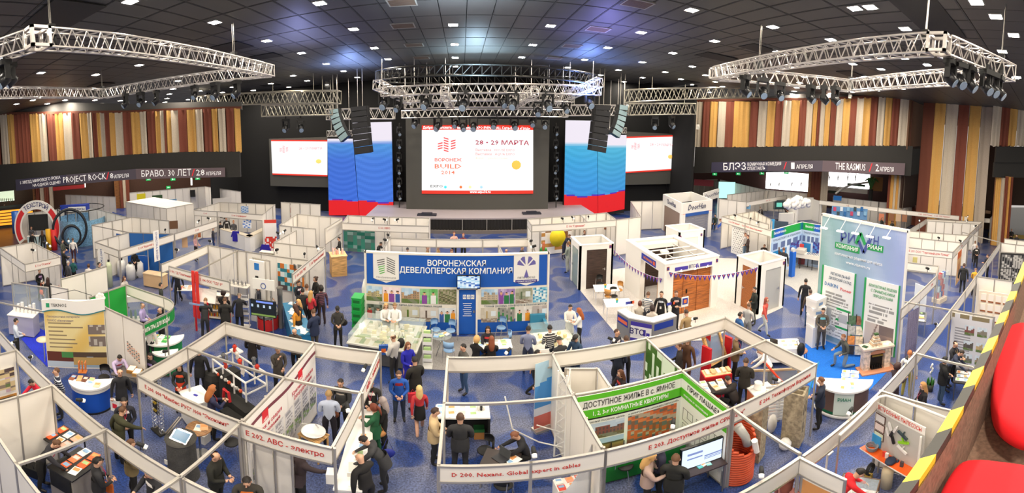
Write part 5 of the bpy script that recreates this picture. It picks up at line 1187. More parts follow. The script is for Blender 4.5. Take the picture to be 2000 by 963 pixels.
for r in range(2):
    for (a,b),fn in zip(cols_,P_[r]):xa_,xb_=vp(a,600)[0],vp(b,600)[0];picture('photograph',t,xa_,xb_,zr[r][1],zr[r][0],fn,-.004,(20,14))
a, b = vp(745,516)[0], vp(0,0)[0]
def hl(s,cx,cy,w,h,c,bold=.015):x,z=vp(cx,cy);x0,x1=vp(cx-w/2,cy)[0],vp(cx+w/2,cy)[0];letters(t,s,x0,x1,z,abs(vp(cx,cy-h/2)[1]-vp(cx,cy+h/2)[1]),c,bold,y=-.012)
hl('ВОРОНЕЖСКАЯ',892,515,114,12,'FFFFFF',.025);hl('ДЕВЕЛОПЕРСКАЯ КОМПАНИЯ',891,530,220,12,'FFFFFF',.025)
hl('Современное жилье для современных людей',802,596,122,4.5,'8A9298');hl('Новый уровень комфорта и безопасности',1006,596,120,4.5,'8A9298')
for (l,r_,tp_,bt,tipx),c in (((721,774,494,544,748),'g'),((1011,1063,497,549,1037),'p')):
    x0,x1,z1,z0=vp(l,0)[0],vp(r_,0)[0],vp(tipx,tp_)[1],vp(tipx,bt)[1];zt=vp(tipx,bt+8)[1];mb=MB()
    mb.v=[(x0,-.01,z1),(x0,-.01,z0),((x0+x1)/2,-.01,zt),(x1,-.01,z0),(x1,-.01,z1)];mb.f=[(0,1,2,3,4)];mb.m=[0];mb.o('pennant',mat('EFECE8'),t);xm=(x0+x1)/2
    mb = MB()
    if c == 'g':
        for k in range(7):
            z=z1-.32-k*.09;mb.quad((xm-.42+.02*k,-.016,z-.03),(xm-.06,-.016,z+.05),(xm-.06,-.016,z+.09),(xm-.42+.02*k,-.016,z+.01),1 if k>2 else 0)
            mb.quad((xm+.04,-.016,z+.12),(xm+.42,-.016,z-.02),(xm+.42,-.016,z+.02),(xm+.04,-.016,z+.16),0)
        mb.o('emblem',[mat('6A6A68'),mat('5AB84A')],t);letters(t,'ГЕНДИРЕКЦИЯ',xm-.45,xm+.45,z1-1.02,.06,'9A9A9A',0,y=-.016);letters(t,'НЕДВИЖИМОСТИ',xm-.45,xm+.45,z1-1.14,.05,'9A9A9A',0,y=-.016)
    else:
        for a_ in (-1.1,-.45,.45,1.1,PI):
            s_, c_ = math.sin(a_), math.cos(a_); r0, r1 = .1, .42
            zc=z1-.5;mb.quad((xm+s_*r0,-.016,zc+c_*r0),(xm+s_*r1-c_*.11,-.016,zc+c_*r1+s_*.11),(xm+s_*(r1+.04),-.016,zc+c_*(r1+.04)),(xm+s_*r1+c_*.11,-.016,zc+c_*r1-s_*.11),0)
        mb.o('emblem',mat('6A62A8'),t);letters(t,'ПЯТЬ ЗВЕЗД',xm-.4,xm+.4,z1-.95,.08,'6A6A78',0,y=-.016);MB().b(xm-.5,xm+.5,-.016,-.01,z1-1.16,z1-1.04).o('violet_bar',mat('3A3088'),t);letters(t,'НОВЫЙ МАСШТАБ',xm-.44,xm+.44,z1-1.1,.06,'FFFFFF',0,y=-.02)
xa_, xb_ = vp(897,0)[0], vp(934,0)[0]; zt = vp(915,563)[1]
dr=MB().b(xa_-.06,xa_+.02,-.16,.0,0,zt+.08).b(xb_-.02,xb_+.06,-.16,.0,0,zt+.08).b(xa_-.06,xb_+.06,-.16,.0,zt,zt+.08).o('door_frame',WHITE,t)
MB().b(xa_+.02,xb_-.02,-.1,-.04,.02,zt).o('door', BLU, t); 
for k,s in enumerate('ВДК'):q=MB().b(xa_+.2+k*.18,xa_+.35+k*.18,-.108,-.1,zt-.42,zt-.24).o('letter_tile',PAPER,t);letters(t,s,xa_+.22+k*.18,xa_+.33+k*.18,zt-.33,.1,'1458B8',y=-.112)
for k in range(7):MB().b(xa_+.2+.03*(k % 3),xb_-.2-.04*(k % 2),-.108,-.1,zt-.62-k*.09,zt-.6-k*.09).o('text_line',PAPER,t)
MB().b(xb_-.14,xb_-.08,-.16,-.1,1.0,1.1).o('door_handle', CHROME, t)
def tv(label,loc,rz,w,h,z,fn,stand=False,n=(24,14),emit=1.0,name='television'):
    t=T(name,label,'television',loc,rz);MB().b(-w/2-.03,w/2+.03,0,.07,z-.03,z+h+.03).o('casing',mat('111114',.3),t)
    picture('screen', t, -w/2, w/2, z, z+h, fn, -.004, n, emit=emit)
    if stand:rod('stand_pole',t,(0,.05,0),(0,.05,z),.035,BLACK);MB().b(-.3,.3,-.15,.3,0,.03).o('stand_foot',BLACK,t)
    return t
q=vp(915,548);tv('small flat screen showing a blue city view above the developer wall door',(q[0],VY-.3,0),0,.98,.5,vp(915,558)[1],pic_noise(['A8D8F0','E8F4FA','3A68B8','C8E0F0'],3,10),n=(18,12))
# city model under glass
A,B,C_,D_=at(680,668,.8),at(812,687,.8),at(820,645,.8),at(697,630,.8)
rz = math.atan2(B.y-A.y, B.x-A.x); w = (B-A).length; dp = 2.05
t=T('city_model','large architectural model of a housing district under a glass cover','scale model',(A.x,A.y,0),rz)
MB().b(0,w,0,dp,.05,.74).o('plinth',mat('5A5856'),t);MB().b(-.05,w+.05,-.05,dp+.05,.74,.8).o('base_board',mat('D8D4C8'),t)
picture('ground_print',t,.05,w-.05,.05,dp-.05,lambda u,v:(.55,.62,.3) if abs(v-.25-.3*u)<.05 else ((.86,.85,.8) if abs(v-.18-.32*u)<.025 or int(u*14) % 4==0 else (.78,.76,.62) if rnd(int(u*14),int(v*10))>.4 else (.5,.58,.36)),.803,(28,18),plane='xy')
bm = [mat('E6D69A'), mat('F2EDE0'), mat('E9E2CC')]
for k in range(46):
    bx,by=.25+rnd(k,1)*(w-.6),.45+rnd(k,2)*(dp-.75);h=.06+.2*rnd(k,3);ww=.05+.07*rnd(k,4)
    MB().b(-ww,ww,-.05,.05,0,h).b(-ww*.8,ww*.8,-.04,.04,h,h+.012).o('model_building',bm[k % 3],t,loc=(bx,by,.805),rz=.4*rnd(k,5))
MB().b(0,w,0,.008,.8,1.12).b(0,w,dp-.008,dp,.8,1.12).b(0,.008,0,dp,.8,1.12).b(w-.008,w,0,dp,.8,1.12).b(0,w,0,dp,1.12,1.128).o('glass_cover',GLASS,t)
A=at(1048,690,.8);t=T('city_model','smaller architectural model in a glass case at the right end of the developer stand','scale model',(A.x,A.y,0),.05)
MB().b(0,1.7,0,1.5,.05,.74).o('plinth',mat('6A6866'),t);MB().b(-.05,1.75,-.05,1.55,.74,.8).o('base_board',mat('E8E4D8'),t)
for k in range(16):MB().b(-.06,.06,-.05,.05,0,.05+.1*rnd(k,8)).o('model_building',bm[k % 2],t,loc=(.2+1.3*rnd(k,6),.2+1.1*rnd(k,7),.8),rz=rnd(k,9))
for k in range(14):MB().ell((.15+1.4*rnd(k,16),.15+1.2*rnd(k,17),.83),(.05,.05,.035),6).o('model_tree',mat('5A7A3A'),t)
MB().b(0,1.7,0,.008,.8,1.25).b(0,1.7,1.492,1.5,.8,1.25).b(0,.008,0,1.5,.8,1.25).b(1.692,1.7,0,1.5,.8,1.25).o('glass_cover',GLASS,t)
def brochure_stand(label, px, py, z=0, rz=0, n=4, col='B8D890'):
    p=at(px,py,z);t=T('brochure_stand',label,'brochure stand',(p.x,p.y,0),rz);MB().b(-.19,-.16,-.03,.03,0,1.5).b(.16,.19,-.03,.03,0,1.5).b(-.19,.19,-.2,.2,0,.03).o('frame',mat('EDEAE4'),t)
    for k in range(n):s_=MB().b(-.17,.17,-.16,0,.3+k*.33,.33+k*.33).b(-.17,.17,-.17,-.16,.3+k*.33,.42+k*.33).o('tray',mat('F4F2EE'),t);MB().b(-.13,.13,-.14,-.03,.34+k*.33,.5+k*.33).o('brochure',mat(col),s_)
    return t
brochure_stand('white brochure rack with green leaflets beside the glass table',835,716)
p=at(862,655,.72);t=T('round_table','round glass table among pale blue chairs at the developer stand','table',(p.x,p.y,0));MB().lathe([(0,.71),(.42,.71),(.44,.72),(.42,.735),(0,.735)],n=24).o('tabletop',GLASS,t,True)
for a in (0,2.1,4.2):rod('leg',t,(.4*math.cos(a),.4*math.sin(a),0),(-.12*math.cos(a),-.12*math.sin(a),.71),.018,CHROME)
sheets('green and white leaflet on the round glass table',(p.x,p.y,.736,.3),[(0,0,0),(.2,.05,.5),(-.22,-.02,-.4)],['C8E0A0','F4F2EE','8FB8E0'],'leaflets on the round glass table')
for k,(px,py,rz) in enumerate([(851,642,.9),(880,644,-.8),(877,682,2.9)]):p=at(px,py,.5);chair(['pale blue chair behind the round glass table, left one','pale blue chair behind the round glass table, right one','pale blue chair in front of the round glass table'][k],(p.x,p.y,0),rz,'blue')
for k,(px,py,rz) in enumerate([(979,638,-1.0),(989,664,-1.6)]):p=at(px,py,.5);chair(['pale blue chair by the wall behind the seated women','pale blue chair at the right end of the white desk'][k],(p.x,p.y,0),rz,'blue')
p=at(962,672,.75);t=table('white and blue desk where visitors sit at the developer stand',(p.x,p.y,0),1.5,.7,.75);MB().b(-.7,.7,-.33,-.3,.05,.7).o('blue_front',BLU,t)
sheets('brochure on the developer desk',(p.x,p.y,.75,0),grid(4,2,.3,.28),['F4F2EE','C8E0A0','E8F0F4'],'brochures on the developer desk')
p=at(1052,632,.5);t=T('armchair','teal cube armchair at the right end of the developer wall','armchair',(p.x,p.y,0));MB().b(-.35,.35,-.35,.35,.05,.42).o('seat',mat('3A88A8',.7),t);MB().b(-.35,.35,.2,.36,.42,.8).b(.22,.36,-.35,.35,.42,.62).o('backrest',mat('3A88A8',.7),t)
for k in range(5):
    p=at(704,604,0);o=MB().b(-.22,.22,-.3,.3,0,.26).b(-.24,.24,-.32,.32,.26,.3).b(-.16,.16,-.31,-.305,.08,.2,1).o('crate',[mat('1FA84A',.5),mat('0E6A2C')],None,loc=(X0-.3,VY-.2,k*.31));tag(o,['green crate lowest in the pile left of the developer wall','green crate second from the floor beside the developer wall','green crate in the middle of the pile beside the developer wall','green crate second from the top beside the developer wall','green crate topmost in the pile left of the developer wall'][k],'crate','green crates')
tag(MB().lathe([(0,0),(.25,0),(.3,.3),(.3,1.6),(.2,1.95),(0,2.05)],n=16).o('white_tank',mat('F2F0EC',.3),None,True,(X0-.05,VY+.7,0)),'tall rounded white tank at the left edge of the developer wall','tank')
# ---------------------------------------------------------------- garage door pavilion and white door cubes
carpet('floor_pale',[(1191,527),(1234,521),(1330,500),(1440,505),(1530,600),(1440,640),(1370,665),(1215,665),(1112,540)],'CFC9C4',rough=.3)
OAK=mat('A8612A',.45,kind='wood');WENGE=mat('3E2C24',.5,kind='wood');WG=mat('EFECE6',.5)
def cube(label,x0,x1,y0,y1,H_,faces,rail=.28,name='door_cube'):
    """open-topped white display cube; faces: {'front'|'left': (door span u0, u1, height, material)}"""
    t=T(name,label,'display cube',(x0,y0,0));W_,Dp=x1-x0,y1-y0
    for n_,a,b,L in (('front',(0,0),0,W_),('left',(0,0),PI/2,Dp),('right',(W_,0),PI/2,Dp),('back',(0,Dp),0,W_)):
        d=faces.get(n_);mb=MB();th=.12 if n_ in ('front','back') else-.12;y_0,y_1=min(0,th),max(0,th)
        if n_ in ('right',): y_0, y_1 = 0, .12
        if n_ == 'back': y_0, y_1 = -.12, 0
        if d:
            for (u0, u1, hh, m, nm) in d[:1]:
                mb.b(0,u0,y_0,y_1,0,H_,rz=b,o=a).b(u1,L,y_0,y_1,0,H_,rz=b,o=a).b(u0,u1,y_0,y_1,hh,H_,rz=b,o=a)
                if m is not None:
                    ym=(y_0+y_1)/2;do=MB().b(u0,u1,ym-.025,ym+.025,.02,hh,rz=b,o=a).o(nm,m,t)
                    sd = -1 if n_ == 'front' else 1
                    for hx in (u0+.05, u1-.09): pass
                    hb=MB().b(u1-.16,u1-.12,ym+sd*.09-.01,ym+sd*.09+.01,1.0,1.14,rz=b,o=a).b(u1-.28,u1-.12,ym+sd*.08-.008,ym+sd*.08+.008,1.06,1.08,rz=b,o=a).o('door_handle',CHROME,do)
        else: mb.b(0,L,y_0,y_1,0,H_,rz=b,o=a)
        mb.o('wall_'+n_ if False else 'cube_wall', WG, t)
    MB().b(-.02,W_+.02,-.02,.14,H_,H_+.05).b(-.02,W_+.02,Dp-.14,Dp+.02,H_,H_+.05).b(-.02,.14,.14,Dp-.14,H_,H_+.05).b(W_-.14,W_+.02,.14,Dp-.14,H_,H_+.05).o('top_frame',mat('FAF8F4',.4),t)
    return t
def plaque(t,x,z,y=-.015,rz=0):MB().b(-.07,.07,-.01,.01,-.08,.08).o('plaque',mat('8A2A2A'),t,loc=(x,y,z),rz=rz);MB().b(-.045,.045,-.014,-.008,-.05,.05).o('plaque_mark',mat('3A3A8A'),t,loc=(x,y-(.004 if not rz else 0),z),rz=rz)
frost = mat('B8B8B4', .35)
t=cube('white display cube with a dark wood door and a glazed side door',6.85,9.0,20.7,22.6,2.4,{'front':[(.45,1.75,2.15,WENGE,'wooden_door')],'left':[(.3,1.5,2.1,mat('8A9A94',.1),'glass_door')]});plaque(t,1.95,2.25)
t=cube('white display cube with an orange wood door and a frosted door',14.35,16.5,13.75,15.6,2.5,{'front':[(.5,1.75,2.15,frost,'frosted_door')],'left':[(.25,1.35,2.2,OAK,'wooden_door')]});plaque(t,1.95,2.3)
t=cube('white display cube behind the pavilion with a plain lit front',14.2,16.4,21.4,23.3,2.5,{'front':[(.5,1.6,2.1,mat('EDE8DE'),'white_door')]});plaque(t,1.9,2.2);plaque(t,.1,2.2)
t=T('garage_door_pavilion','large white open-topped pavilion with orange garage doors lettered ВТС','pavilion',(9.7,15.8,0));W_,Dp,HH=3.5,4.6,2.6
MB().b(0,.55,0,.35,0,HH).b(3.05,3.5,0,.35,0,HH).b(.55,3.05,0,.35,2.15,HH).o('front_wall',WG,t)
MB().b(0,.3,.35,.6,0,HH).b(0,.3,2.6,4.6,0,HH).b(0,.3,.6,2.6,2.15,HH).o('left_wall',WG,t);MB().b(3.2,3.5,.35,4.6,0,HH).o('right_wall',WG,t);MB().b(.3,3.2,4.3,4.6,0,HH).o('back_wall',WG,t)
MB().b(-.02,3.52,-.02,.37,HH,HH+.05).b(-.02,3.52,4.28,4.62,HH,HH+.05).b(-.02,.32,.37,4.28,HH,HH+.05).b(3.18,3.52,.37,4.28,HH,HH+.05).o('top_frame',mat('FAF8F4',.4),t)
for k in range(7):MB().b(.55,3.05,.14,.18,.02+k*.305,.31+k*.305).o('door_slat',OAK,t)
MB().b(1.45,1.52,.1,.14,1.0,1.2).o('door_handle',mat('2A2420',.4,.6),t);MB().b(1.24,1.26,.12,.14,.02,2.15).b(2.14,2.16,.12,.14,.02,2.15).o('door_joint',mat('7A4218'),t)
for z_ in range(6):MB().b(.35,.4,2.65,4.2,.1+z_*.34,.42+z_*.34).o('inner_door_slat',WENGE,t)
MB().b(.6,2.6,4.2,4.26,0,2.2).o('inner_dark_door',WENGE,t);MB().b(2.75,3.15,4.2,4.26,0,2.1).o('inner_dark_door',WENGE,t)
MB().b(.35,3.1,3.6,4.1,2.3,2.55).o('roller_box', mat('F4F2EC'), t)
for y_ in (.9,1.7,2.4):rod('ceiling_rail',t,(.3,y_,2.55),(3.2,y_,2.55),.035,mat('EDEAE4'))
rod('ceiling_rail',t,(1.2,.5,2.5),(1.2,2.6,2.5),.03,ALU);rod('ceiling_rail',t,(2.6,.5,2.5),(2.6,3.4,2.5),.03,ALU);MB().b(1.0,1.4,1.9,2.2,2.5,2.6).o('door_motor',mat('EDEAE4'),t)
MB().b(.62,1.42,-.02,0,2.24,2.4).b(2.2,3.0,-.02,0,2.24,2.4).o('violet_sign_bar',mat('4638A0'),t);letters(t,'ВТС',1.48,1.88,2.33,.17,'2A2468',.02,y=-.02)
mb=MB().quad((1.92,-.02,2.22),(2.0,-.02,2.22),(2.0,-.02,2.46),(1.92,-.02,2.38));mb.quad((2.03,-.02,2.26),(2.14,-.02,2.22),(2.03,-.02,2.46),(2.03,-.02,2.46));mb.o('emblem',mat('4638A0'),t)
MB().b(-.02,0,.9,2.5,2.2,2.5).o('blue_sign',mat('2A3AA0'),t);o=letters(t,'HÖRMANN',0,.95,2.35,.14,'F08A4A',.02,y=0);o.location=(-.03,1.75,2.35);o.rotation_euler=(PI/2,0,-PI/2);MB().b(-.035,-.02,.95,1.15,2.28,2.44).o('sign_emblem',mat('E0603A'),t)
plaque(t, .2, 2.4); plaque(t, 3.35, 2.4)
for x_ in (1.0,1.9,2.7):l=D.lights.new('pavilion_spot','SPOT');l.energy=60;l.color=(1,.75,.4);l.spot_size=1.2;l.spot_blend=.8;o=D.objects.new('pavilion_spot',l);COL.objects.link(o);o.location=(9.7+x_,15.8-.05,2.3);o.rotation_euler=(.25,0,0)
# bunting
def bunting(label, A, B, n, sag=.25):
    t=T('bunting',label,'bunting',A);d=Vector(B)-Vector(A);pts=[d*(i/n)+V(0,0,-4*sag*(i/n)*(1-i/n)) for i in range(n+1)]
    MB().tube(pts,.008,4).o('cord',mat('E8E4F0'),t);rz=math.atan2(d.y,d.x)
    for i in range(n):
        m_=(pts[i]+pts[i+1])/2;c,s=math.cos(rz)*.11,math.sin(rz)*.11;mb=MB();mb.v=[(-c,-s,0),(c,s,0),(0,0,-.26),(-c*.35,-s*.35,-.03),(c*.35,s*.35,-.03),(0,0,-.12)]
        mb.v=mb.v[:3]+[(x+.006*math.sin(rz),y-.006*math.cos(rz),z) for x,y,z in mb.v[3:]];mb.f=[(0,2,1),(3,5,4)];mb.m=[0,1];mb.o('flag',[mat('4432A0'),mat('F08A5A')],t,loc=tuple(m_))
bunting('violet bunting hanging between the pavilion front and the right white cube',aty(1306,531,15.7),aty(1481,521,13.7),19,.25)
bunting('violet bunting hanging from the left white cube to the pavilion side',(9.0,20.68,2.1),(9.65,15.9,1.95),17,.3)
# ВТС curved counter, tables, chairs
def poly_counter(label, pts, h, wd, body, top):
    A=pts[0];t=T('counter',label,'counter',(A[0],A[1],0));L=[Vector((x-A[0],y-A[1])) for x,y in pts];c=sum(L,Vector((0,0)))/len(L)
    def offs(k):
        d=(L[min(k+1,len(L)-1)]-L[max(k-1,0)]).normalized();n=Vector((-d.y,d.x));return L[k]+n*wd
    inn = [offs(k) for k in range(len(L))]
    for k in range(len(L)-1):MB().prism([L[k],L[k+1],L[k+1]*.8+inn[k+1]*.2,L[k]*.8+inn[k]*.2],0,h-.05).o('front_panel',mat(body,.4),t)
    MB().prism(L+inn[::-1],h-.05,h).o('worktop',mat(top,.35),t);return t,L,inn
cp=[xy(1206,606,1.1),xy(1228,620,1.1),xy(1276,629,1.1),xy(1322,616,1.1)]
t,L,inn=poly_counter('grey angular reception counter lettered ВТС in front of the pavilion',cp,1.1,.45,'8A8886','E8E6E2')
def on_panel(t, L, k, u0, u1, z0, z1, m, name, lift=.012):
    A,B=L[k],L[k+1];d=B-A;n=Vector((d.y,-d.x)).normalized()*lift;a,b=A+d*u0+n,A+d*u1+n;MB().quad((a.x,a.y,z0),(b.x,b.y,z0),(b.x,b.y,z1),(a.x,a.y,z1)).o(name,m,t);return a,b,math.atan2(d.y,d.x)
on_panel(t,L,1,.1,.95,.12,.98,PAPER,'white_board');on_panel(t,L,1,.1,.95,.8,.98,mat('4638A0'),'violet_band',.018);on_panel(t,L,1,.1,.4,.12,.26,mat('4638A0'),'violet_band',.018)
a,b,rz=on_panel(t,L,1,.15,.55,.4,.7,PAPER,'white_board',.02);o=text('ВТС',t,((a.x+b.x)/2,(a.y+b.y)/2-.012,.55),.34,mat('2A2468'),rz=rz,bold=.02);
a,b,_=on_panel(t,L,1,.62,.72,.42,.7,mat('4638A0'),'emblem',.022);on_panel(t,L,1,.74,.88,.42,.58,mat('4638A0'),'emblem',.022)
on_panel(t,L,2,.05,.85,.7,.98,mat('1F3A98'),'blue_sign');on_panel(t,L,0,.05,.95,.62,.95,mat('2A3AA0'),'blue_sign');on_panel(t,L,0,.1,.9,.7,.85,mat('E8704A'),'orange_strip',.018)
for px,py,lab in [(1226,605,'small violet paper flags in a glass vase on the left of the grey counter'),(1306,607,'small violet paper flags on the right of the grey counter')]:
    p=at(px,py,1.1);t=T('table_flags',lab,'flags',p);MB().lathe([(0,0),(.09,0),(.11,.08),(.08,.14)],n=12).o('vase',GLASS,t,True)
    for k,(dx,c) in enumerate(((-.1,'2A3AA0'),(.06,'3A2A98'),(.16,'E0603A'))):rod('flag_stick',t,(0,0,.02),(dx,0,.34),.004,PAPER,4);MB().b(dx-.02,dx+.16,-.003,.003,.24,.36).o('flag',mat(c),t)
for k,(px,py,lab) in enumerate([(1184,562,'white table beside the left white cube, nearer the wood door'),(1207,591,'white table next to the grey counter')]):
    p=at(px,py,.74);table(lab,(p.x,p.y,0),1.35,.95,.74,'F6F4F0','F0EEEA',-.2)
    t=T('flower_pot',['yellow flowers in a teal pot on the farther white table','yellow flowers in a teal pot on the nearer white table'][k],'pot plant',(p.x-.05,p.y+.02,.74));MB().lathe([(0,0),(.05,0),(.07,.12),(.055,.12)],n=10).o('pot',mat('2AA0A8'),t,True);mb=MB();[mb.ell((.05*math.cos(a),.05*math.sin(a),.15),(.035,.035,.03),6) for a in range(5)];mb.o('blossom',mat('E8B03A'),t)
for px,py,rz,kd,lab in [(1172,553,.2,'black','dark chair behind the farther white table'),(1199,578,.1,'black','black chair between the two white tables'),(1209,566,-1.2,'wood','wooden seated chair right of the white tables'),(1188,578,2.2,'wood','wooden chair at the front of the farther white table')]:
    p = at(px, py, .47); chair(lab, (p.x, p.y, 0), rz, kd)
p=at(1259,560,0);t=counter('slatted light wood cabinet with drinks inside the pavilion opening',(p.x-.1,17.6,0),.55,.55,1.35,'B8844A','3A3430');
for k,(dx,c) in enumerate(((-.12,'C8A040'),(.02,'E0C8A0'),(.15,'8A6A3A'))):tag(MB().lathe([(0,0),(.06,0),(.075,.1),(.05,.2),(0,.22)],n=10).o('basket',mat(c),None,True,(p.x-.1+dx,17.6,1.35)),['golden basket on the slatted cabinet','pale basket on the slatted cabinet','brown jar on the slatted cabinet'][k],'basket')
p=at(1335,640,0);t=T('sign_stand','white A4 sign stand with an orange and blue sign before the garage door','sign',(p.x,p.y,0));rod('pole',t,(0,0,0),(0,0,1.1),.02,ALU);MB().b(-.2,.2,-.2,.2,0,.03).o('foot',ALU,t);MB().b(-.2,.2,-.02,.02,1.0,1.45).o('board',PAPER,t);MB().b(-.15,.15,-.03,-.02,1.12,1.4).o('blue_square',mat('2A3A98'),t);MB().b(-.08,.08,-.036,-.03,1.18,1.34).o('orange_mark',mat('F0803A'),t)
# DoorHan tower
zd=3.1;A,B,C2=at(1295,379,zd),at(1332,397,zd),at(1392,390,zd)
t=T('door_company_tower','tall white stand with DoorHan lettering and a striped shutter on the right of the stage','exhibition stand',(B.x,B.y,0));rz1=math.atan2(C2.y-B.y,C2.x-B.x);L1=(C2-B).length;rz2=math.atan2(B.y-A.y,B.x-A.x);L2=(B-A).length
def face(nm,a,b,z0,z1,m,y0=0,y1=.12,rz=rz1,o_=(0,0)):return MB().b(a,b,y0,y1,z0,z1,rz=rz,o=o_).o(nm,m,t)
face('front_header',0,L1,2.25,zd,WG);face('front_post',0,.5,0,2.25,WG);face('front_post',L1-.5,L1,0,2.25,WG);face('red_line',0,L1,2.2,2.24,mat('E8A090'),-.01,0);face('blue_lintel',.5,L1-.5,2.0,2.25,mat('2A58A8'),-.02,.1)
for k in range(9):face('shutter_slat',.5,L1-.5,.1+k*.21,.29+k*.21,mat('8A8A94',.4),.05,.08)
mo = (-math.cos(rz2)*L2, -math.sin(rz2)*L2)
MB().b(0,L2,0,.12,2.25,zd,rz=rz2,o=mo).b(0,.5,0,.12,0,2.25,rz=rz2,o=mo).b(L2-.4,L2,0,.12,0,2.25,rz=rz2,o=mo).o('side_wall',WG,t);MB().b(.5,L2-.4,.03,.08,0,2.25,rz=rz2,o=mo).o('brown_shutter',mat('8A7468'),t)
n1=Vector((math.sin(rz1),-math.cos(rz1)))*.03;o=text('DoorHan',t,(math.cos(rz1)*L1*.47+n1.x,math.sin(rz1)*L1*.47+n1.y,2.68),.62,mat('2A2E5A'),rz=rz1,bold=.012,shear=.3)
n2=Vector((math.sin(rz2),-math.cos(rz2)))*.03;o=text('DoorHan',t,(-math.cos(rz2)*L2*.48+n2.x,-math.sin(rz2)*L2*.48+n2.y,2.68),.55,mat('2A2E5A'),rz=rz2,bold=.012,shear=-.3)
Db=(C2-B)+(A-B);MB().b(0,L1,-.12,0,2.25,zd,rz=rz1,o=(A.x-B.x,A.y-B.y)).b(0,L2,-.12,0,2.25,zd,rz=rz2,o=(Db.x-math.cos(rz2)*0,Db.y)).o('rear_header',WG,t)
A2,B2=at(1375,377,zd),at(1405,368,zd);t=T('door_company_tower','second white header lettered DoorHan behind the tower','exhibition stand',(A2.x,A2.y,0),math.atan2(B2.y-A2.y,B2.x-A2.x));L_2=(B2-A2).length;MB().b(0,L_2,0,.1,2.2,zd).b(0,.15,0,.1,0,2.2).b(L_2-.15,L_2,0,.1,0,2.2).o('header',WG,t);letters(t,'DoorHan',.2,L_2-.1,2.68,.4,'2A2E5A',shear=.3,y=-.01)
# ---------------------------------------------------------------- tall blue-green company wall at the right with its boxes
carpet('floor_carpet_blue',[(1577,657),(1608,650),(1700,700),(1737,722),(1657,802),(1612,775),(1560,738),(1567,700)],'1470D8')
P0, P1 = (14.75, 10.2), (14.75, 5.85)
def sky_fn(u, v):
    w=mixc((.56,.72,.72),(.62,.68,.88),u);return mixc(w,(.86,.9,.96),.5*max(0,math.sin((u*1.4+v*.9)*9))*(.35+.65*v)*.6)
t=T('company_wall','very tall pale blue display wall lettered РИАН with two hanging info panels','display wall',(14.75,10.2,0),-PI/2);Lw=4.35;ZH=5.45
MB().b(0,Lw,0,.15,0,ZH).o('panel',mat('C8D4DC'),t);picture('print',t,0,Lw,.1,ZH-.08,sky_fn,-.004,(40,30));MB().b(-.05,Lw+.05,-.02,.17,ZH-.08,ZH+.02).b(Lw,Lw+.06,-.02,.17,0,ZH).b(-.06,0,-.02,.17,0,ZH).o('white_edge',WG,t)
def rl(px, py): w = online(px, py, P0, P1); return 10.2-w.y, w.z
def rt(s,px0,px1,py,h,c,**k):a,b=rl(px0,py)[0],rl(px1,py)[0];z=rl((px0+px1)/2,py)[1];letters(t,s,a,b,z,h,c,y=-.014,**k)
rt('РИ',1642,1670,466,.42,'4A5AA0',bold=.025);rt('УН',1695,1717,472,.42,'4A5AA0',bold=.025)
def stroke(pts, m, wd=.075):
    pp = [rl(*q) for q in pts]; mb = MB()
    for (x0,z0),(x1,z1) in zip(pp,pp[1:]):d=Vector((x1-x0,z1-z0)).normalized();n=Vector((-d.y,d.x))*wd;mb.quad((x0-n.x,-.018,z0-n.y),(x1-n.x,-.018,z1-n.y),(x1+n.x,-.018,z1+n.y),(x0+n.x,-.018,z0+n.y))
    mb.o('emblem', m, t)
GRN=mat('2AA05A');stroke([(1672,476),(1681,455),(1690,478)],GRN);stroke([(1677,470),(1687,494),(1698,470)],mat('4A5AA0'))
for a, b, s in ((1631,1679,'КОМПАНИЯ'),(1691,1725,'РИАН')):
    (x0,z0),(x1,z1)=rl(a,482),rl(b,492);zc=(rl((a+b)/2,484)[1]);MB().b(x0,x1,-.012,-.006,zc-.13,zc+.13).o('green_bar',GRN,t);letters(t,s,x0+.08,x1-.08,zc,.17,'FFFFFF',.02,y=-.018)
rt('комплексные решения для офиса',1630,1724,506,.13,'F4F6FA');rt('www.rianvrn.ru',1652,1700,518,.14,'F4F6FA')
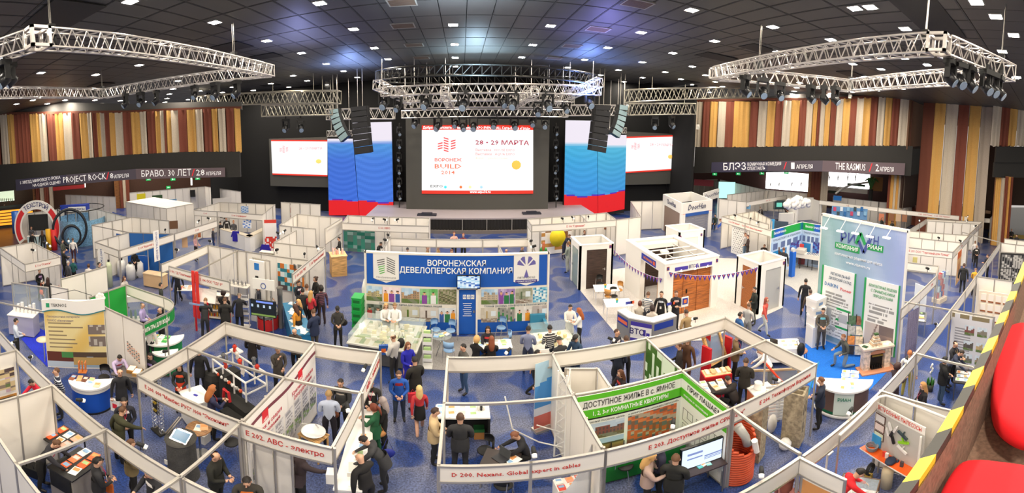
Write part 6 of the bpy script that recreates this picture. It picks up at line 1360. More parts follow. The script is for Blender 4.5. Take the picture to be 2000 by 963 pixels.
for (a,b,tp_,bt,kind) in ((1605,1668,521,652,0),(1687,1753,545,690,1)):
    x0,x1=rl(a,(tp_+bt)/2)[0],rl(b,(tp_+bt)/2)[0];z1=rl((a+b)/2,(tp_+tp_+8)/2)[1];z0=.35
    ip=MB().b(x0,x1,-.05,-.012,z0,z1).o('info_panel',mat('F0F1F0'),t);MB().b(x0-.07,x0+.03,-.055,-.01,z0,z1).b(x1-.03,x1+.03,-.055,-.01,z0,z1).o('green_edge',GRN,t)
    w_ = x1-x0
    if kind == 0:
        letters(t,'РЕГИОНАЛЬНЫЙ',x0+w_*.25,x1-w_*.15,z1-.25,.12,'5A6A80',y=-.058);letters(t,'ДИЛЕРСКИЙ СКЛАД',x0+w_*.2,x1-w_*.1,z1-.45,.12,'5A6A80',y=-.058);letters(t,'DAIKIN',x0+w_*.08,x0+w_*.5,z1-.75,.16,'3A7AB8',.02,y=-.058);letters(t,'Pioneer',x0+w_*.58,x1-w_*.08,z1-.8,.15,'D8343A',.02,y=-.058)
        picture('panel_print',t,x0+.12,x1-.1,z0+.1,z1-1.0,lambda u,v:(.72,.74,.76) if (.1<u<.35 and .3<v<.6) or (.6<u<.9 and .35<v<.55) or (.3<u<.5 and .1<v<.2) else ((.16,.63,.35) if int(v*24) in (15,9,5) and u>.5 else pic_text('F0F1F0','7A7A7A',14,3)(u,v)),-.056,(30,40))
    else:
        for k,s in enumerate(('АРХИТЕКТУРНЫЕ РЕШЕНИЯ','С ПРИМЕНЕНИЕМ','ПРИРОДНОГО КАМНЯ')):letters(t,s,x0+w_*(.1+.08*k),x1-w_*(.06+.05*k),z1-.25-k*.19,.12,'2A9A5A',y=-.058)
        picture('panel_print',t,x0+.12,x1-.1,z0+.05,z1-.85,lambda u,v:pic_text('F0F1F0','7A7A7A',12,5)(u,v) if v>.55 else ((.55,.48,.46) if abs(u-.15-.5*v)<.03 or u>.55 and v<.35 else (.45,.4,.4) if u>.5 else (.78,.74,.72)),-.056,(28,36))
for px,py in ((1621,443),(1652,449),(1681,453),(1709,459),(1741,461)):
    x,z=rl(px,py);q=T('wall_lamp','white picture lamp on a rod over the tall РИАН wall','lamp',(14.75-.5,10.2-x,z),0,'picture lamps on the tall pale blue wall');rod('arm',q,(.5,0,ZH-z),(0,0,.05),.012,PAPER);MB().b(-.06,.1,-.16,.16,-.03,.03).o('lamp_head',mat('F4F4F4',.4,emit=.3),q)
# air-conditioner boxes, tile racks, fireplace, pyramid, curved counter
for k,(px,py,z0,w,h,rz,lab) in enumerate([(1594,670,0,.75,.95,.15,'white air conditioner carton lowest in the stack by the pale blue wall'),(1597,630,.95,.7,.42,.3,'white carton second from the bottom of the leaning stack'),(1598,615,1.37,.72,.36,.1,'white carton third from the bottom of the leaning stack'),(1600,600,1.73,.8,.36,.5,'white carton topmost of the leaning stack')]):
    p=at(1592,672,0);t=T('carton',lab,'box',(p.x+.02*k,p.y+.05*k,z0),rz-.5);MB().b(-w/2,w/2,-.3,.3,0,h-.02).o('body',mat('EFECE6'),t);MB().b(-w/2-.01,w/2+.01,-.31,.31,h-.1,h).o('lid',mat('F8F6F2'),t);MB().b(-.2,.1,-.306,-.3,.08,.2).o('blue_print',mat('7A9AC8'),t)
def tile_rack(label, px, py, rows, rz):
    p=at(px,py,0);t=T('tile_rack',label,'display rack',(p.x,p.y,0),rz)
    for r, (c1, c2) in enumerate(rows):
        for q, c in enumerate((c1, c2)):
            MB().b(-.34+q*.35,-.02+q*.35,-.02,.02,0,.36).o('stone_tile',mat(c,.4,kind='stone'),t,loc=(0,.1*r,.1+r*.4)).rotation_euler=(-.25,0,0)
    rod('leg',t,(-.36,.0,0),(-.36,.45,1.75),.02,BLACK);rod('leg',t,(.36,0,0),(.36,.45,1.75),.02,BLACK);rod('leg',t,(0,.7,0),(0,.42,1.7),.02,BLACK)
tile_rack('easel of coloured stone tiles between the kneeling man and the fireplace',1668,697,[('2A2A2E','C8C4BC'),('D88A4A','E0C8A8'),('B0B0AE','D8D0C0'),('4A6A50','8A5A48')],-1.0)
p=at(1709,720,0);t=T('fireplace','cream stone fireplace with a black grate standing on the blue carpet','fireplace',(p.x,p.y,0),-.62);CR=mat('E2CDB6',.6,kind='stone');PK=mat('C98A68',.6)
MB().b(-.8,.8,-.45,.25,0,.06).o('hearth',PK,t);MB().b(-.62,-.34,-.15,.2,.06,.95).o('column',CR,t);MB().b(.34,.62,-.15,.2,.06,.95).o('column',CR,t);MB().b(-.34,.34,-.1,.2,.72,.95).o('lintel',CR,t)
mb=MB();n=10;mb.v=[(-.34,-.12,.7)]+[(-.34+.68*i/n,-.12,.78+.09*math.sin(PI*i/n)) for i in range(n+1)]+[(.34,-.12,.7)];mb.f=[tuple(reversed(range(n+3)))];mb.m=[0];mb.o('arch',PK,t)
MB().b(-.72,.72,-.24,.26,.95,1.02).b(-.66,.66,-.2,.22,.92,.95).o('mantel',mat('E9D4BE',.4),t);MB().b(-.34,.34,.05,.18,.06,.72).o('firebox',mat('1A1614'),t);MB().b(-.25,.25,-.14,-.1,.6,.66).o('gold_trim',mat('C8A048',.3,.8),t)
g=MB();[g.b(-.22+i*.08,-.2+i*.08,-.16,-.02,.1,.26) for i in range(6)];g.b(-.25,.25,-.16,-.02,.08,.11).o('grate',BLACK,t)
t2=T('stone_pyramid','stepped pyramid of pale stone slabs on the fireplace mantel','stone sample',(p.x-.05,p.y+.05,1.02),-.62)
for k in range(7):w_=.26-.028*k;MB().b(-w_,w_,-w_*.7,w_*.7,k*.065,k*.065+.045).o('slab',mat('EDE2D0' if k % 2==0 else 'D8B898',kind='stone'),t2)
MB().b(-.09,.09,-.07,.07,.455,.5).o('slab', mat('3A5A30'), t2)
for k,(dx,dy,c,lab) in enumerate([(-.55,0,'2A4A30','dark green tile at the left end of the mantel'),(.4,-.05,'F0ECE4','white leaflet on the right of the mantel'),(.58,.05,'F4E8DC','cream leaflet at the right end of the mantel')]):
    c_,s_=math.cos(-.62),math.sin(-.62);tag(MB().b(-.09,.09,-.11,.11,0,.02).o('sample',mat(c),None,loc=(p.x+dx*c_-dy*s_,p.y+dx*s_+dy*c_,1.021),rz=.3*k),lab,'sample')
def curved_counter(label,px,py,h,r,body,band=None,top='F4F2EE',rz=0,name='curved_counter',a0=PI*1.05,a1=PI*1.95,foot='5A5854'):
    p=at(px,py,h);t=T(name,label,'counter',(p.x,p.y,0),rz)
    MB().lathe([(r*.92,.06),(r*.92,h-.06)],n=20,a0=a0,a1=a1).o('front',body,t,True);MB().lathe([(r*.95,0),(r*.95,.07)],n=20,a0=a0,a1=a1).o('foot_band',mat(foot),t,True)
    mb=MB();n=20;pts=[(r*1.04*math.cos(a0+(a1-a0)*i/n),r*1.04*math.sin(a0+(a1-a0)*i/n)) for i in range(n+1)];mb.prism(pts,h-.06,h).o('worktop',mat(top,.3),t)
    if band:MB().lathe([(r*.94,band[0]),(r*.94,band[1])],n=12,a0=(a0+a1)/2-.35,a1=(a0+a1)/2+.35).o('printed_panel',band[2],t,True)
    return t, p
t,p=curved_counter('curved green and brown printed counter with РИАН on the blue carpet',1647,735,1.05,1.0,mat('6A5248',.5),(.12,.95,mat('DCE8DC')),rz=-.95);q=text('РИАН',t,(0,-.955,.72),.16,mat('2A8A6A'),bold=.01);MB().lathe([(.925,.1),(.925,.2)],n=20,a0=PI*1.05,a1=PI*1.95).o('green_line',mat('1A6A4A'),t,True)
MB().lathe([(.97,.0),(1.02,.03),(1.02,.1),(.97,.12)],n=20,a0=PI*1.05,a1=PI*1.95).o('silver_band',mat('C8C8C8',.3),t,True)
sheets('printed leaflet spread on the curved РИАН counter',(p.x-.05,p.y-.3,1.05,.5),grid(5,2,.26,.3),['F6F3EE','EDE6DA','F8F6F2'],'leaflets on the curved РИАН counter')
t=T('blue_armchair','blue framed stool with a black rucksack on it at the edge of the blue carpet','stool',gp(1562,703,0));MB().lathe([(0,.38),(.3,.38),(.32,.42),(.3,.46),(0,.46)],n=14).o('seat',mat('B8846A'),t,True)
for a in range(6):rod('leg',t,(.3*math.cos(a*1.05),.3*math.sin(a*1.05),0),(.26*math.cos(a*1.05),.26*math.sin(a*1.05),.4),.018,mat('1A4AA8'))
p=at(1564,688,.6);t=T('rucksack','black rucksack standing on the blue stool','rucksack',(p.x,p.y,.46));MB().ell((0,0,.26),(.2,.15,.28),10).o('bag',BLACK,t,True);MB().tube([(-.08,.1,.4),(-.08,.2,.55),(.08,.2,.55),(.08,.1,.4)],.015,5).o('strap',BLACK,t)
# plain table with papers and a laptop left of the blue carpet
p=at(1525,672,.75);t=T('cloth_table','white cloth covered table heaped with papers and a laptop by the aisle','table',(p.x,p.y,0),-.65);mb=MB();n=24
for z, g_ in ((.75,1),(.5,1.02),(.22,1.1)):
    for i in range(n):
        a=2*PI*i/n;x=max(-1,min(1,1.35*math.cos(a)))*.85;y=max(-1,min(1,1.35*math.sin(a)))*.45;w_=1 if z==.75 else g_+.05*math.sin(i*2.6);mb.v.append((x*w_,y*w_,z))
mb.f.append(tuple(range(n))); mb.m.append(0)
for r in range(2):
    for i in range(n):mb.f.append((r*n+(i+1) % n,r*n+i,(r+1)*n+i,(r+1)*n+(i+1) % n));mb.m.append(0)
mb.o('cloth', mat('F2F0EC', .8), t); 
for sx in (-.7,.7):
    for sy in (-.35,.35):rod('leg',t,(sx,sy,0),(sx,sy,.7),.02,ALU)
def laptop(label, loc, rz, c='1E1E22', screen=None):
    t=T('laptop',label,'laptop',loc,rz);MB().b(-.17,.17,-.12,.12,0,.02).o('keyboard_base',mat('2A2A2E',.4),t);o=MB().b(-.17,.17,0,.012,0,.23).o('display_lid',mat(c,.4),t);o.location=(0,.12,.02);o.rotation_euler=(-.25,0,0)
    if screen:s=MB().b(-.155,.155,-.004,-.001,.015,.215).o('screen',mat(screen,.4,emit=.8),o)
    return t
laptop('black open laptop on the white cloth table',(p.x-.1,p.y+.25,.75),2.0);sheets('paper on the white cloth table',(p.x,p.y-.05,.752,-.65),grid(6,2,.24,.3,.1),['F8F6F2','F0EEE8'],'papers on the white cloth table')
# lilac curtain closing the side of that stand
P0_,P1_=(15.0,5.75),(16.3,5.9);t=T('lilac_curtain','lilac curtain hanging on a rail at the end of the tall pale blue wall','curtain',(0,0,0));CUR['L']=mat('8A84A0',.8,kind='cloth');curtain_part(t,(15.0,5.7),(15.9,5.5),2.25,.05,'L',.06,.16)
# ---------------------------------------------------------------- poster walls
def board(label,P,Q,a,b,fn,n=(24,16),off=.04,cat='poster',name='poster',group=None,back=None):return wp(name,label,cat,P,Q,a,b,fn,n,off,group,None,back)
# green housing boards
def green_fn(u, v):
    if v > .86: return (.36,.74,.16)
    if v > .76: return (.93,.93,.91)
    if v > .6: return (.36,.74,.16)
    return (.93,.93,.9)
t,L_,z0,z1=board('big green and white board lettered ДОСТУПНОЕ ЖИЛЬЕ В с. ЯМНОЕ with two aerial photographs',(2.66,7.97),(5.6,7.97),(1130,775),(1333,900),None,off=.03);L_=2.93
z1,z0=2.46,.55;t.location=(2.68,7.94,0);t.rotation_euler.z=0
for c in list(t.children): D.objects.remove(c)
MB().b(0,L_,0,.02,z0,z1).o('board',mat('EEEEEA'),t);MB().b(0,L_,-.006,0,z1-.14,z1).b(0,L_,-.006,0,z1-.68,z1-.42).b(0,L_,-.008,0,z0,z0+.08).o('green_band',mat('5CBC28',.5),t);MB().b(0,L_,-.008,0,z1-.72,z1-.68).o('black_line',BLACK,t)
letters(t,'ДОСТУПНОЕ ЖИЛЬЕ В с. ЯМНОЕ',.15,L_-.25,z1-.28,.17,'3A3A3A',.008,y=-.01);letters(t,'1, 2, 3-х КОМНАТНЫЕ КВАРТИРЫ',.4,L_-.45,z1-.55,.13,'FFFFFF',.02,y=-.012)
letters(t,'КОТТЕДЖНЫЙ ПОСЕЛОК «ДОН»',.05,1.25,z1-.8,.05,'6A6A6A',0,y=-.01);letters(t,'и МИКРОРАЙОН «РОЖДЕСТВЕНСКИЙ»',1.35,L_-.1,z1-.8,.05,'6A6A6A',0,y=-.01)
picture('photograph',t,.1,1.25,z1-1.35,z1-.86,pic_city(21,'B8C8E0','8A4A44','6A5A3A'),-.006,(24,12));picture('photograph',t,.1,1.25,z0+.1,z1-1.38,lambda u,v:(.7,.78,.9) if v>.6 else ((.35,.32,.22) if v>.5 else (.6,.5,.32)),-.006,(20,8));picture('photograph',t,1.35,L_-.15,z0+.1,z1-.86,pic_noise(['C8603A','8A5A48','6A6A68','B8A090','D87A4A'],22,14),-.006,(30,20))
t=T('poster','green and white board lettered ПРИГЛАШАЕМ with flat plans','poster',(5.585,7.95,0),-PI/2);L_=1.9;MB().b(0,L_,0,.02,.55,2.46).o('board',mat('EEEEEA'),t);MB().b(0,L_,-.006,0,2.32,2.46).b(0,L_,-.006,0,1.78,2.04).o('green_band',mat('5CBC28',.5),t);letters(t,'ПРИГЛАШАЕМ',.3,1.7,2.18,.15,'3A3A3A',.008,y=-.01);letters(t,'квартиры от застройщика   ипотека',.15,1.6,1.9,.07,'FFFFFF',.01,y=-.012)
mb = MB()
for (x,z) in ((.15,1.1),(.75,1.1),(1.3,1.1),(.15,.62),(.75,.62),(1.3,.62)):
    for a in ((0,.45,0,.01),(0,.45,.38,.39),(0,.01,0,.39),(.44,.45,0,.39),(.2,.21,.15,.39),(.2,.45,.15,.16)):mb.b(x+a[0],x+a[1],-.006,0,z+a[2],z+a[3])
mb.o('floor_plan_lines', mat('5A5A58'), t)
P,Q=(5.6,10),(5.6,8.05);t=T('poster','tall printed sheet of bamboo, pebbles and blue water on the divider wall','poster',(5.59,10.0,0),-PI/2);picture('print',t,0,1.95,.1,2.46,lambda u,v:(.15,.6,.75) if v<.25 and u<.4 else ((.4,.36,.34) if (u-.35)**2+(v-.32)**2<.02 else ((.25,.42,.12) if rnd(int(u*14),int(v*10))>.35+u*.5 else (.85,.92,.82))),0,(28,34));MB().b(0,1.95,.002,.01,.1,2.46).o('backing',WHITE,t)
# product banner wall of E 202: faces left (-x side), plus its white back
t=T('banner','long slanting white banner with red squares and product tables between booths Е 200 and Е 202','banner',(xb+.085,6.25,0),PI/2);L_=3.85
MB().b(0,L_,0,.012,.5,2.44).o('sheet', mat('F2EEEA'), t); mb = MB()
for i in range(20):
    x0,x1=L_*i/20,L_*(i+1)/20;f=lambda x:2.22+.05*math.sin(x*2.3);mb.quad((x0,-.004,f(x0)-.08),(x1,-.004,f(x1)-.08),(x1,-.004,f(x1)+.02),(x0,-.004,f(x0)+.02))
mb.o('maroon_wave', mat('7A3A48'), t)
for x in (.65,2.6):MB().b(x,x+.28,-.008,-.004,1.95,2.26).o('red_square',mat('D82430'),t);letters(t,'АВС',x+.04,x+.24,2.0,.07,'FFFFFF',.01,y=-.012)
for x in (.2,2.2):letters(t,'Крепеж и сварка',x,x+1.4,1.8,.13,'C8485A',.01,y=-.006);letters(t,'Оборудование',x+.1,x+1.3,1.62,.12,'C8485A',.01,y=-.006)
for k in range(7):picture('product_table',t,.15+k*.53,.6+k*.53,1.0,1.5,pic_text('E6E4E6','8A8890',6,k,'D0CCD0'),-.006,(12,10));picture('product_photo',t,.15+k*.53,.6+k*.53,.55,.95,pic_noise(['6A6A68','A8A8A8','8AA860','D0CCC8'],k,6),-.006,(8,8))
# blue/green posters at right-hand machine stand
B1,B2_,B3=at(1507.6,449.7,3.0),at(1567,433.5,3.0),at(1606,440,3.0)
def blu_fn(seed):
    def fn(u, v):
        if v>.82:return mixc((.1,.62,.25),(.1,.35,.75),max(0,min(1,math.sin(u*7+seed)*1.2)))
        if v > .74: return (.72,.8,.9)
        if .55 < v < .7 and int(u*14) % 3: return (.35,.42,.6)
        if .08 < u < .5 and .25 < v < .52: return (.12,.5,.75)
        if .6<u<.95 and .3<v<.6:return (.25,.2,.5) if rnd(int(u*20),int(v*20))>.5 else (.3,.5,.8)
        if .55 < u < .95 and .05 < v < .26: return (.55,.6,.65)
        return mixc((.8,.86,.93), (.35,.55,.8), abs(u-.5)*.8)
    return fn
for (A,B,s,lab) in ((B1,B2_,0,'tall blue machine poster wall with a green header, left leaf'),(B2_,B3,2.5,'tall blue machine poster wall with a green header, right leaf')):
    d=B-A;t=T('poster_wall',lab,'poster wall',(A.x,A.y,0),math.atan2(d.y,d.x));MB().b(0,d.length,.01,.08,0,3).o('panel',WHITE,t);picture('print',t,0,d.length,.05,2.98,blu_fn(s),0,(30,30));letters(t,'Высокая точность',.3,1.9 if d.length>2 else 1.6,2.75,.18,'F4F8FA',.01,y=-.006);letters(t,'ТРАНСПОРТ И УПАКОВКА',.2,d.length-.2,2.3,.14,'4A5A80',.01,y=-.006)
carpet('floor_carpet_grey',[(1510,545),(1600,480),(1604,560),(1595,600),(1545,560)],'A8A6A4')
p=at(1583,500,.9);t=T('printing_machine','long white and black packaging machine before the blue posters','machine',(p.x,p.y,0),-1.15);MB().b(-1.3,1.3,-.35,.35,.75,1.05).o('bed',mat('E4DED4',.4),t);MB().b(-1.1,-.4,-.42,.42,1.05,1.3).o('hood',mat('D8CFC2',.4),t);MB().b(.9,1.3,-.3,.3,.55,1.1).o('motor_box',DARK,t)
for k in range(6):rod('leg',t,(-1.2+k*.48,(-1)**k*.3,0),(-1.2+k*.48,(-1)**k*.3,.75),.03,BLACK)
for k in range(9):MB().cyl((-.2+k*.12,-.34,1.07),(-.2+k*.12,.34,1.07),.03,n=6).o('roller',CHROME,t)
p=at(1560,500,.6);t=T('textile_machine','dark red machine with a round wheel beside the white packaging machine','machine',(p.x,p.y,0),-.9);MB().b(-.6,.5,-.3,.3,.1,.8).o('body',mat('7A2A30',.5),t);MB().cyl((-.75,-.2,.55),(-.75,.2,.55),.42,n=18).o('wheel',mat('B8B0A8',.4),t);MB().b(0,.35,-.25,.25,.8,1.5).o('panel_box',mat('C83A3A'),t)
p=at(1546,540,0);t=T('blue_pillar_unit','slim blue upright unit with a round head beside the machines','display unit',(p.x,p.y,0));MB().b(-.18,.18,-.15,.15,0,1.6).o('body',mat('1A62C8'),t);MB().cyl((0,-.1,1.7),(0,.1,1.7),.16,n=14).o('round_head',mat('C8C8C8'),t)
# ---------------------------------------------------------------- balcony edge at the lower right
ZR = 7.2
LP=[(2000,512),(1990,532),(1979.6,555),(1972.8,569.8),(1961,588.5),(1953,612),(1944,633.5),(1930,662),(1913,690.6),(1898,723.7),(1881,757.7),(1852,801),(1826.6,845),(1794,895),(1762,942),(1730,990)]
RP=[(2016,490),(2006,522),(1998,550),(1987,568),(1981,584),(1972,605.5),(1962.6,628.4),(1949,654),(1938.8,682),(1923.5,714.4),(1905,751),(1881,792.6),(1859,835),(1835,888.4),(1796,936),(1760,985)]
t=T('balcony_rail','balcony edge with yellow and black hazard tape at the lower right','railing',(at(1850,820,ZR).x,at(1850,820,ZR).y,0));O=t.location.copy()
yel, blk2 = mat('F2D838', .5), mat('3E3D3A', .6); 
def straight(L):
    P=[at(*q,ZR) for q in L];A,B=P[1],P[-2];d=(B-A).normalized();return [A+d*(p-A).dot(d) for p in P]
LW = straight(LP); RW = straight(RP); zd_ = Vector((0,0,-.05))
for k in range(len(LP)-1):
    a,b,c,d=LW[k]-O,LW[k+1]-O,RW[k+1]-O,RW[k]-O;mb=MB();mb.quad(a,b,c,d);mb.quad(a+zd_,d+zd_,c+zd_,b+zd_);mb.quad(a+zd_,b+zd_,b,a);mb.quad(d,c,c+zd_,d+zd_)
    mb.o('tape_stripe', yel if k % 2 == 1 or k == 0 else blk2, t)
mb = MB(); 
for k in range(len(LP)-1):mb.quad(RW[k]-O,RW[k+1]-O,RW[k+1]-O-V(-.01,0,.035),RW[k]-O-V(-.01,0,.035))
mb.o('red_side', mat('C8381E', .5), t)
mb = MB()
for k in range(len(LP)-1):mb.quad(LW[k]-O+zd_,LW[k+1]-O+zd_,V(LW[k+1].x-O.x,LW[k+1].y-O.y,5.5),V(LW[k].x-O.x,LW[k].y-O.y,5.5))
mb.o('parapet_face', mat('5A4038'), t)
ca = mat('8A6E5C', .95, kind='carpet'); mb = MB()
for a,b in zip(RW,RW[1:]):mb.quad(a-O-V(0,0,.035),b-O-V(0,0,.035),V(b.x-O.x,b.y-O.y,6.75),V(a.x-O.x,a.y-O.y,6.75))
mb.o('inner_face',ca,t);mb=MB();far_=[V(p.x,p.y,6.75) for p in RW]
mb.v=[tuple(p) for p in far_]+[(far_[-1].x,-6,6.75),(12,-6,6.75),(12,far_[0].y,6.75)];n=len(mb.v);mb.f.append(tuple(range(n)));mb.m.append(0)
struct(mb.o('floor_balcony', ca))
def seat(label, outline, z, drop):
    P=[at(x,y,z) for x,y in outline];c=sum(P,Vector((0,0,0)))/len(P);t=T('auditorium_seat',label,'seat',(c.x,c.y,0))
    mb = MB(); n = len(P); k = 0
    for (zz, s) in ((z-drop,.98),(z-.1,1.03),(z-.03,1.0),(z,.9)):
        for p in P: mb.v.append(((p.x-c.x)*s, (p.y-c.y)*s, zz))
    for r in range(3):
        for i in range(n):mb.f.append((r*n+i,r*n+(i+1) % n,(r+1)*n+(i+1) % n,(r+1)*n+i));mb.m.append(0)
    mb.f.append(tuple(3*n+i for i in range(n)));mb.m.append(0);o=mb.o('seat_back',mat('E0101E',.8),t,True);m=o.modifiers.new('s','SUBSURF');m.levels=m.render_levels=2
    q=MB();q.cyl((0,0,6.75),(0,0,z-drop+.05),.06);q.o('seat_foot',BLACK,t);q.o
seat('red padded seat back nearest the rail at the right edge of the picture',[(1962,632),(1950,655),(1942,710),(1936,762),(1945,805),(1985,835),(2040,850),(2080,760),(2060,640),(2000,615)],7.0,.14)
seat('red padded seat back at the bottom right corner',[(1876,884),(1850,925),(1820,980),(1850,1060),(2000,1100),(2080,1000),(2060,905),(1985,895),(1930,888)],7.0,.14)
# ---------------------------------------------------------------- left side exhibits
# ring arch
t=T('ring_arch','big white ring arch with red arcs lettered ТЕХСТРОЙ in front of a dark screen','arch',gp(75,480,0),.9);R_,r_=2.35,1.6
def arc(nm, a0, a1, r0, r1, y, m, n=18, th=.12):
    mb = MB(); mb.v = []
    for i in range(n+1):
        a = a0+(a1-a0)*i/n
        for r in (r0, r1):
            for yy in (y,y+th):mb.v.append((r*math.sin(a),yy,1.55+r*math.cos(a)))
    for i in range(n):
        b = i*4
        for q in ((0,4,6,2),(1,3,7,5),(2,6,7,3),(0,1,5,4)):mb.f.append(tuple(b+x for x in q));mb.m.append(0)
    mb.o(nm, m, t)
arc('ring',-2.2,2.2,r_,R_,0,WG,32);arc('red_arc',-2.1,-.75,r_+.15,R_-.15,-.02,mat('D8282E'));arc('red_arc',.75,2.1,r_+.15,R_-.15,-.02,mat('D8282E'))
for k,ch in enumerate('ТЕХСТРОЙ'):a=-.56+k*.16;o=text(ch,t,(1.98*math.sin(a),-.03,1.55+1.98*math.cos(a)),.5,mat('2A2A6A'),bold=.02);o.rotation_euler=(PI/2,a,0)
P_o=t.location;MB().b(-1.0,1.0,.6,.7,1.2,2.6).o('dark_screen',BLACK,t)
counter('small curved counter inside the ring arch',(P_o.x+.4,P_o.y-.4,0),1.6,.5,1.0,'BFD8DC',rz=.9)
p=at(32,455,0);tag(MB().cyl((0,0,0),(0,0,2.2),.45,n=16).o('blue_barrel',mat('2A62B8',.4),None,True,tuple(p)),'tall blue barrel behind the ring arch','barrel')
p=at(150,478,0);t=T('blue_tank','large round open water tank with a pale blue bubbly skin','tank',(p.x-.8,p.y+1.2,0));MB().lathe([(2.3,0),(2.35,.1),(2.35,2.1)],n=32).o('skin',mat('86B8DC',.4,kind='stone'),t,True)
for k in range(7):a=PI+.2+k*.45;rod('hoop',t,(2.35*math.cos(a),2.35*math.sin(a),2.1),(2.35*math.cos(a),2.35*math.sin(a),2.9),.04,DARK)
MB().tube([(2.35*math.cos(a*.3),2.35*math.sin(a*.3),2.9) for a in range(21)],.04,5,closed=True).o('top_hoop',DARK,t)
for px,py,r,lab in [(137,458,1.55,'large black pipe ring leaning by the blue tank'),(140,465,.85,'smaller black pipe ring inside the large one')]:
    p=at(px,py,1.2 if r>1 else .8);t=T('pipe_ring',lab,'pipe ring',(p.x,p.y,r+.12),1.0);MB().tube([(r*math.cos(a*PI/16),0,r*math.sin(a*PI/16)) for a in range(32)],.12,8,closed=True).o('ring',mat('1E2228',.4),t,True)
for k,(px,c,lab) in enumerate([(97,'E8B020','yellow'),(107,'D82A2A','red')]):p=at(px,488,0);tag(MB().cyl((0,0,0),(0,0,1.7),.28,n=12).o('plastic_roll',mat(c,.5),None,True,tuple(p)),'tall %s plastic roll standing in front of the ring arch stand' % lab,'roll')
p=at(147,413,2.5);t=T('hanging_sign','blue pointed sign lettered ТЕХСТРОН above the partition by the left banner','sign',(p.x,p.y,0),.75);MB().prism([(-1.6,0),(1.2,-.3),(1.4,.5)],2.6,3.1).o('blue_wedge',mat('1E3AA8'),t);MB().b(-.6,1.2,-.42,-.36,2.5,2.95).o('white_label',PAPER,t);o=text('ТЕХСТРОН',t,(.3,-.44,2.72),.3,mat('1E2A7A'),bold=.02);rod('pole',t,(0,0,0),(0,0,2.6),.05,ALU)
A,B=(-32.4,21.95),(-26.3,20.85);t,L_,z0,z1=board('blue board lettered НАДЕЖНЫЕ ДОМА ГАЗОБЕТОННЫЕ БЛОКИ on the far left partition',A,B,(184,410),(217,433),None,back='1F4AA8');
for k,s in enumerate(('НАРУЖНЫЕ КОНЦЫ','САДОБЕТОННЫЕ','БАЛКИ')):letters(t,s,.15,L_-.2,z1-.4-k*.42,.26,'FFFFFF',.02,y=-.01)
t,L_,z0,z1=board('second smaller blue board right of the lettered blue board',A,B,(220,414),(243,432),None,back='1F4AA8')
# blue water posters
P,Q=(-21.3,17.15),(-18.35,18.55);P,Q=(-21.4,17.2),(-18.3,18.6)
t,L_,z0,z1=board('blue poster lettered РАЗБОР ВОДЫ behind the water tanks',(-24.5,19.5),(-18.5,20.5),(204,452),(284,478),lambda u,v:(.12,.36,.68) if not (u>.85) else (.92,.88,.75),(20,10),.05)
letters(t,'РАЗБОР',L_*.4,L_*.65,z1-.45,.4,'FFFFFF',.02,y=-.01);letters(t,'ВОДЫ АНАЛИЗ',L_*.35,L_*.75,z1-1.0,.35,'FFFFFF',.02,y=-.01)
P_,Q_=(-21.2,17.1),(-18.3,18.4);t,L_,z0,z1=board('tall blue poster with white splashes behind the woman in black',P_,Q_,(238,496),(292,528),lambda u,v:(.1,.35,.7) if (u-.6)**2+(v-.4)**2>.03+.02*math.sin(u*30) else (.75,.85,.95),(20,16),.08)
P_,Q_=(-21.25,14.1),(-18.3,13.85);t,L_,z0,z1=board('white vertical sign lettered ЧИСТКА at the left post of the water booth',P_,Q_,(192,486),(206,520),None,back='F4F2EE');o=text('ИСТКА',t,(L_/2,-.01,(z0+z1)/2),.3,mat('4A5A98'));o.rotation_euler=(PI/2,PI/2,0)
t,L_,z0,z1=board('white vertical sign with violet letters at the right end of the water booth',(-18.25,16.5),(-18.2,18.4),(298,452),(312,508),None,back='F4F2EE');o=text('ОЧИСТКА ВОДЫ',t,(L_/2,-.01,(z0+z1)/2),.2,mat('6A6AA8'));o.rotation_euler=(PI/2,PI/2,0)
for k,(px,py,r,h,c) in enumerate([(215,560,.2,1.5,'C8D0B0'),(238,538,.32,1.0,'F2F0EC'),(256,545,.32,.95,'F0EEEA'),(272,540,.32,.95,'F4F2EE'),(232,520,.18,1.4,'F0F0F0'),(247,520,.15,1.2,'E8F0F4')]):
    p=at(px,py,0);t=T('water_tank',['tall greenish cylinder tank at the front of the water booth','white rounded softener tank left of the others','white rounded softener tank in the middle','white rounded softener tank next to the wooden desk','slim white tank behind the softeners','slim pale filter tank behind the softeners'][k],'tank',(p.x,p.y,0));MB().lathe([(0,0),(r,0),(r,h*.85),(r*.6,h),(0,h)],n=14).o('vessel',mat(c,.35),t,True);MB().cyl((0,0,h),(0,0,h+.12),r*.35).o('valve',DARK,t)
p=at(303,535,.75);counter('light wooden reception desk in the water booth',(p.x,p.y,0),1.5,.6,.8,'D8B488','E4C8A0',.2)
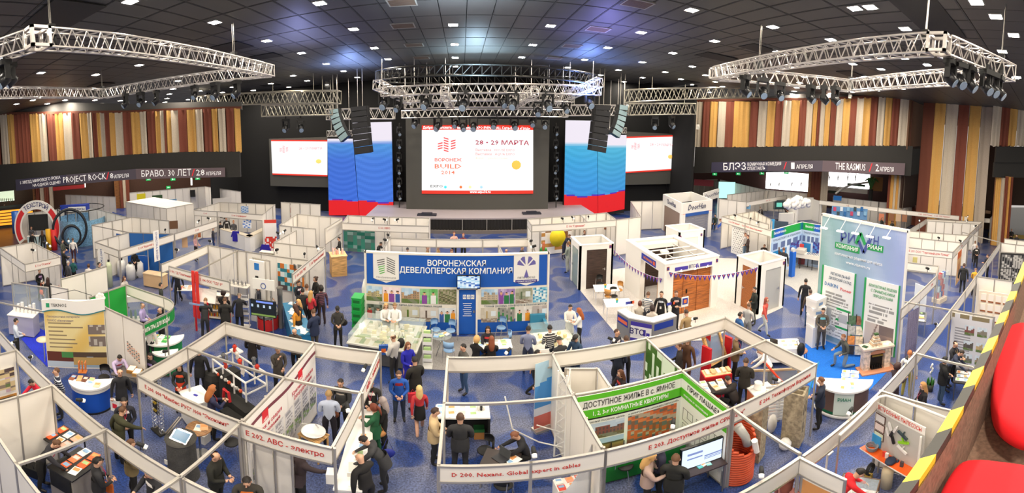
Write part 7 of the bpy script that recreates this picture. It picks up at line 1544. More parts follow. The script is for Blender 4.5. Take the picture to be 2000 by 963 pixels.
# furniture displays, kitchens and T-shirts in the left middle
p=at(475,462,1.05);t=T('white_bar_counter','large white U-shaped counter with blue shirts hung over it','counter',(at(430,450,1.05).x,at(430,450,1.05).y,0));O=t.location.copy()
cc = [at(x, y, 1.05)-O for x, y in ((429,448),(488,464),(524,446))]; 
for a,b in zip(cc,cc[1:]):d=b-a;rz=math.atan2(d.y,d.x);MB().b(0,d.length,0,.5,0,1.05,rz=rz,o=(a.x,a.y)).o('front',WG,t);MB().b(-.02,d.length+.02,-.02,.52,1.05,1.1,rz=rz,o=(a.x,a.y)).o('worktop',mat('D8CCB8',.4),t)
for px,py,lab in [(463,452,'royal blue shirt hanging over the corner of the white counter'),(521,478,'royal blue shirt hanging lower right of the white counter')]:
    p=at(px,py,1.2);t=T('shirt',lab,'shirt',(p.x,p.y-.2,0),.2);MB().b(-.3,.3,-.04,.04,.5,1.25).o('torso',mat('2A1E98',.9),t);MB().quad((-.3,-.05,1.2),(-.45,-.05,.85),(-.33,-.05,.8),(-.28,-.05,1.0)).quad((.3,-.05,1.2),(.28,-.05,1.0),(.33,-.05,.8),(.45,-.05,.85)).o('sleeves',mat('2A1E98',.9),t)
def rollup(label, px, py, w, h, rz, fn, n=(12,20), lean=.0):
    p=at(px,py,0);t=T('rollup_banner',label,'banner',(p.x,p.y,0),rz);MB().b(-w/2,w/2,0,.012,.08,h).o('sheet',WHITE,t);picture('print',t,-w/2,w/2,.08,h,fn,-.004,n);MB().b(-w/2,w/2,-.08,.1,0,.08).o('foot',ALU,t);return t
def red_fn(u,v):return (.85,.25,.2) if v>.9 or (v<.5 and rnd(int(u*10),int(v*14))>.35) else (.96,.94,.93)
rollup('white roll-up banner with red arc and city skyline right of the white counter',530,497,.95,2.4,.4,red_fn)
rollup('red roll-up banner with white figures at the tall white room',587,480,.9,2.1,.5,lambda u,v:(.85,.15,.18) if rnd(int(u*5),int(v*8),3)>.25 else (.95,.9,.9))
rollup('red banner strip beside the tall white wall',572,452,.6,2.2,.3,lambda u,v:(.85,.18,.18) if int(v*10) % 3 else (.96,.9,.9))
p=at(655,535,1.0);t=T('wooden_crate','light plywood crate table at the blue aisle','crate',(at(656,540,0).x,at(656,540,0).y+.5,0),.5);MB().b(-.5,.5,-.5,.5,0,1.15).o('body',mat('D8A868',.6,kind='wood'),t);MB().b(-.54,.54,-.54,.54,1.15,1.2).o('top',mat('E8C48C',.6,kind='wood'),t)
sheets('red capped jar on the plywood crate',(t.location.x,t.location.y,1.2,.5),grid(4,2,.2,.2),['E8C8C0','D89A90','F0E8E4'],'jars on the plywood crate',(.1,.1),.1,'jar','jar')
t,L_,z0,z1=board('white banner with a dotted tree and red emblem above the blue aisle',(-9.12,23.6),(-8.9,26.6),(636,447),(667,432),None,off=.08);
def shelf(label,px,py,w,h,d,rz,cols,rows=3,name='shelf_unit',back='E8E0D4'):
    p=at(px,py,0);t=T(name,label,'shelf',(p.x,p.y,0),rz);MB().b(-w/2,w/2,d-.02,d,0,h).b(-w/2,-w/2+.03,0,d,0,h).b(w/2-.03,w/2,0,d,0,h).o('frame',mat(back),t)
    for r in range(rows+1):
        MB().b(-w/2,w/2,0,d,.06+r*(h-.1)/rows,.09+r*(h-.1)/rows).o('shelf_board',mat(back),t)
    tt = t
    for r in range(rows):
        for k in range(int(w/.16)):
            c=cols[int(rnd(r,k,px)*len(cols)) % len(cols)];hh=(h/rows)*(.35+.4*rnd(k,r));x=-w/2+.1+k*.16
            tag(MB().lathe([(0,0),(.05,0),(.05,hh*.7),(.02,hh)],n=8).o('sample',mat(c,.4),None,True,(p.x+x*math.cos(rz)-(d/2)*math.sin(rz),p.y+x*math.sin(rz)+(d/2)*math.cos(rz),.09+r*(h-.1)/rows)),'small product standing on the '+label.split(' with')[0],'product','products on the '+label.split(' with')[0])
    return t
shelf('glassware shelf with yellow bottles in the booth left of the aisle',533,560,1.7,1.9,.35,.05,['E8D87A','D8E0C8','B8D8D8','E8E0C0'],4)
P_, Q_ = (-10.9,17.45), (-7.6,17.35)
board('angular poster of laboratory flasks in teal and orange',P_,Q_,(543,512),(582,570),pic_noise(['2A7A8A','E0E8E8','C8702A','5A4A48','A8D8E0'],31,6),(14,16),.08)
board('poster of orange and grey triangles beside the flask poster',P_,Q_,(574,514),(596,560),pic_noise(['D87A2A','8A8A84','E8E4E0'],32,5),(10,14),.08)
P_,Q_=(-9.9,15.55),(-8.9,15.45);t=T('tall_sign','tall white sign column with a blue square and column of pictograms','sign',(-9.95,15.35,0),-.05);MB().b(0,.85,0,.1,0,2.85).o('panel',WG,t);MB().b(.3,.58,-.01,0,2.45,2.75).o('blue_square',mat('2A7AC8'),t)
for k in range(9):MB().b(.34,.52,-.01,0,.5+k*.2,.58+k*.2).o('pictogram',DARK,t)
for px in (382,393): 
    A,B=at(px,530,2.55),at(px,534,2.5);t=MB().b(-.08,.08,-.03,.03,.5,2.62).o('red_stripe_post',mat('E0342A',.5),None,loc=(at(px,532,2.5).x,13.36,0));tag(t,['red upright board at the corner of booth Е 104, left one','red upright board at the corner of booth Е 104, right one'][px>385],'board')
p=at(362,562,.75);table('low table with red and white leaflets in the aisle by booth Е 103',(p.x,p.y,0),.95,.8,.75,'F4F0EC','3A4A68',.6);sheets('red and white leaflet on the aisle table',(p.x,p.y,.75,.6),grid(3,2,.26,.3),['E8502A','F4F2EE','F0B8A0'],'leaflets on the aisle table')
def metalware(label, px, py, rz, w=1.2):
    p=at(px,py,.95);t=table(label,(p.x,p.y,0),w,.6,.95,'E0DAD0',rz=rz);return p
p=metalware('white shelf table with stainless fittings in booth Е 104',465,556,.1,1.4)
for k in range(8):tag(MB().lathe([(0,0),(.07,0),(.03,.05),(.05,.14),(.02,.22)],n=8).o('steel_fitting',CHROME,None,True,(p.x-.5+k*.14,p.y+.1*((k % 2)-.5),.95)),'small stainless fitting on the shelf table of booth Е 104','fitting','stainless fittings in booth Е 104')
shelf('orange and red boxed goods shelf with colours at booth Е 104',425,625,1.3,1.2,.4,.3,['E8702A','F0B030','E8E0D8','C83A2A'],3)
t=T('red_pole_stand','red lit product stand with a slanted white sign at booth Е 104','display stand',gp(393,652,0),.2);MB().b(-.55,.55,-.02,.02,1.35,1.95).o('white_sign',PAPER,t).rotation_euler=(-.4,0,0);MB().b(-.4,.4,-.3,-.28,1.42,1.5).o('blue_line',mat('8AA0C8'),t)
for x in (-.35,.3):rod('red_pole',t,(x,.2,0),(x,.2,1.4),.05,mat('C82028'))
p=at(468,650,0);brochure_stand('wire magazine rack with grey covers left of the television',481,638,0,.3,4,'8A8A90')
p=at(452,648,0);rod('x',None,(p.x,p.y,0),(p.x,p.y,1.1),.05,mat('C82028')).name='red_pole';tag(D.objects['red_pole.002'] if 'red_pole.002' in D.objects else D.objects['red_pole'],'short red pole beside the magazine rack','pole')
p=at(514,606,1.5);tv('television with a dark menu screen on a stand in the left middle',(p.x,p.y,0),.12,1.12,.62,1.25,lambda u,v:(.5,.6,.95) if v>.85 and .2<u<.9 else ((.75,.82,.9) if int(u*12) % 3==0 and .55<v<.75 else ((.5,.6,.3) if v<.12 else (.1,.12,.13))),True,(24,16),1.0)
A=at(487,570,1.9);t=T('white_sign','white sign board with a blue circular emblem above the television','sign',(A.x+.55,A.y+.35,0),.1);MB().b(-.55,.55,0,.03,1.95,2.4).o('board',PAPER,t);MB().tube([(.0+.12*math.cos(a*.4),-.02,2.12+.12*math.sin(a*.4)) for a in range(16)],.015,5,closed=True).o('emblem',mat('2A4A98'),t);rod('pole',t,(-.4,.02,0),(-.4,.02,1.95),.02,ALU);rod('pole',t,(.4,.02,0),(.4,.02,1.95),.02,ALU)
p=at(524,640,0);t=T('pipe_coil','grey corrugated pipe coil standing on a red drum','pipe coil',(p.x,p.y,0));MB().lathe([(.5,.05),(.5,.55)],n=20).o('red_drum',mat('D8302A',.5),t,True)
for k in range(5):MB().tube([((.42+.035*(k % 2))*math.cos(a*PI/12),(.42+.035*(k % 2))*math.sin(a*PI/12),.6+k*.075) for a in range(24)],.045,6,closed=True).o('coil_turn',mat('9A9894',.5),t,True)
p=at(549,640,0);t=T('pipe_column','tall grey pipe with a flared top beside the grey coil','pipe',(p.x,p.y,0));MB().lathe([(.12,0),(.12,1.5),(.13,1.5),(.13,1.75),(.17,1.85)],n=14).o('pipe',mat('8A8680',.4),t,True)
cbp=[xy(553,592,.95),xy(572,655,.95)];d=Vector((cbp[1][0]-cbp[0][0],cbp[1][1]-cbp[0][1]));t=T('brochure_counter','blue and white zigzag counter covered with open brochures','counter',(cbp[0][0],cbp[0][1],0),math.atan2(d.y,d.x));Lc=d.length
MB().b(0,Lc,0,.8,0,.9).o('body',mat('1A6A98',.5),t);MB().b(-.02,Lc+.02,-.02,.82,.9,.95).o('worktop',mat('3A80A8',.4),t)
c_, s_ = math.cos(t.rotation_euler.z), math.sin(t.rotation_euler.z)
for k in range(14):x,y=Lc*(k+.5)/14,.15+.45*rnd(k,77);tag(MB().b(-.12,.12,-.15,.15,0,.008).o('brochure',PAPER,None,loc=(t.location.x+x*c_-y*s_,t.location.y+x*s_+y*c_,.951+.009*(k % 2)),rz=rnd(k)*3),'open white brochure on the blue zigzag counter','brochure','brochures on the blue zigzag counter')
# paint supplier banner and its counter
A,B=Vector((-13.9,6.45,0)),Vector((-12.2,8.3,0));d=B-A;t=T('paint_banner','tall yellow display banner lettered TEKNOS with a white header and house photographs','banner',tuple(A),math.atan2(d.y,d.x));L_=d.length
def tek_fn(u, v):
    if .3<v<.8 and u<.66 and int(v*44) % 3==0 and .06<u<.3+.35*rnd(int(v*44)):return (.6,.53,.4)
    if u>.72 and (.58<v<.74 or .38<v<.54):return (.5,.45,.42) if rnd(int(u*20),int(v*20))>.4 else (.75,.72,.68)
    if v < .27:
        if u<.45:return (.3,.55,.3) if v>.17 and u>.25 else ((.4,.2,.15) if v>.1 else (.75,.8,.85))
        return (.75,.62,.38) if .05<v<.18 else ((.35,.28,.22) if v>.2-.25*abs(u-.72) else (.6,.68,.75))
    return mixc((.93,.86,.62),(.9,.76,.42),max(0,math.sin(u*6-v*5)))
mb=MB().b(0,L_,0,.15,0,2.75);mb.o('frame',WHITE,t);picture('print',t,.02,L_-.02,.05,2.45,tek_fn,-.006,(36,88))
mb = MB(); n = 16
for i in range(n+1):x=-.05+(L_+.1)*i/n;mb.v+=[(x,-.05,2.35+.09*math.sin(i*.45)),(x,-.05,2.8+.04*math.sin(i*.5)),(x,.03,2.8+.04*math.sin(i*.5)),(x,.03,2.35+.09*math.sin(i*.45)),(x,-.055,2.31+.09*math.sin(i*.45)),(x,-.055,2.35+.09*math.sin(i*.45))]
for i in range(n):
    b=i*6;mb.f+=[(b,b+6,b+7,b+1),(b+1,b+7,b+8,b+2),(b+4,b+10,b+11,b+5)];mb.m+=[0,0,1]
mb.o('header',[WG,mat('1A7A88')],t);letters(t,'TEKNOS',.35,1.0,2.6,.13,'4A4A48',.01,y=-.06);MB().b(.14,.28,-.06,-.05,2.52,2.68).o('green_mark',mat('2A9A6A'),t)
mb=MB();[mb.ell((L_-.12+.13*math.cos(a),0,2.85+.13*math.sin(a)),(.08,.03,.08),8) for a in (0,.9,1.8,2.7,3.6)];mb.ell((L_-.12,0,2.85),(.12,.03,.12),8);mb.o('flower_cutout',PAPER,t)
letters(t,'Лакокрасочные материалы',.12,1.5,2.14,.1,'8A7A88',0,y=-.01);letters(t,'ТЕКНОС обеспечивают:',.12,1.25,1.98,.1,'8A7A88',0,y=-.01)
rods(MB(),[((.2,.3,2.85),(L_*.5,.5,3.0)),((L_*.5,.5,3.0),(L_-.5,.3,2.85))],.012).o('top_wires',BLACK,t)
t,p=curved_counter('blue curved counter with a white top and colour sample strips',178,737,1.0,.75,mat('1450B8',.5),rz=.9,foot='151515');MB().lathe([(.72,.78),(.74,.95)],n=20,a0=PI*1.05,a1=PI*1.95).o('white_band',WG,t,True)
sheets('brown wood stain sample card on the blue counter',(p.x-.1,p.y-.3,1.0,.6),grid(4,1,.22,.3),['8A4A28','D8A878','6A3A20','E0B890'],'wood stain cards on the blue counter',(.18,.34));sheets('glossy leaflet on the right of the blue counter',(p.x+.42,p.y-.2,1.0,.5),grid(2,1,.25,.3),['F4F0EC','E8D8B0'],'leaflets on the right of the blue counter')
t=T('sample_rack','small orange wood sample rack on the left of the blue counter','display rack',(p.x-.5,p.y-.02,1.0),.8);MB().b(-.15,.15,-.12,.12,0,.02).b(-.02,.02,-.02,.02,.02,.4).b(-.13,-.1,-.1,.1,.1,.38).b(.1,.13,-.1,.1,.1,.38).o('rack',mat('C8702A',.4),t)
p=at(245,722,.75);table('leaflet table with wooden sample boxes next to the seated men',(p.x+.2,p.y,0),1.1,.7,.75,'6A6460',rz=.5);
for k,(dx,c,lab) in enumerate([(.15,'C8904A','open wooden sample box'),(.45,'D8A868','wooden sample box with white cards')]):tag(MB().b(-.14,.14,-.18,.18,0,.12).b(-.12,.12,-.16,.16,.12,.125,1).o('sample_box',[mat(c,.5,kind='wood'),PAPER],None,loc=(p.x+dx+.1,p.y+.1,.75),rz=.5),lab+' on the leaflet table','box')
p=at(203,735,.5);chair('folding chair with a black back and chrome tube behind the blue counter',(p.x,p.y,0),.4)
P_,Q_=(-11.95,8.3),(-9.95,8.34);t=T('wall_graphic','orange and grey bar pattern printed on the white panels beside the paint banner','wall print',(-11.0,8.34,0),.01);mb=MB()
for i in range(6):
    for k in range(6):mb.b(.1+i*.12,.17+i*.12,-.004,0,1.2+k*.07-.05*i,1.24+k*.07-.05*i,(i // 3+k) % 2)
mb.o('bars', [mat('E0A080'), mat('5A5452')], t)
t,p=curved_counter('green and white curved counter with a map top outside the filter booth',318,655,1.0,.85,mat('12803A',.5),rz=.9);sheets('green and white leaflet on the curved green counter',(p.x,p.y-.3,1.0,.4),grid(4,2,.25,.28),['F4F6F2','8AC890','E8F0E8','3AA84A'],'leaflets on the curved green counter')
t,p=curved_counter('low white round counter in the aisle left of booth Е 200',322,682,.9,.5,mat('12703A',.5),rz=.9)
p=at(262,600,1.3);t=T('display_case','glass display case with filter housings in the green booth','display case',(p.x-.1,p.y,0),.9);MB().b(-.7,.7,-.25,.25,0,.75).o('base',WG,t);MB().b(-.7,.7,-.25,-.24,.75,1.6).b(-.7,-.69,-.25,.25,.75,1.6).b(.69,.7,-.25,.25,.75,1.6).o('glass',GLASS,t);MB().b(-.72,.72,-.27,.27,1.6,1.85).o('header',WG,t)
for k in range(6):MB().lathe([(0,0),(.06,0),(.07,.25),(.03,.4)],n=8).o('filter_housing',mat(['5A8A6A','B8D0D8','3A5A4A'][k % 3],.3),t,True,(-.55+k*.22,0,.75))
carpet('floor_carpet_blue',[(42,662),(75,640),(92,648),(93,717),(66,690)],'1A30C8')
p=at(45,612,1.0);counter('pale lilac counter with small display towers at the left edge',(p.x,p.y,0),1.4,.7,1.0,'B8B4C8',rz=.7)
for k in range(6):tag(MB().b(-.06,.06,-.06,.06,0,.3+.1*(k % 3)).o('display_tower',mat('F4F2EE'),None,loc=(p.x-.45+k*.17,p.y-.25+k*.14,1.0),rz=.7),'small white display tower on the pale lilac counter','display','small towers on the pale lilac counter')
p=at(85,668,.9);t=T('round_table','small round standing table with white papers on the bright blue carpet','table',(p.x,p.y,0));MB().lathe([(0,1.0),(.3,1.0),(.31,1.02),(0,1.03)],n=18).o('tabletop',mat('E8D8B8'),t,True);rod('leg',t,(0,0,0),(0,0,1.0),.03,CHROME)
# photographs on the X=-11.2 wall, bottom left plinth etc.
P_, Q_ = (-11.17,2.2), (-11.17,4.1)
t=T('poster','colour photograph poster of a furnished interior at the left edge, upper one','poster',(-11.16,2.3,0),PI/2);MB().b(0,1.7,0,.02,1.15,2.0).o('backing',WHITE,t);picture('print',t,.02,1.68,1.17,1.98,pic_noise(['8A7A6A','E0D8D0','C8A8B0','6A7A4A','D8C090','5A4A48'],41,9),-.004,(20,14))
t=T('poster','brown framed photograph poster of a shop front at the left edge, lower one','poster',(-11.16,2.3,0),PI/2);MB().b(0,1.7,0,.02,.3,1.05).o('backing',mat('B8803A'),t);picture('print',t,.06,1.64,.36,.99,pic_noise(['5A4A3A','7A8A80','A88A60','3A3A38'],42,7),-.004,(16,10))
p=at(148,905,1.0);t=counter('grey stone effect plinth with a black front sign and orange leaflets',(p.x,p.y,0),.75,1.0,1.0,'9A948E','222120',.25);MB().b(-.33,.33,-.53,-.5,.45,.95).o('black_sign',BLACK,t)
sheets('orange and white leaflet on the grey plinth and black table',(p.x,p.y+.1,1.0,.25),grid(2,3,.3,.32),['E8602A','F4F0EC','E87A4A'],'orange leaflets at the lower left')
p=at(118,857,.98);table('black table behind the plinth covered with orange leaflets',(p.x,p.y+.1,0),.9,.8,.97,'222120','222120',.2);sheets('orange and white leaflet on the black table',(p.x,p.y+.1,.97,.2),grid(3,2,.28,.36),['E8602A','F4F0EC','D8A890'],'leaflets on the black table')
p=at(64,915,.2);t=T('travel_bag','black travel bag with handles on the floor at the lower left','bag',(p.x,p.y,0),.5);MB().b(-.27,.27,-.15,.15,0,.3).o('body',BLACK,t);MB().tube([(-.12,-.1,.3),(-.1,-.1,.42),(.1,-.1,.42),(.12,-.1,.3)],.012,5).o('handle',BLACK,t)
p = at(232,786,0); 
def bag(label, px, py, z, c, s=(.18,.06,.3), strap=True, c2=None):
    p=at(px,py,z);t=T('shoulder_bag' if strap else 'carrier_bag',label,'bag',(p.x,p.y,p.z-s[2]/2),.3);MB().ell((0,0,s[2]/2),(s[0],s[1],s[2]/2),10).o('body',mat(c,.6),t,True) if strap else MB().prism([(-s[0],-s[1]),(s[0],-s[1]),(s[0],s[1]),(-s[0],s[1])],0,s[2]).o('body',mat(c,.5),t)
    if c2:MB().b(-s[0]*.5,s[0]*.5,-s[1]-.004,-s[1],s[2]*.3,s[2]*.7).o('print',mat(c2),t)
    MB().tube([(-s[0]*.7,0,s[2]*.9),(0,0,s[2]+(.35 if strap else .12)),(s[0]*.7,0,s[2]*.9)],.01,5).o('strap',mat(c),t);return t
bag('white carrier bag with a red square held by the bald man in the dark jacket',226,792,.55,'EDE9E4',(.17,.05,.42),False,'D82A3A');bag('orange folder carried by the dark-haired man at the lower left',209,952,.75,'E0702A',(.16,.02,.32),False);bag('brown leather shoulder bag on the man in the pale blue shirt',650,810,.95,'7A4426');bag('royal blue bag on the arm of the man in the grey suit',757,886,.95,'1E2A8A');bag('tan patterned handbag of the woman in the green dress',738,848,.8,'B88048',(.22,.1,.22));bag('blue carrier bag with orange print beside the city model',749,683,.85,'2A5AA8',(.17,.06,.36),False,'E8702A');bag('orange handbag held by the woman in black at the left',81,571,.9,'E8602A');bag('beige bag of the woman in the orange jacket',591,622,.9,'D8B8A0');bag('small dark bag of the woman walking up the blue aisle',671,630,.85,'22201E');bag('red shopping bag carried by the blonde woman walking away',806,776,.9,'C82A3A',(.14,.05,.3),False);bag('black briefcase beside the man in the navy hooded coat',605,652,.6,'2A2826',(.2,.07,.3),False);bag('black rucksack on the balding man in the pale sweater',783,670,1.25,'1E1C1A',(.15,.1,.4));bag('pale orange shopping bag by the two free white panels',116,566,1.0,'D89A78',(.15,.06,.3),False)
# silver display stand with brass fittings and the grey pillar with a screen
p=at(310,838,0);t=T('display_stand','silver truss display stand with a black board of brass fittings','display stand',(p.x+.1,p.y-.1,0),-.2)
truss((-.18,0,.1),(-.18,0,1.9),.12,'',False,CHROME,parent=t);truss((.2,0,.1),(.2,0,1.9),.12,'',False,CHROME,parent=t);MB().b(-.14,.14,-.05,0,.7,1.9).o('black_board',BLACK,t);MB().b(-.26,.26,-.12,.12,0,.05).o('foot',DARK,t)
for k in range(12):MB().cyl((-.08+.08*(k % 3),-.05,.85+.26*(k//3)),(-.08+.08*(k % 3),-.11,.85+.26*(k//3)),.03,n=8).o('brass_fitting',mat('C8A838' if k % 3 else 'E8E4DC',.3,.5),t)
p=at(352,850,1.35);t=T('info_pillar','round grey fabric pillar with a tilted touch screen on top','info pillar',(p.x,p.y,0),.3);MB().lathe([(.42,0),(.38,.2),(.36,1.2),(.38,1.25),(.4,1.26),(0,1.28)],n=20).o('pillar',mat('5A5854',.8,kind='cloth'),t,True);o=MB().b(-.25,.25,-.17,.17,0,.03).o('screen_frame',CHROME,t);o.location=(.05,-.05,1.36);o.rotation_euler=(.5,0,-.2);MB().b(-.21,.21,-.13,.13,.03,.034).o('screen',mat('3A6A88',.2,emit=.4),o);MB().b(-.28,-.2,-.38,-.36,.6,.75).o('white_plate',PAPER,t)
rods(MB(),[((-.4,0,1.3),(-.1,.2,1.75)),((-.34,0,1.3),(-.04,.2,1.75))],.025).o('chrome_tubes',CHROME,t)
p=at(388,835,.95);t=T('bar_table','small wooden round table with leaflets beside the grey pillar','table',(p.x,p.y,0));MB().lathe([(0,.9),(.34,.9),(.36,.92),(.34,.94),(0,.94)],n=18).o('tabletop',mat('9A7048',.5,kind='wood'),t,True);rod('leg',t,(0,0,0),(0,0,.9),.04,CHROME);MB().lathe([(0,0),(.25,0),(.25,.02),(0,.03)],n=16).o('foot',CHROME,t)
sheets('leaflet on the small round wooden table',(p.x,p.y,.94,.2),[(0,0,.2),(.12,.08,.5)],['F4E8DC','E8B080'],'leaflets on the small round table');tag(MB().b(-.1,.1,-.14,.14,0,.3).o('paper_stack',PAPER,None,loc=(p.x-.25,p.y+.5,0)),'stack of white papers behind the small round table','paper')
p=at(452,862,.5);chair('chrome and black chair under the thin beam near the Е 202 post',(p.x,p.y,0),2.0)
# pump manifold frame and black pump blocks in booth E 200
t=T('manifold_frame','white pipe frame with red and grey valves on black foam blocks in booth Е 200','machine',gp(465,800,0),-.35);wt=mat('F0EEEA',.35);fo=mat('2A2927',.9)
for z in (1.15,1.55):MB().tube([(-.9,-.3,z),(.9,-.3,z),(.9,.5,z),(-.9,.5,z)],.035,6,closed=True).o('pipe_loop',wt,t)
for x in (-.9,-.3,.3,.9):
    for y in (-.3,.5):rod('upright',t,(x,y,.9),(x,y,1.55),.03,wt)
for k in range(8):x=-.75+k*.21;y=.5-.8*((k*3) % 5)/4;MB().lathe([(.04,0),(.07,.05),(.05,.15),(.09,.2),(.03,.28)],n=8).o('valve',mat(['D8402A','6A6C70','E8E0D8','C83A2A'][k % 4],.4),t,True,(x,y,1.58))
for k in range(7):MB().ell((-.5+k*.2,-.35,1.2),(.06,.06,.06),8).o('fitting',mat(['D8502A','E8E4E0','B8B4AC'][k % 3],.4),t,True)
MB().lathe([(.32,.15),(.36,.3),(.36,.85),(.3,1.05),(0,1.08)],n=8).o('foam_block',fo,t,False,(-.95,-.25,0));MB().b(-.5,-.1,-.35,.25,.2,1.3).b(-.1,1.1,-.5,-.1,.15,.7).o('foam_block',fo,t);MB().b(-.9,1.0,-.2,.4,.0,.15).o('foam_base',fo,t)
MB().tube([(.05,-.55,.75),(.1,-.55,1.05),(.35,-.55,1.05),(.4,-.55,.75)],.05,8).o('red_handle',mat('C82A30',.4),t)
MB().b(-1.0,-.6,.45,.75,1.55,1.6).o('white_tray', wt, t)
tag(MB().b(-.5,.5,-.15,.15,0,.5).o('foam_rack',fo,None,loc=tuple(gp(458,838,0)),rz=-.3),'low black foam rack of cartridges near the front fascia of booth Е 200','rack')
p=at(382,772,1.0);t=counter('white square counter with a blue card in booth Е 200',(p.x,p.y,0),.85,.7,1.0,'E8E4DE','F8F6F2',-.45);tag(MB().b(-.07,.07,-.04,.04,0,.01).o('card',mat('3A3AA8'),None,loc=(p.x,p.y,1.0)),'small blue card on the white square counter','card')
rod('x',None,(0,0,0),(0,0,1),.02,ALU).name='leaflet_holder';D.objects['leaflet_holder'].location=gp(540,760,0);tag(D.objects['leaflet_holder'],'thin pole holding leaflets beside the pump frame','stand');D.objects['leaflet_holder'].scale=(.02,.02,1.2)
q=D.objects['leaflet_holder'].location;tag(MB().b(-.14,.14,-.01,.01,0,.4).o('leaflet',PAPER,None,loc=(q.x,q.y-.03,.8)),'large white leaflet on the thin pole','leaflet')
# washbasin and counter in booth E 202
p=at(612,846,.8);t=T('washbasin','white oval washbasin on a light wooden frame in booth Е 202','washbasin',(p.x,p.y,0),-.3);MB().lathe([(.0,.76),(.2,.78),(.28,.86),(.3,.88),(.27,.88),(.18,.81),(0,.8)],n=20,sx=1.15).o('basin',mat('F6F6F4',.15),t,True)
for x in (-.3,.3):
    for y in (-.2,.2):rod('wooden_leg',t,(x,y,0),(x,y,.78),.03,mat('D8A868'))
MB().b(-.34,.34,-.24,.24,.72,.76).o('wooden_board',mat('DDB27A',kind='wood'),t);MB().cyl((0,.2,.86),(0,.1,1.02),.02).o('tap',CHROME,t)
for k,(px,py,rz,lab) in enumerate([(592,800,.5,'tall white panel sample leaning behind the washbasin'),(580,832,.3,'short white tray standing left of the washbasin')]):p=at(px,py,.4);tag(MB().b(-.3,.3,-.02,.02,0,[1.1,.5][k]).b(-.24,.24,-.03,-.02,.06,[1.0,.42][k],1).o('panel_sample',[PAPER,mat('E4E0DA')],None,loc=(p.x,p.y,0),rz=rz),lab,'panel')
a_,b_=at(660,935,.95),at(695,800,.95);d=b_-a_;t=T('long_counter','long white counter along the right side of booth Е 202','counter',(a_.x,a_.y,0),math.atan2(d.y,d.x));L_=d.length;MB().b(-.3,L_,-.5,.0,.05,.9).o('body',WG,t);MB().b(-.35,L_+.05,-.55,.04,.9,.95).o('worktop',mat('F6F4F0',.4),t)
sheets('white paper with colour marks on the long white counter',(a_.x+.3,a_.y+.8,.95,math.atan2(d.y,d.x)),grid(6,1,.33,.3),['F8F6F2','F4F0EE','F0E0D8'],'papers on the long white counter',(.24,.32));tag(MB().b(-.15,.15,-.2,.2,0,.12).b(-.12,.12,-.17,.17,.12,.121,1).o('open_box',[PAPER,mat('D8D4CC')],None,loc=(a_.x+.25,a_.y+.35,.95),rz=.3),'open white carton on the long white counter','box');tag(MB().b(-.1,.1,-.12,.12,0,.3).o('white_box',PAPER,None,loc=(a_.x-.1,a_.y-.1,.95),rz=.2),'white cube box at the near end of the long counter','box')
# booth D 200
p=at(903,802,1.0);t=T('counter','open backed dark counter topped with catalogues in booth D 200','counter',(p.x,p.y,0));MB().b(-.75,.75,-.3,.3,.92,.97).o('worktop',PAPER,t);MB().b(-.75,-.7,-.3,.3,0,.92).b(.7,.75,-.3,.3,0,.92).b(-.7,.7,.26,.3,0,.92).o('carcass',mat('2A2826'),t)
sheets('catalogue on the counter of booth D 200',(p.x-.15,p.y,.97,0),grid(4,2,.3,.28),['F4F0EE','E8E4E8','F0D8CC'],'catalogues on the counter of booth D 200')
for k in range(6):tag(MB().cyl((0,0,0),(0,0,.16),.03,n=8).o('cable_sample',BLACK if k % 2 else PAPER,None,True,(p.x+.45+.07*(k % 3),p.y+.05+.1*(k//3),.97)),'short black or white cable sample on the counter of booth D 200','cable sample','cable samples in booth D 200')
p=at(936,848,.2);t=T('carton','brown cardboard box with a green lid under the counter of booth D 200','box',(p.x,p.y+.15,0));MB().b(-.14,.14,-.15,.15,0,.26).o('body',mat('B07A42'),t);MB().b(-.15,.15,-.16,.16,.26,.3).o('lid',mat('2A6A3A'),t)
p=at(969,900,.74);table('dark square table with a laptop in booth D 200',(p.x+.1,p.y,0),.85,.75,.74,'3A302C','A8A4A0',-.35);laptop('grey laptop opened on the dark table',(p.x+.1,p.y+.05,.74),-.9,'4A4C4E');sheets('paper beside the laptop of booth D 200',(p.x+.35,p.y-.1,.74,.3),[(0,0,0),(.12,.1,.4)],['E8F0E8','F4F2EE'],'papers by the laptop')
p=at(952,872,.6);chair('folding chair with a black oval back left of the laptop table',(p.x-.05,p.y,0),-1.2);p=at(983,945,.5);chair('grey folding chair under the fascia D 200',(p.x,p.y,0),2.4)
t=T('flag_banner','tall curved banner in sky blue, white and red inside booth D 200','banner',gp(1068,835,0),.35);picture('print',t,-.45,.35,.1,2.3,lambda u,v:(.72,.86,.94) if v>.65+.15*u else ((.3,.6,.88) if v>.35 and u<.7 else ((.85,.45,.4) if v<.2 else (.88,.9,.94))),-.004,(14,24));MB().b(-.45,.35,0,.012,.1,2.3).o('backing',WHITE,t);MB().b(-.45,.4,-.15,.15,0,.08).o('foot',ALU,t)
t=T('white_sign','small white sign with a red and blue round mark beside the curved banner','sign',gp(1058,775,0),.1);MB().b(-.22,.22,-.01,.01,1.2,1.75).o('board',PAPER,t);MB().ell((0,-.015,1.5),(.09,.005,.09),10).o('mark',mat('C83A5A'),t);rod('pole',t,(0,.02,0),(0,.02,1.2),.02,ALU)
t=T('truss_tower','white triangular lattice tower beside the divider of booth D 200','tower',gp(1098,895,0));pw=mat('F0EEE8',.4);c3=[V(.22*math.cos(a),.22*math.sin(a),0) for a in (0.5,2.6,4.7)]
for c in c3: rod('chord', t, c, c*.8+V(0,0,2.75), .025, pw)
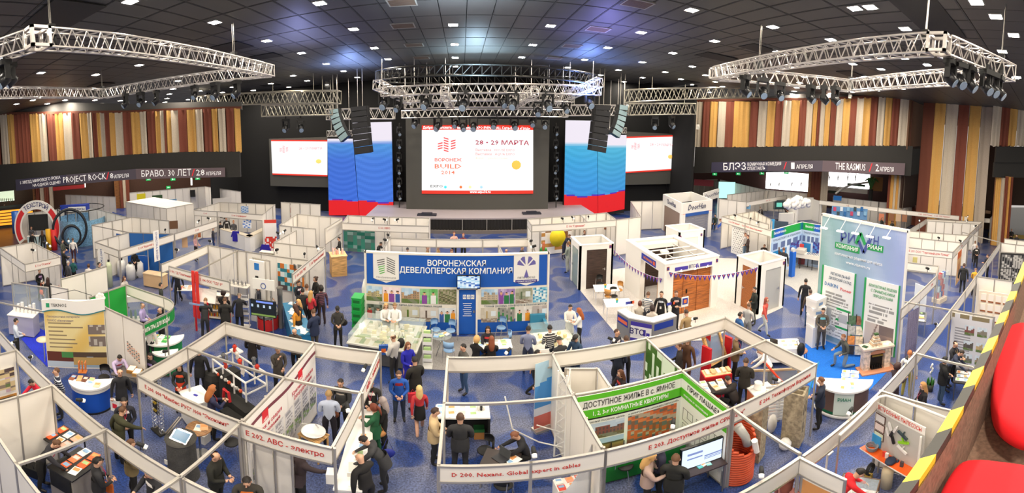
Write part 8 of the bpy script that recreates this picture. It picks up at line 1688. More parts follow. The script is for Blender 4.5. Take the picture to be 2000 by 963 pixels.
for k in range(7):
    for i in range(3):rod('brace',t,c3[i]*(1-.03*k)+V(0,0,k*.39),c3[(i+1) % 3]*(1-.03*k)+V(0,0,(k+1)*.39),.014,pw,5)
MB().tube([(0,0,.4),(-.6,.1,.6),(-1.3,.0,1.2),(-1.5,0,2.2)],.02,6).o('curved_tube',pw,t);rod('tension_rod',t,(0,0,.9),(-.75,-.3,1.5),.015,pw)
t=T('fabric_wall','white stretched fabric wall with a scooped top edge in booth D 200','wall screen',(1.15,6.4,0));mb=MB();n=14
for i in range(n+1):x=1.35*i/n;mb.v+=[(x,.02*math.sin(i),.05),(x,.02*math.sin(i),.55+1.8*(i/n)**2.4)]
for i in range(n):mb.f.append((i*2,i*2+2,i*2+3,i*2+1));mb.m.append(0)
mb.o('fabric',mat('ECEAE4',.8),t,True);rod('pole',t,(1.35,0,0),(1.35,0,2.35),.02,ALU)
# below front fascia: shelf of leaflets, E 203 interior
p=at(1125,940,.8);t=T('shelf_unit','white open shelf of red and white leaflets behind the front panels','shelf',(p.x,p.y,0),.05);MB().b(-.45,.45,-.2,.2,.75,.78).b(-.45,.45,-.2,.2,.35,.38).b(-.45,-.42,-.2,.2,0,.75).b(.42,.45,-.2,.2,0,.75).o('carcass',WG,t);sheets('red and white leaflet on the open shelf',(p.x,p.y,.78,.05),grid(4,2,.22,.2),['D84A3A','F4F2EE','E8A088'],'leaflets on the open shelf',(.16,.18))
p=at(1222,870,.75);t=counter('long green counter under the housing boards',(4.1,7.62,0),2.7,.45,.75,'1A7A2A','5CBC28',0);tag(MB().b(-.25,.25,-.12,.12,0,.01).o('sign_sheet',PAPER,None,loc=(3.9,7.6,.751)),'white sheet with black letters on the green counter','paper')
p=at(1208,868,.8);chair('folding chair with a black back before the green counter',(p.x,p.y-.1,0),.3);p=at(1217,905,.45);chair('folding chair with thin chrome legs under the fascia Е 203',(p.x,p.y-.1,0),.8)
p=at(1372,888,1.3);tv('white menu television with two emblems in booth Е 203',(p.x,p.y,0),-.08,1.05,.6,1.0,lambda u,v:(.88,.94,1) if not ((.12<u<.5 and .66<v<.76) or (.12<u<.5 and .42<v<.5) or (u>.55 and .2<v<.48 and int(v*24) % 2)) else (.5,.55,.75),False,(40,28),1.2)
p=at(1362,918,.74);table('dark table with small cards under the white television',(p.x,p.y,0),1.15,.7,.98,'3A2C2A','8A8884',-.08);sheets('turquoise card on the dark table',(p.x-.05,p.y-.15,.981,0),[(0,0,0),(.12,.02,.2),(.22,-.03,-.2)],['4AB8B0','F4E8D8','8AC8C8'],'cards on the dark table',(.12,.1))
p=at(1456,945,0);t=T('pipe_coil','tall coil of orange ribbed pipe standing on end','pipe coil',(p.x,p.y+.45,0));om=mat('C8502A',.4)
for k in range(21):z=.06+k*.078;cut=k>12;a1=24 if not cut else 24-(k-12)*2;MB().tube([(.46*math.cos(a*PI/12-1.6+(.25*(k-12) if cut else 0)),.46*math.sin(a*PI/12-1.6+(.25*(k-12) if cut else 0)),z) for a in range(a1+(0 if not cut else 1))],.042,7,closed=not cut).o('coil_turn',om,t,True)
MB().tube([(.05,-.35,1.25),(.0,-.3,1.5),(-.1,-.1,1.75)],[.11,.11,.13],12).o('grey_socket',mat('A8A8A4',.4),t,True);MB().cyl((.25,-.47,1.0),(.15,-.47,1.4),.08,n=10).o('white_label_tube',PAPER,t)
# booth E 204
for k,(px,py,w,lab) in enumerate([(1398,740,.9,'open red chest filled with cream samples in booth Е 204'),(1380,700,.25,'tall slim red board left of the roof window')]):
    p=at(px,py,.6 if k==0 else .8);t=T('red_chest' if k==0 else 'red_board',lab,'chest' if k==0 else 'board',(p.x,p.y,0),-.3)
    if k==0:MB().b(-.5,.5,-.25,.25,0,.85).o('body',mat('C81A20',.5),t);MB().b(-.47,.47,-.22,.22,.85,.87).o('samples_tray',mat('E8C898'),t);[MB().b(-.4+i*.2,-.28+i*.2,-.15,.15,.87,.93).o('sample',mat(['F0E0C0','D8B080','F4F0E8'][i % 3]),t) for i in range(5)]
    else:MB().b(-.1,.1,-.05,.05,0,2.0).o('board',mat('C81A20',.5),t)
p=at(1410,668,1.5);t=T('roof_window','tilted wooden roof window on a red stand behind booth Е 204','roof window',(p.x-.1,p.y,0),.2);w_,h_=.95,1.35
f=T('x','x','x');D.objects.remove(f);R=Matrix.Rotation(-.45,4,'X');rot=lambda mb:(setattr(mb,'v',[tuple(R @ V(*v)+V(0,0,.75)) for v in mb.v]) or mb)
pine=mat('D8A868',.5,kind='wood');rot(MB().b(-w_/2,w_/2,-.06,.06,0,.12)).o('bottom_rail',pine,t);rot(MB().b(-w_/2,w_/2,-.06,.06,h_-.12,h_)).o('top_rail',mat('EDE8DE'),t);rot(MB().b(-w_/2,-w_/2+.1,-.06,.06,.12,h_-.12)).o('side_rail',pine,t);rot(MB().b(w_/2-.1,w_/2,-.06,.06,.12,h_-.12)).o('side_rail',pine,t);rot(MB().b(-w_/2+.1,w_/2-.1,-.01,.01,.12,h_-.12)).o('pane',mat('8A98A8',.05,alpha=.5),t)
for x in (-.6,.6):MB().b(x-.05,x+.05,-.1,.3,0,1.5).o('red_side',mat('C81A20',.5),t)
MB().b(-.55,.55,.0,.25,0,.75).o('stand', DARK, t)
p=at(1512,735,.9);t=T('glazing_frame','pair of wooden framed glass samples leaning under an orange bar','glass sample',(p.x,p.y,0),-.62);MB().b(-.9,.9,-.03,.03,.0,.07).b(-.9,.9,-.03,.03,1.1,1.17).b(-.9,-.83,-.03,.03,.07,1.1).b(.83,.9,-.03,.03,.07,1.1).b(-.9,.9,-.03,.03,.55,.6).o('wooden_frame',mat('C8AC88',.5,kind='wood'),t);MB().b(-.83,.83,-.006,.006,.07,1.1).o('pane',mat('98A0A0',.1,alpha=.45),t);MB().tube([(-.4,-.1,1.5),(.3,-.12,.7)],.04,6).o('orange_bar',mat('E84A2A'),t)
p=at(1480,760,.9);t=counter('white plinth with an orange side and a white ceramic vessel',(p.x+.1,p.y-.1,0),.75,.6,.9,'E8845A','F4F2EE',-.25);q=t;t=T('white_vessel','white ceramic vessel with a wide mouth on the plinth','vessel',(p.x,p.y+.0,.9));MB().lathe([(0,0),(.13,0),(.14,.1),(.11,.2),(.13,.25),(.1,.25),(.09,.05)],n=16).o('vessel',mat('F2EEE8',.3),t,True)
p=at(1395,755,.75);table('black table with piles of leaflets in front of the red chest',(p.x,p.y,0),.95,.7,.75,'2A2628','8A8884',-.3);sheets('leaflet pile on the black table of booth Е 204',(p.x,p.y,.75,-.3),grid(3,2,.28,.28,.08),['F6F4F2','E8D0B8','F0F0F4'],'leaflets on the black table of booth Е 204',z=.02);p=at(1398,735,.8);chair('black folding chair between the red chest and the leaflet table',(p.x,p.y,0),.2)
p=at(1561,868,0);t=T('concrete_block','tall hollow concrete building block with slots','building block',(p.x,p.y+.25,0),.4);cm=mat('A89A80',.9,kind='stone');MB().b(-.28,.28,-.28,-.22,0,1.8).b(-.28,.28,.22,.28,0,1.8).b(-.28,-.22,-.22,.22,0,1.8).b(.22,.28,-.22,.22,0,1.8).b(-.03,.03,-.22,.22,0,1.8).o('block',cm,t);MB().b(-.15,-.08,-.285,-.28,1.1,1.45).b(.05,.12,-.285,-.28,1.1,1.45).b(-.1,-.03,-.285,-.28,.45,.8).o('slot',mat('4A4238'),t)
for k,(px,py,lab) in enumerate([(1496,905,'second hollow concrete block standing behind the orange coil')]):p=at(px,py,0);t=T('concrete_block',lab,'building block',(p.x-.05,p.y+.4,0),.4);MB().b(-.22,.22,-.22,-.16,0,1.85).b(-.22,.22,.16,.22,0,1.85).b(-.22,-.16,-.16,.16,0,1.85).b(.16,.22,-.16,.16,0,1.85).o('block',cm,t)
p=at(1530,830,0);t=T('radiator_panel','white ribbed radiator panel behind the booth Е 204 fascia','radiator',(p.x,p.y+.2,0),-.5)
for k in range(11):MB().b(-.5,.5,-.02,.02,.1+k*.12,.18+k*.12).o('rib',mat('E4E4E2',.4),t)
MB().b(-.03,.03,.02,.05,0,1.5).o('back_post', ALU, t)
for dx in (0,.05):o=rod('x',None,(at(1550,850,0).x+dx,at(1550,850,0).y,0),(at(1552,760,0).x*.93+dx,at(1550,850,0).y+.25,1.9),.018,mat('3A9AC8'));o.name='blue_tube';tag(o,['thin blue tube leaning on the concrete block, left one','thin blue tube leaning on the concrete block, right one'][dx>0],'tube')
for k,(px,py,s,lab) in enumerate([(1508,830,(.18,.12,.35),'white plastic bag hanging under the fascia Е 204'),(1534,862,(.2,.18,.2),'crumpled white plastic bag on the floor by the concrete block')]):p=at(px,py,.3);tag(MB().ell((0,0,s[2]),s,9).o('plastic_bag',mat('E6E4E0',.5),None,True,(p.x,p.y,0)),lab,'bag')
for px,py,lab in ((1620,900,'white square topped post near the display case at the bottom right'),):p=at(1617,882,1.2);t=T('barrier_post',lab,'post',(p.x,p.y,0));MB().b(-.1,.1,-.1,.1,1.17,1.2).b(-.12,.12,-.12,.12,0,.03).o('plates',PAPER,t);rod('pole',t,(0,0,.03),(0,0,1.17),.03,PAPER)
# food case and vacuum booth at the lower right
p=at(1650,945,1.1);t=T('glass_case','brown framed glass counter case with silver shelf at the bottom right','display case',(p.x-.15,p.y-.35,0),.3);MB().b(-.6,.6,-.4,.4,0,.7).o('base',WG,t);MB().b(-.6,.6,-.4,.4,.7,.72).o('silver_shelf',CHROME,t)
for a in ((-.6,-.4),(.6,-.4),(-.6,.4),(.6,.4)):rod('corner_frame',t,(a[0],a[1],.7),(a[0],a[1],1.1),.015,mat('6A5240'))
MB().tube([(-.6,-.4,1.1),(.6,-.4,1.1),(.6,.4,1.1),(-.6,.4,1.1)],.018,5,closed=True).o('top_frame',mat('6A5240'),t);MB().b(-.6,.6,-.4,.4,1.095,1.1).o('glass_top',GLASS,t)
P_,Q_=(5.55,3.8),(5.55,3.0);t=T('poster','orange and green poster on the near white panel at the bottom','poster',(5.46,3.75,0),-PI/2);MB().b(0,.8,0,.02,.4,2.05).o('backing',WHITE,t);picture('print',t,0,.8,.4,2.03,lambda u,v:(.88,.62,.36) if v>.62+.2*u else ((.35,.75,.15) if rnd(int(u*4),int(v*5))>.2 else (.2,.45,.3)),-.004,(10,16))
zt2=2.25;A,B=at(1712,785,zt2),at(1808,836,zt2);d=B-A;t=T('vacuum_board','grey display board lettered ВСТРОЕННЫЕ ПЫЛЕСОСЫ hung with vacuum heads over an orange shelf','display board',(A.x,A.y,0),math.atan2(d.y,d.x));L_=d.length
MB().b(0,L_,0,.03,.75,zt2).o('board',mat('C8C6C0'),t);MB().b(0,L_,-.006,0,zt2-.22,zt2).o('title_strip',PAPER,t);letters(t,'ВСТРОЕННЫЕ ПЫЛЕСОСЫ',.08,L_-.1,zt2-.11,.12,'D8402A',.012,y=-.01)
for k in range(3):MB().b(.03,.36,-.02,-.005,1.72-k*.27,1.96-k*.27).o('certificate_frame',mat('5A3A30'),t);MB().b(.05,.34,-.024,-.02,1.74-k*.27,1.94-k*.27).o('certificate',mat(['E4E2E0','E8D8D0','D8E4C8'][k]),t)
for k,(x,z,c) in enumerate([(.95,1.75,'3A4A4E'),(1.0,1.55,'9ADC2A'),(.98,1.32,'F2F0EC'),(.55,1.8,'F2F0EC'),(.62,1.62,'2A2826'),(.5,1.6,'F2F0EC'),(.72,1.8,'F2F0EC'),(.68,1.45,'1E1C1A')]):o=MB().b(-.16 if k<3 else-.03,.16 if k<3 else .03,-.06,-.01,-.03 if k<3 else-.1,.03 if k<3 else .1).b(-.015,.015,-.05,-.02,.0,.14).o('vacuum_head',mat(c,.4),t);o.location=(x,-.01,z);o.rotation_euler=(0,.4*(-1)**k,0)
rod('white_tube',t,(L_-.06,-.06,1.0),(L_-.06,-.06,2.0),.03,PAPER)
MB().b(-.1,L_+.1,-.35,0,.85,.9).o('orange_shelf',mat('E8601E',.4),t);MB().b(-.1,L_+.1,-.36,-.35,.86,.89).o('shelf_edge',PAPER,t);MB().b(0,.3,-.04,-.01,.95,1.3).o('blue_poster',mat('3A9AD8'),t)
oo=t;c_,s_=math.cos(t.rotation_euler.z),math.sin(t.rotation_euler.z);W2=lambda x,y,z:(A.x+x*c_-y*s_,A.y+x*s_+y*c_,z)
tg=T('wire_basket','grey coiled hose basket on the left of the orange shelf','basket',W2(.15,-.18,.9));[MB().tube([((.12+.01*k)*math.cos(a*PI/8),(.12+.01*k)*math.sin(a*PI/8),.02+k*.03) for a in range(16)],.014,5,closed=True).o('hose_turn',mat('8A8C90',.4),tg,True) for k in range(5)]
for k,(x,c,lab) in enumerate([(.55,'E84A3A','small red and white box on the orange shelf'),(.63,'F0E8E4','small white box on the orange shelf'),(1.1,'4A4A50','small dark box near the right end of the orange shelf')]):tag(MB().b(-.03,.03,-.04,.04,0,.16).o('box',mat(c),None,loc=W2(x,-.15,.9)),lab,'box')
tg=T('jacket','dark blue jacket thrown over the orange shelf','jacket',W2(.8,-.2,.9));MB().ell((0,0,.03),(.2,.14,.05),8).ell((.1,-.14,-.08),(.09,.05,.14),8).o('cloth',mat('22304A'),tg,True)
p=at(1700,935,.3);t=T('vacuum_cylinder','cream built-in vacuum cylinder under the orange shelf','vacuum cleaner',W2(.75,-.2,0));MB().lathe([(0,0),(.15,0),(.15,.55),(.12,.65),(0,.67)],n=14).o('cylinder',mat('E4D4B0',.4),t,True);t=T('hose_coil','black hose coil with yellow fittings under the orange shelf','hose',W2(.2,-.25,.0));[MB().tube([(.17*math.cos(a*PI/8),-.02*k,.3+.17*math.sin(a*PI/8)) for a in range(16)],.02,5,closed=True).o('hose_turn',BLACK,t,True) for k in range(4)];MB().b(-.05,.05,-.1,.1,0,.15).o('hose_foot',mat('C8A848'),t)
a1,a2,a3=at(1700,805,2.5),at(1722,770,2.5),at(1845,815,2.5);O=a1;t=T('curved_rail','white rounded tube rail over the vacuum cleaner booth','rail',(O.x,O.y,0));pts=[at(x,y,2.52)-V(O.x,O.y,0) for x,y in ((1640,850),(1690,803),(1705,785),(1716,776),(1730,773),(1745,777),(1800,797),(1852,818))];MB().tube([tuple(p) for p in pts],.035,8).o('tube',mat('F4F2EC',.3),t,True)
for i in (0,4,7):rod('post',t,(pts[i].x,pts[i].y,0),(pts[i].x,pts[i].y,2.5),.025,ALU)
# plants and desk by the lower right beam
p=at(1818,740,.5);t=T('orchid','white orchid with green leaves in a pot at the right rail','plant',(p.x,p.y,0));MB().lathe([(0,0),(.12,0),(.15,.28),(.12,.28)],n=12).o('pot',mat('3A3A34'),t,True);mb=MB();[mb.ell((.12*math.cos(a),.12*math.sin(a),.38),(.05,.03,.16),6) for a in range(6)];mb.o('foliage',mat('3A7A2E'),t,True);mb=MB();[mb.ell((.05*math.sin(k),.03*math.cos(k*2),.75+k*.07),(.07,.04,.06),6) for k in range(6)];mb.o('blossom',mat('F6F4EE'),t,True);rod('stem',t,(0,0,.3),(.03,0,1.1),.008,mat('4A7A2E'))
p=at(1882,735,.75);table('dark desk where three men lean over papers at the right rail',(p.x,p.y,0),1.1,.7,.75,'2A2826','6A6866',.2);sheets('white paper on the dark desk at the right rail',(p.x,p.y,.75,.2),grid(3,2,.28,.26),['F8F6F2','E8ECEC'],'papers on the dark desk at the right rail')
t=T('poster','large hanging sheet of house photographs lettered above in grey','poster',(15.68,3.85,0),-PI/2);MB().b(0,1.75,0,.02,.15,2.42).o('backing',WHITE,t);picture('sheet_print',t,0,1.75,.15,2.4,lambda u,v:(.55,.5,.38) if v>.92 and rnd(int(u*14),3)>.4 else ((.86,.86,.88) if not (.1<u<.5 and int(v*40) % 2 and v<.75) else (.6,.6,.62)),-.004,(30,40))
for k,(x,z,s) in enumerate([(.6,1.6,'8A4A48'),(1.15,1.6,'8A8478'),(.6,.95,'5A5450'),(1.15,.95,'C8B080'),(.6,.4,'7A7A70'),(1.15,.4,'B8A888')]):picture('photograph',t,x,x+.42,z,z+.4,pic_city(50+k,'C8D8E4',s),-.008,(12,8))
t=T('leaflet_counter','curved cream display with rows of brown and cream leaflets','display',(20.9,3.7,0),-PI/2);MB().b(0,1.9,0,.05,.1,1.9).o('panel',mat('F0E0C8'),t)
for r in range(3):
    for k in range(4):MB().b(.15+k*.42,.45+k*.42,-.02,0,.3+r*.52,.72+r*.52).o('leaflet',mat('F6ECDC'),t);MB().b(.15+k*.42,.45+k*.42,-.026,-.02,.3+r*.52,.38+r*.52).o('brown_strip',mat('9A5A30'),t)
t=T('poster','group of black and white city prints at the right edge','poster',(28.1,3.55,0),-1.27);
for r in range(2):
    for k in range(3):picture('photograph',t,.1+k*.85,.9+k*.85,.5+r*.95,1.4+r*.95,pic_noise([['3A3A3A','B8B4AC','6A6864'],['C8C4BC','7A7874','2A2A2A']][(r+k) % 2],70+r*3+k,8),-.004,(12,12))
MB().b(0,2.7,0,.02,.4,2.45).o('backing', mat('2A2826'), t)
t=T('poster','orange poster with a leaping figure and lettering by the broad man','poster',(26.9,6.55,0),.05);picture('print',t,0,1.5,.1,2.3,lambda u,v:(.92,.45,.15) if v>.8 else ((.95,.75,.5) if (u-.5)**2+(v-.5)**2>.03 else (.8,.5,.3)),-.004,(12,18));MB().b(0,1.5,0,.02,.1,2.3).o('backing',WHITE,t)
p=at(1843,590,0);t=T('bottle_display','glass display tower of red and blue boxed bottles in the right aisle','display case',(p.x,p.y+.3,0),-.2);MB().b(-.5,.5,-.3,.3,0,.25).o('base',mat('E8D8C0'),t);MB().b(-.5,.5,-.3,-.29,.25,1.8).b(-.5,-.49,-.3,.3,.25,1.8).b(.49,.5,-.3,.3,.25,1.8).o('glass',GLASS,t)
for r in range(4):
    for k in range(4):MB().b(-.4+k*.22,-.26+k*.22,-.1,.1,.28+r*.38,.58+r*.38).o('bottle_box',mat(['B81A2A','C8D8E0','3A5AA8','D84A2A'][(k+r) % 4]),t)
p=at(1795,618,.75);table('grey table with leaflets under the thin beam by the lilac curtain',(p.x,p.y,0),1.3,.8,.75,'6A6C70','A8A8A8',.3);sheets('leaflet on the grey table by the lilac curtain',(p.x,p.y,.75,.3),grid(4,2,.3,.32,.1),['F4F4F0','E8B060','A8C0D8','3A4A3A'],'leaflets on the grey table by the lilac curtain')
tag(MB().b(0,.9,0,.03,.1,1.9).o('white_board',mat('D8DCE4'),None,loc=tuple(gp(1806,632,0)),rz=1.2),'pale blue-white board standing behind the grey table','board')
# balloons, screens, exit signs, bar, restaurant
p=at(1560,402,2.7);t=T('balloon_cloud','cloud of white balloons over the far white counter','balloons',(p.x,p.y,2.5))
for k in range(46):MB().ell((-1.9+3.8*rnd(k,1),.5*rnd(k,2),.1+.75*rnd(k,3)*(1-abs(rnd(k,1)-.5))),(.28,.28,.3),8).o('balloon',mat('F8F6F2',.3),t,True)
p=at(1562,430,0);t=T('white_kiosk','white kiosk walls under the balloon cloud','kiosk',(p.x,p.y,0),-.3);MB().b(-1.9,1.9,-.1,.1,0,2.45).b(-1.9,-1.7,-2,.1,0,2.3).b(1.7,1.9,-2,.1,0,2.3).o('walls',WG,t);MB().b(-3.9,-1.95,-1.6,-1.2,0,1.1).o('counter_front',WG,t)
p=at(1522,401,1.6);tv('small television with a teal picture near the balloon cloud',(p.x,p.y,0),-.4,1.5,.9,1.2,lambda u,v:(.5,.9,.8) if .25<u<.75 and .2<v<.8 else (.1,.2,.2),True,(12,8),.9)
p=at(1418,372,1.5);tv('bright projection screen in the talk area on the right',(p.x,p.y,0),-.35,2.9,2.1,.5,lambda u,v:(.75,1,.95),False,(4,4),1.2,'projection_screen')
t=T('patterned_screen','white screen cut with diamond holes in the booth right of the garage tower','screen',(20.7,23.3,0),-1.5);MB().b(0,1.9,0,.04,.05,2.4).o('panel',WG,t);mb=MB()
for r in range(14):
    for k in range(9):x,z=.2+k*.19+.09*(r % 2),.25+r*.15;s=.03+.02*rnd(r,k);mb.quad((x-s,-.004,z),(x,-.004,z-s*1.3),(x+s,-.004,z),(x,-.004,z+s*1.3))
tag(mb.o('diamond_holes', mat('3A3A3A'), t), kind='stuff')
def sign_exit(px, py, d, label):
    p=atd(px,py,d);t=T('exit_sign',label,'exit sign',tuple(p),math.atan2(-p.x,p.y));MB().b(-.32,.32,-.03,.03,-.16,.16).o('box',mat('18A050',.5,emit=.9),t);MB().b(-.12,-.02,-.034,-.03,-.08,.08).b(.02,.2,-.034,-.03,-.02,.02).o('pictogram',mat('E8FFF0',.5,emit=1),t)
for px,py,d in [(290,350,50),(338,350,50),(386,348.5,50),(434,347.5,50),(329,366,56),(1396,340,54),(1442,339.5,54),(1488,338.5,54),(1536,337,54)]:sign_exit(px,py,d,'green exit sign hanging under the dark band %s' % ('left of the stage' if px<900 else 'right of the stage'))
for o in list(D.objects):
    if o.name.startswith('exit_sign') and o.get('category'):o['group']='green exit signs under the '+('left' if o.location.x<0 else 'right')+' band'
def slab(name,label,cat,px0,py0,px1,py1,d,m,th=.1,**k):A,B=atd(px0,py0,d),atd(px1,py0,d);z0=atd(px0,py1,d).z;rz=math.atan2(B.y-A.y,B.x-A.x);return tag(MB().b(0,(B-A).length,0,th,z0,A.z).o(name,m,None,loc=(A.x,A.y,0),rz=rz),label,cat,**k)
t=T('bar_counter','dark bar counter with glowing orange slats at the left edge','bar');A=atd(-30,404,47.5);B=atd(63,401,47.5);t.location=(A.x,A.y,0);t.rotation_euler.z=math.atan2(B.y-A.y,B.x-A.x);L_=(B-A).length;MB().b(0,L_,0,1.5,0,2.1).o('body',DARK,t);MB().b(-.05,L_+.05,-.1,1.6,2.1,2.25).o('bar_top',BLACK,t)
for k in range(5):MB().b(0,L_,-.08,0,.35+k*.34,.58+k*.34).o('glowing_slat',mat('F09A2A',.5,emit=1.1),t)
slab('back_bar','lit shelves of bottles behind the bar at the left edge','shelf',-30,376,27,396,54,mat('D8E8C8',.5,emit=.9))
for k in range(7):slab('bar_bottle','small bottle on the lit shelves behind the bar','bottle',1+k*3.6,388,2.6+k*3.6,395,53.5,mat(['3A5A3A','6A4A2A','8A9A8A'][k % 3]),.3,group='bottles behind the bar')
slab('red_banner','red banner with white lettering above the far grey panels left of the stage','banner',400,366,460,382,50.5,mat('C82A34'))
A=atd(430,370,50.3);o=text('СТРОИТЕЛЬНЫЙ ФОРУМ',None,A,1.0,mat('F0E0DC'),rz=math.atan2(-A.x,A.y),bold=.01);o.scale.x=.33;o.scale.y=.6;tag(o,'white lettering of the red forum banner, upper line','lettering');A=atd(430,377,50.3);o=text('ВОРОНЕЖ 2014',None,A,1.0,mat('F0E0DC'),rz=math.atan2(-A.x,A.y),bold=.01);o.scale.x=.45;o.scale.y=.6;tag(o,'white lettering of the red forum banner, lower line','lettering')
slab('loudspeaker','black loudspeaker in front of the far left grey partition','speaker',371,372,381,385,49,BLACK,.4);slab('loudspeaker','black loudspeaker beside the bright projection screen','speaker',1397,355,1404,370,47,BLACK,.4)
slab('red_banner','dark red banner behind the talk area right of the stage','banner',1356,350,1394,362,52,mat('8A2A34'));slab('red_header','red header strip under the first long banner','banner',100,366,165,373,53,mat('A8282A'))
for k,(x0,x1,y0,y1,c,lab) in enumerate([(1616,1695,364,372,'E8E4DC','white sofa row of the restaurant behind the right booths'),(1618,1640,372,377,'2A3A2A','dark green planter in the restaurant'),(1655,1690,358,362,'3A5A3A','dark hedge strip at the restaurant window'),(1700,1725,345,372,'9A6A30','ochre wall panel beside the restaurant')]):slab('restaurant_fitting',lab,'furniture',x0,y0,x1,y1,54-k*.3,mat(c),.5)
p=atd(1701,372,52);t=T('potted_palm','green potted palm at the edge of the restaurant','plant',(p.x,p.y,0));zb_=atd(1701,375,52).z;MB().cyl((0,0,max(.0,zb_-2)),(0,0,zb_+.3),.3).o('pot',DARK,t)
for k in range(12):a=k*.52;MB().tube([(0,0,zb_+.3),(.5*math.cos(a),.5*math.sin(a),zb_+1.4+.3*rnd(k)),(1.1*math.cos(a),1.1*math.sin(a),zb_+1.2)],[.08,.16,.02],5).o('frond',mat('4A7A3A'),t)
for k,px in enumerate((1505,1522,1547,1565,1620,1637,1656,1671)):p=atd(px,356 if px<1600 else 345,56);t=T('dried_plant','thin dried branch arrangement against the bright window','plant',(p.x,p.y,p.z-.6),0,'branch arrangements at the bright windows');[rod('twig',t,(0,0,0),(.35*math.sin(a),0,1.1),.025,mat('A89A88'),4) for a in (-1,-.5,0,.5,1)]
A_,B_=atd(1640,371,53),atd(1696,357,53);t=T('stair_ramp','white curved ramp with dark rail in the restaurant','ramp',(A_.x,A_.y,0));pts=[atd(1632,378,50)-V(A_.x,A_.y,0),atd(1645,368,51)-V(A_.x,A_.y,0),atd(1665,360,52)-V(A_.x,A_.y,0),atd(1697,356,54)-V(A_.x,A_.y,0)];MB().tube(pts,.12,5).o('ramp',PAPER,t,True);MB().tube([p+V(0,0,.45) for p in pts],.03,5).o('rail',mat('6A4A28'),t,True)
o=slab('light_tube','bright vertical light tube on the left curtains','light',271,218,273,248,41.2,mat('FFFFFF',.5,emit=3));slab('light_tube','short bright light tube under the left banner, right one','light',372,346,375,362,48,mat('FFF4E0',.5,emit=3));slab('light_tube','short bright light tube under the left banner, left one','light',165,357,167,366,48,mat('FFF4E0',.5,emit=3))
# posters in far booths
for (P_,Q_,a,b,c,lab) in [((-8.7,27.7),(-2.4,27.7),(671,445),(733,500),['1A6A58','3A8A74','8AA8A0','5A7A70'],'green wall print of a building under the left flag screen'),((5,27.3),(11.7,28.5),(1057,448),(1115,500),['F4F0EC','F4F0EC','F4F0EC','8A5A30','C89048','F4F0EC'],'white food wall print with brown diamonds and a yellow disc'),
    ((-22.4,29.7),(-16.7,30.3),(471,402),(486,416),['8AB0E0','5A8AD0','C8D8F0'],'small blue print in the far left booth row'),((-22.4,29.7),(-16.7,30.3),(423,418),(445,430),['E8E4E0','3A3A3A','E8E4E0'],'white print with dark pictures in the far left booth row'),((-20,26.4),(-15.6,26.5),(474,425),(492,446),['4A78D0','7AA0E0','E8ECF4'],'blue patterned print beside the white counter')]:
    board(lab, P_, Q_, a, b, pic_noise(c, len(lab), 7), (16,14), .06)
p=aty(1091,466,26.9);t=tag(MB().cyl((0,0,0),(0,-.05,0),.62,n=20).o('yellow_disc',mat('F2D81E'),None,True,(p.x,27.2,p.z)),'round yellow price disc on the white food print','sign');
for k,(px,py,c,lab) in enumerate([(1722,424,'C87A5A','small red framed picture in the right wall booth'),(1742,424,'8A5A3A','brown sample board in the right wall booth, first'),(1755,425,'C8A888','pale sample board in the right wall booth, second'),(1767,426,'9A6A4A','brown sample board in the right wall booth, third'),(1744,400,'5A4A40','small dark picture high in the right wall booth, first'),(1756,400,'6A5040','small dark picture high in the right wall booth, second'),(1792,404,'5A3A30','small dark picture high in the right wall booth, third'),(1808,405,'4A4A3A','small dark picture high in the right wall booth, fourth'),(1909,413,'C8A080','stone sample board at the right end of the wall booths'),(1930,414,'D8B090','second stone sample board at the right end of the wall booths')]):
    q=at(px,py,1.6 if k<4 else 2.2);dd=math.hypot(q.x,q.y)*.97;A=atd(px-4,py-3,dd);slab('wall_sample',lab,'sample',px-5,py-(7 if k<4 else 3),px+5,py+(7 if k<4 else 3),dd,mat(c),.03)
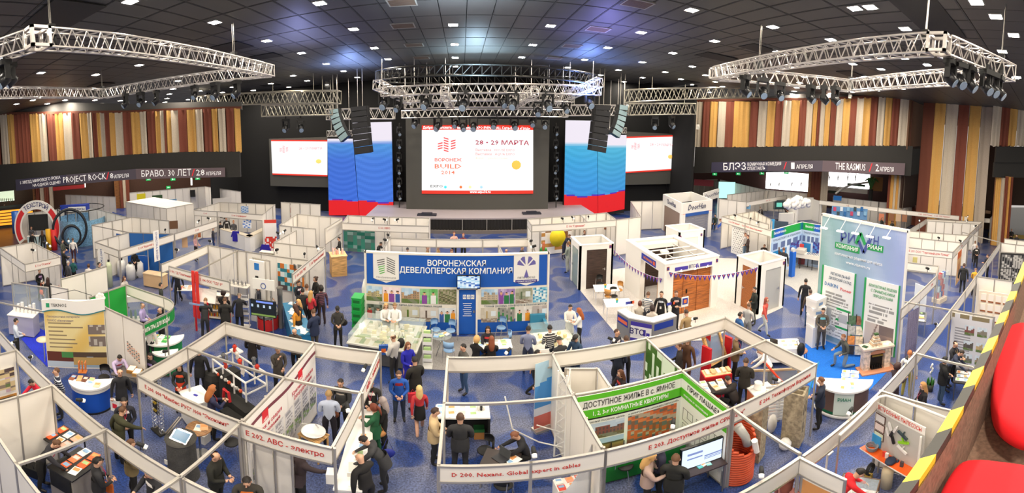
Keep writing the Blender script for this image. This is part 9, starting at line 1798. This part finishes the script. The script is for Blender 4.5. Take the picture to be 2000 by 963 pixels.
slab('blue_header_box','bright blue sign box on the far right fascia','sign',1628,382,1644,391,math.hypot(*P2(1636,388)[:2])*.99,mat('1A7AD0'),.2);slab('poster','blue collage poster of people in the far right booth','poster',1625,402,1695,424,44.5,mat('6A9AC8'),.05)
for k in range(10):slab('collage_picture','small picture of the blue collage poster','picture',1628+k*6.6,404+(k % 2)*9,1633.5+k*6.6,412+(k % 2)*9,44.3,mat(['C84A6A','3A4A50','E0E8F0','2A6AA8','8AB8D8'][k % 5]),.04,group='pictures of the blue collage poster')
# prints and pieces seen inside the farther booths
for px0,py0,px1,py1,c,lab,cat in [(1785,463,1797,482,'3A8AC8','blue and white pennant print in the booth by the orange poster','poster'),(1807,470,1817,486,'5A8A70','narrow green and white board in the booth by the orange poster','poster'),(1783,502,1792,513,'E0D488','pale yellow roll standing behind the right booth fascia','roll'),
    (355,464,366,484,'C8A078','brown framed door samples in the furniture booth','sample'),(384,453,392,464,'B8683A','orange brown cabinet door sample in the furniture booth','sample'),(396,449,412,465,'F0E8DC','white board with round wood samples in the furniture booth','sample'),(330,432,347,448,'6A4A30','dark edged tabletop sample behind the long left fascia','sample'),
    (345,401,357,407,'5A86C0','small blue topped print behind the cube room','poster'),(267,379,284,390,'E8D820','yellow sign on the far left partition','sign'),(297,382,317,391,'3A5A34','dark green sign on the far left partition','sign'),(310,391,345,400,'8AB8E0','pale blue balloon print by the cube room','poster'),
    (415,388,452,404,'E4E0DC','white sponsor wall under the red forum banner','poster'),(1177,441,1186,448,'8A5A40','small brown framed picture on the right side of the food booth','picture'),(1458,400,1466,408,'7AB0D8','small blue sign on the far right partition','sign'),(1510,431,1540,446,'3A4A5A','dark board with white lettering above the blue poster wall','poster'),(1505,428,1513,447,'3A9AD8','light blue upright sign above the blue poster wall','sign')]:
    d=math.hypot(*P2((px0+px1)/2,py0)[:2])*.985 if py0>396 else 44;p=at((px0+px1)/2,py1,1.3 if py0>430 else 1.8);d=min(math.hypot(p.x,p.y),52);slab('wall_print',lab,cat,px0,py0,px1,py1,d,mat(c),.04)
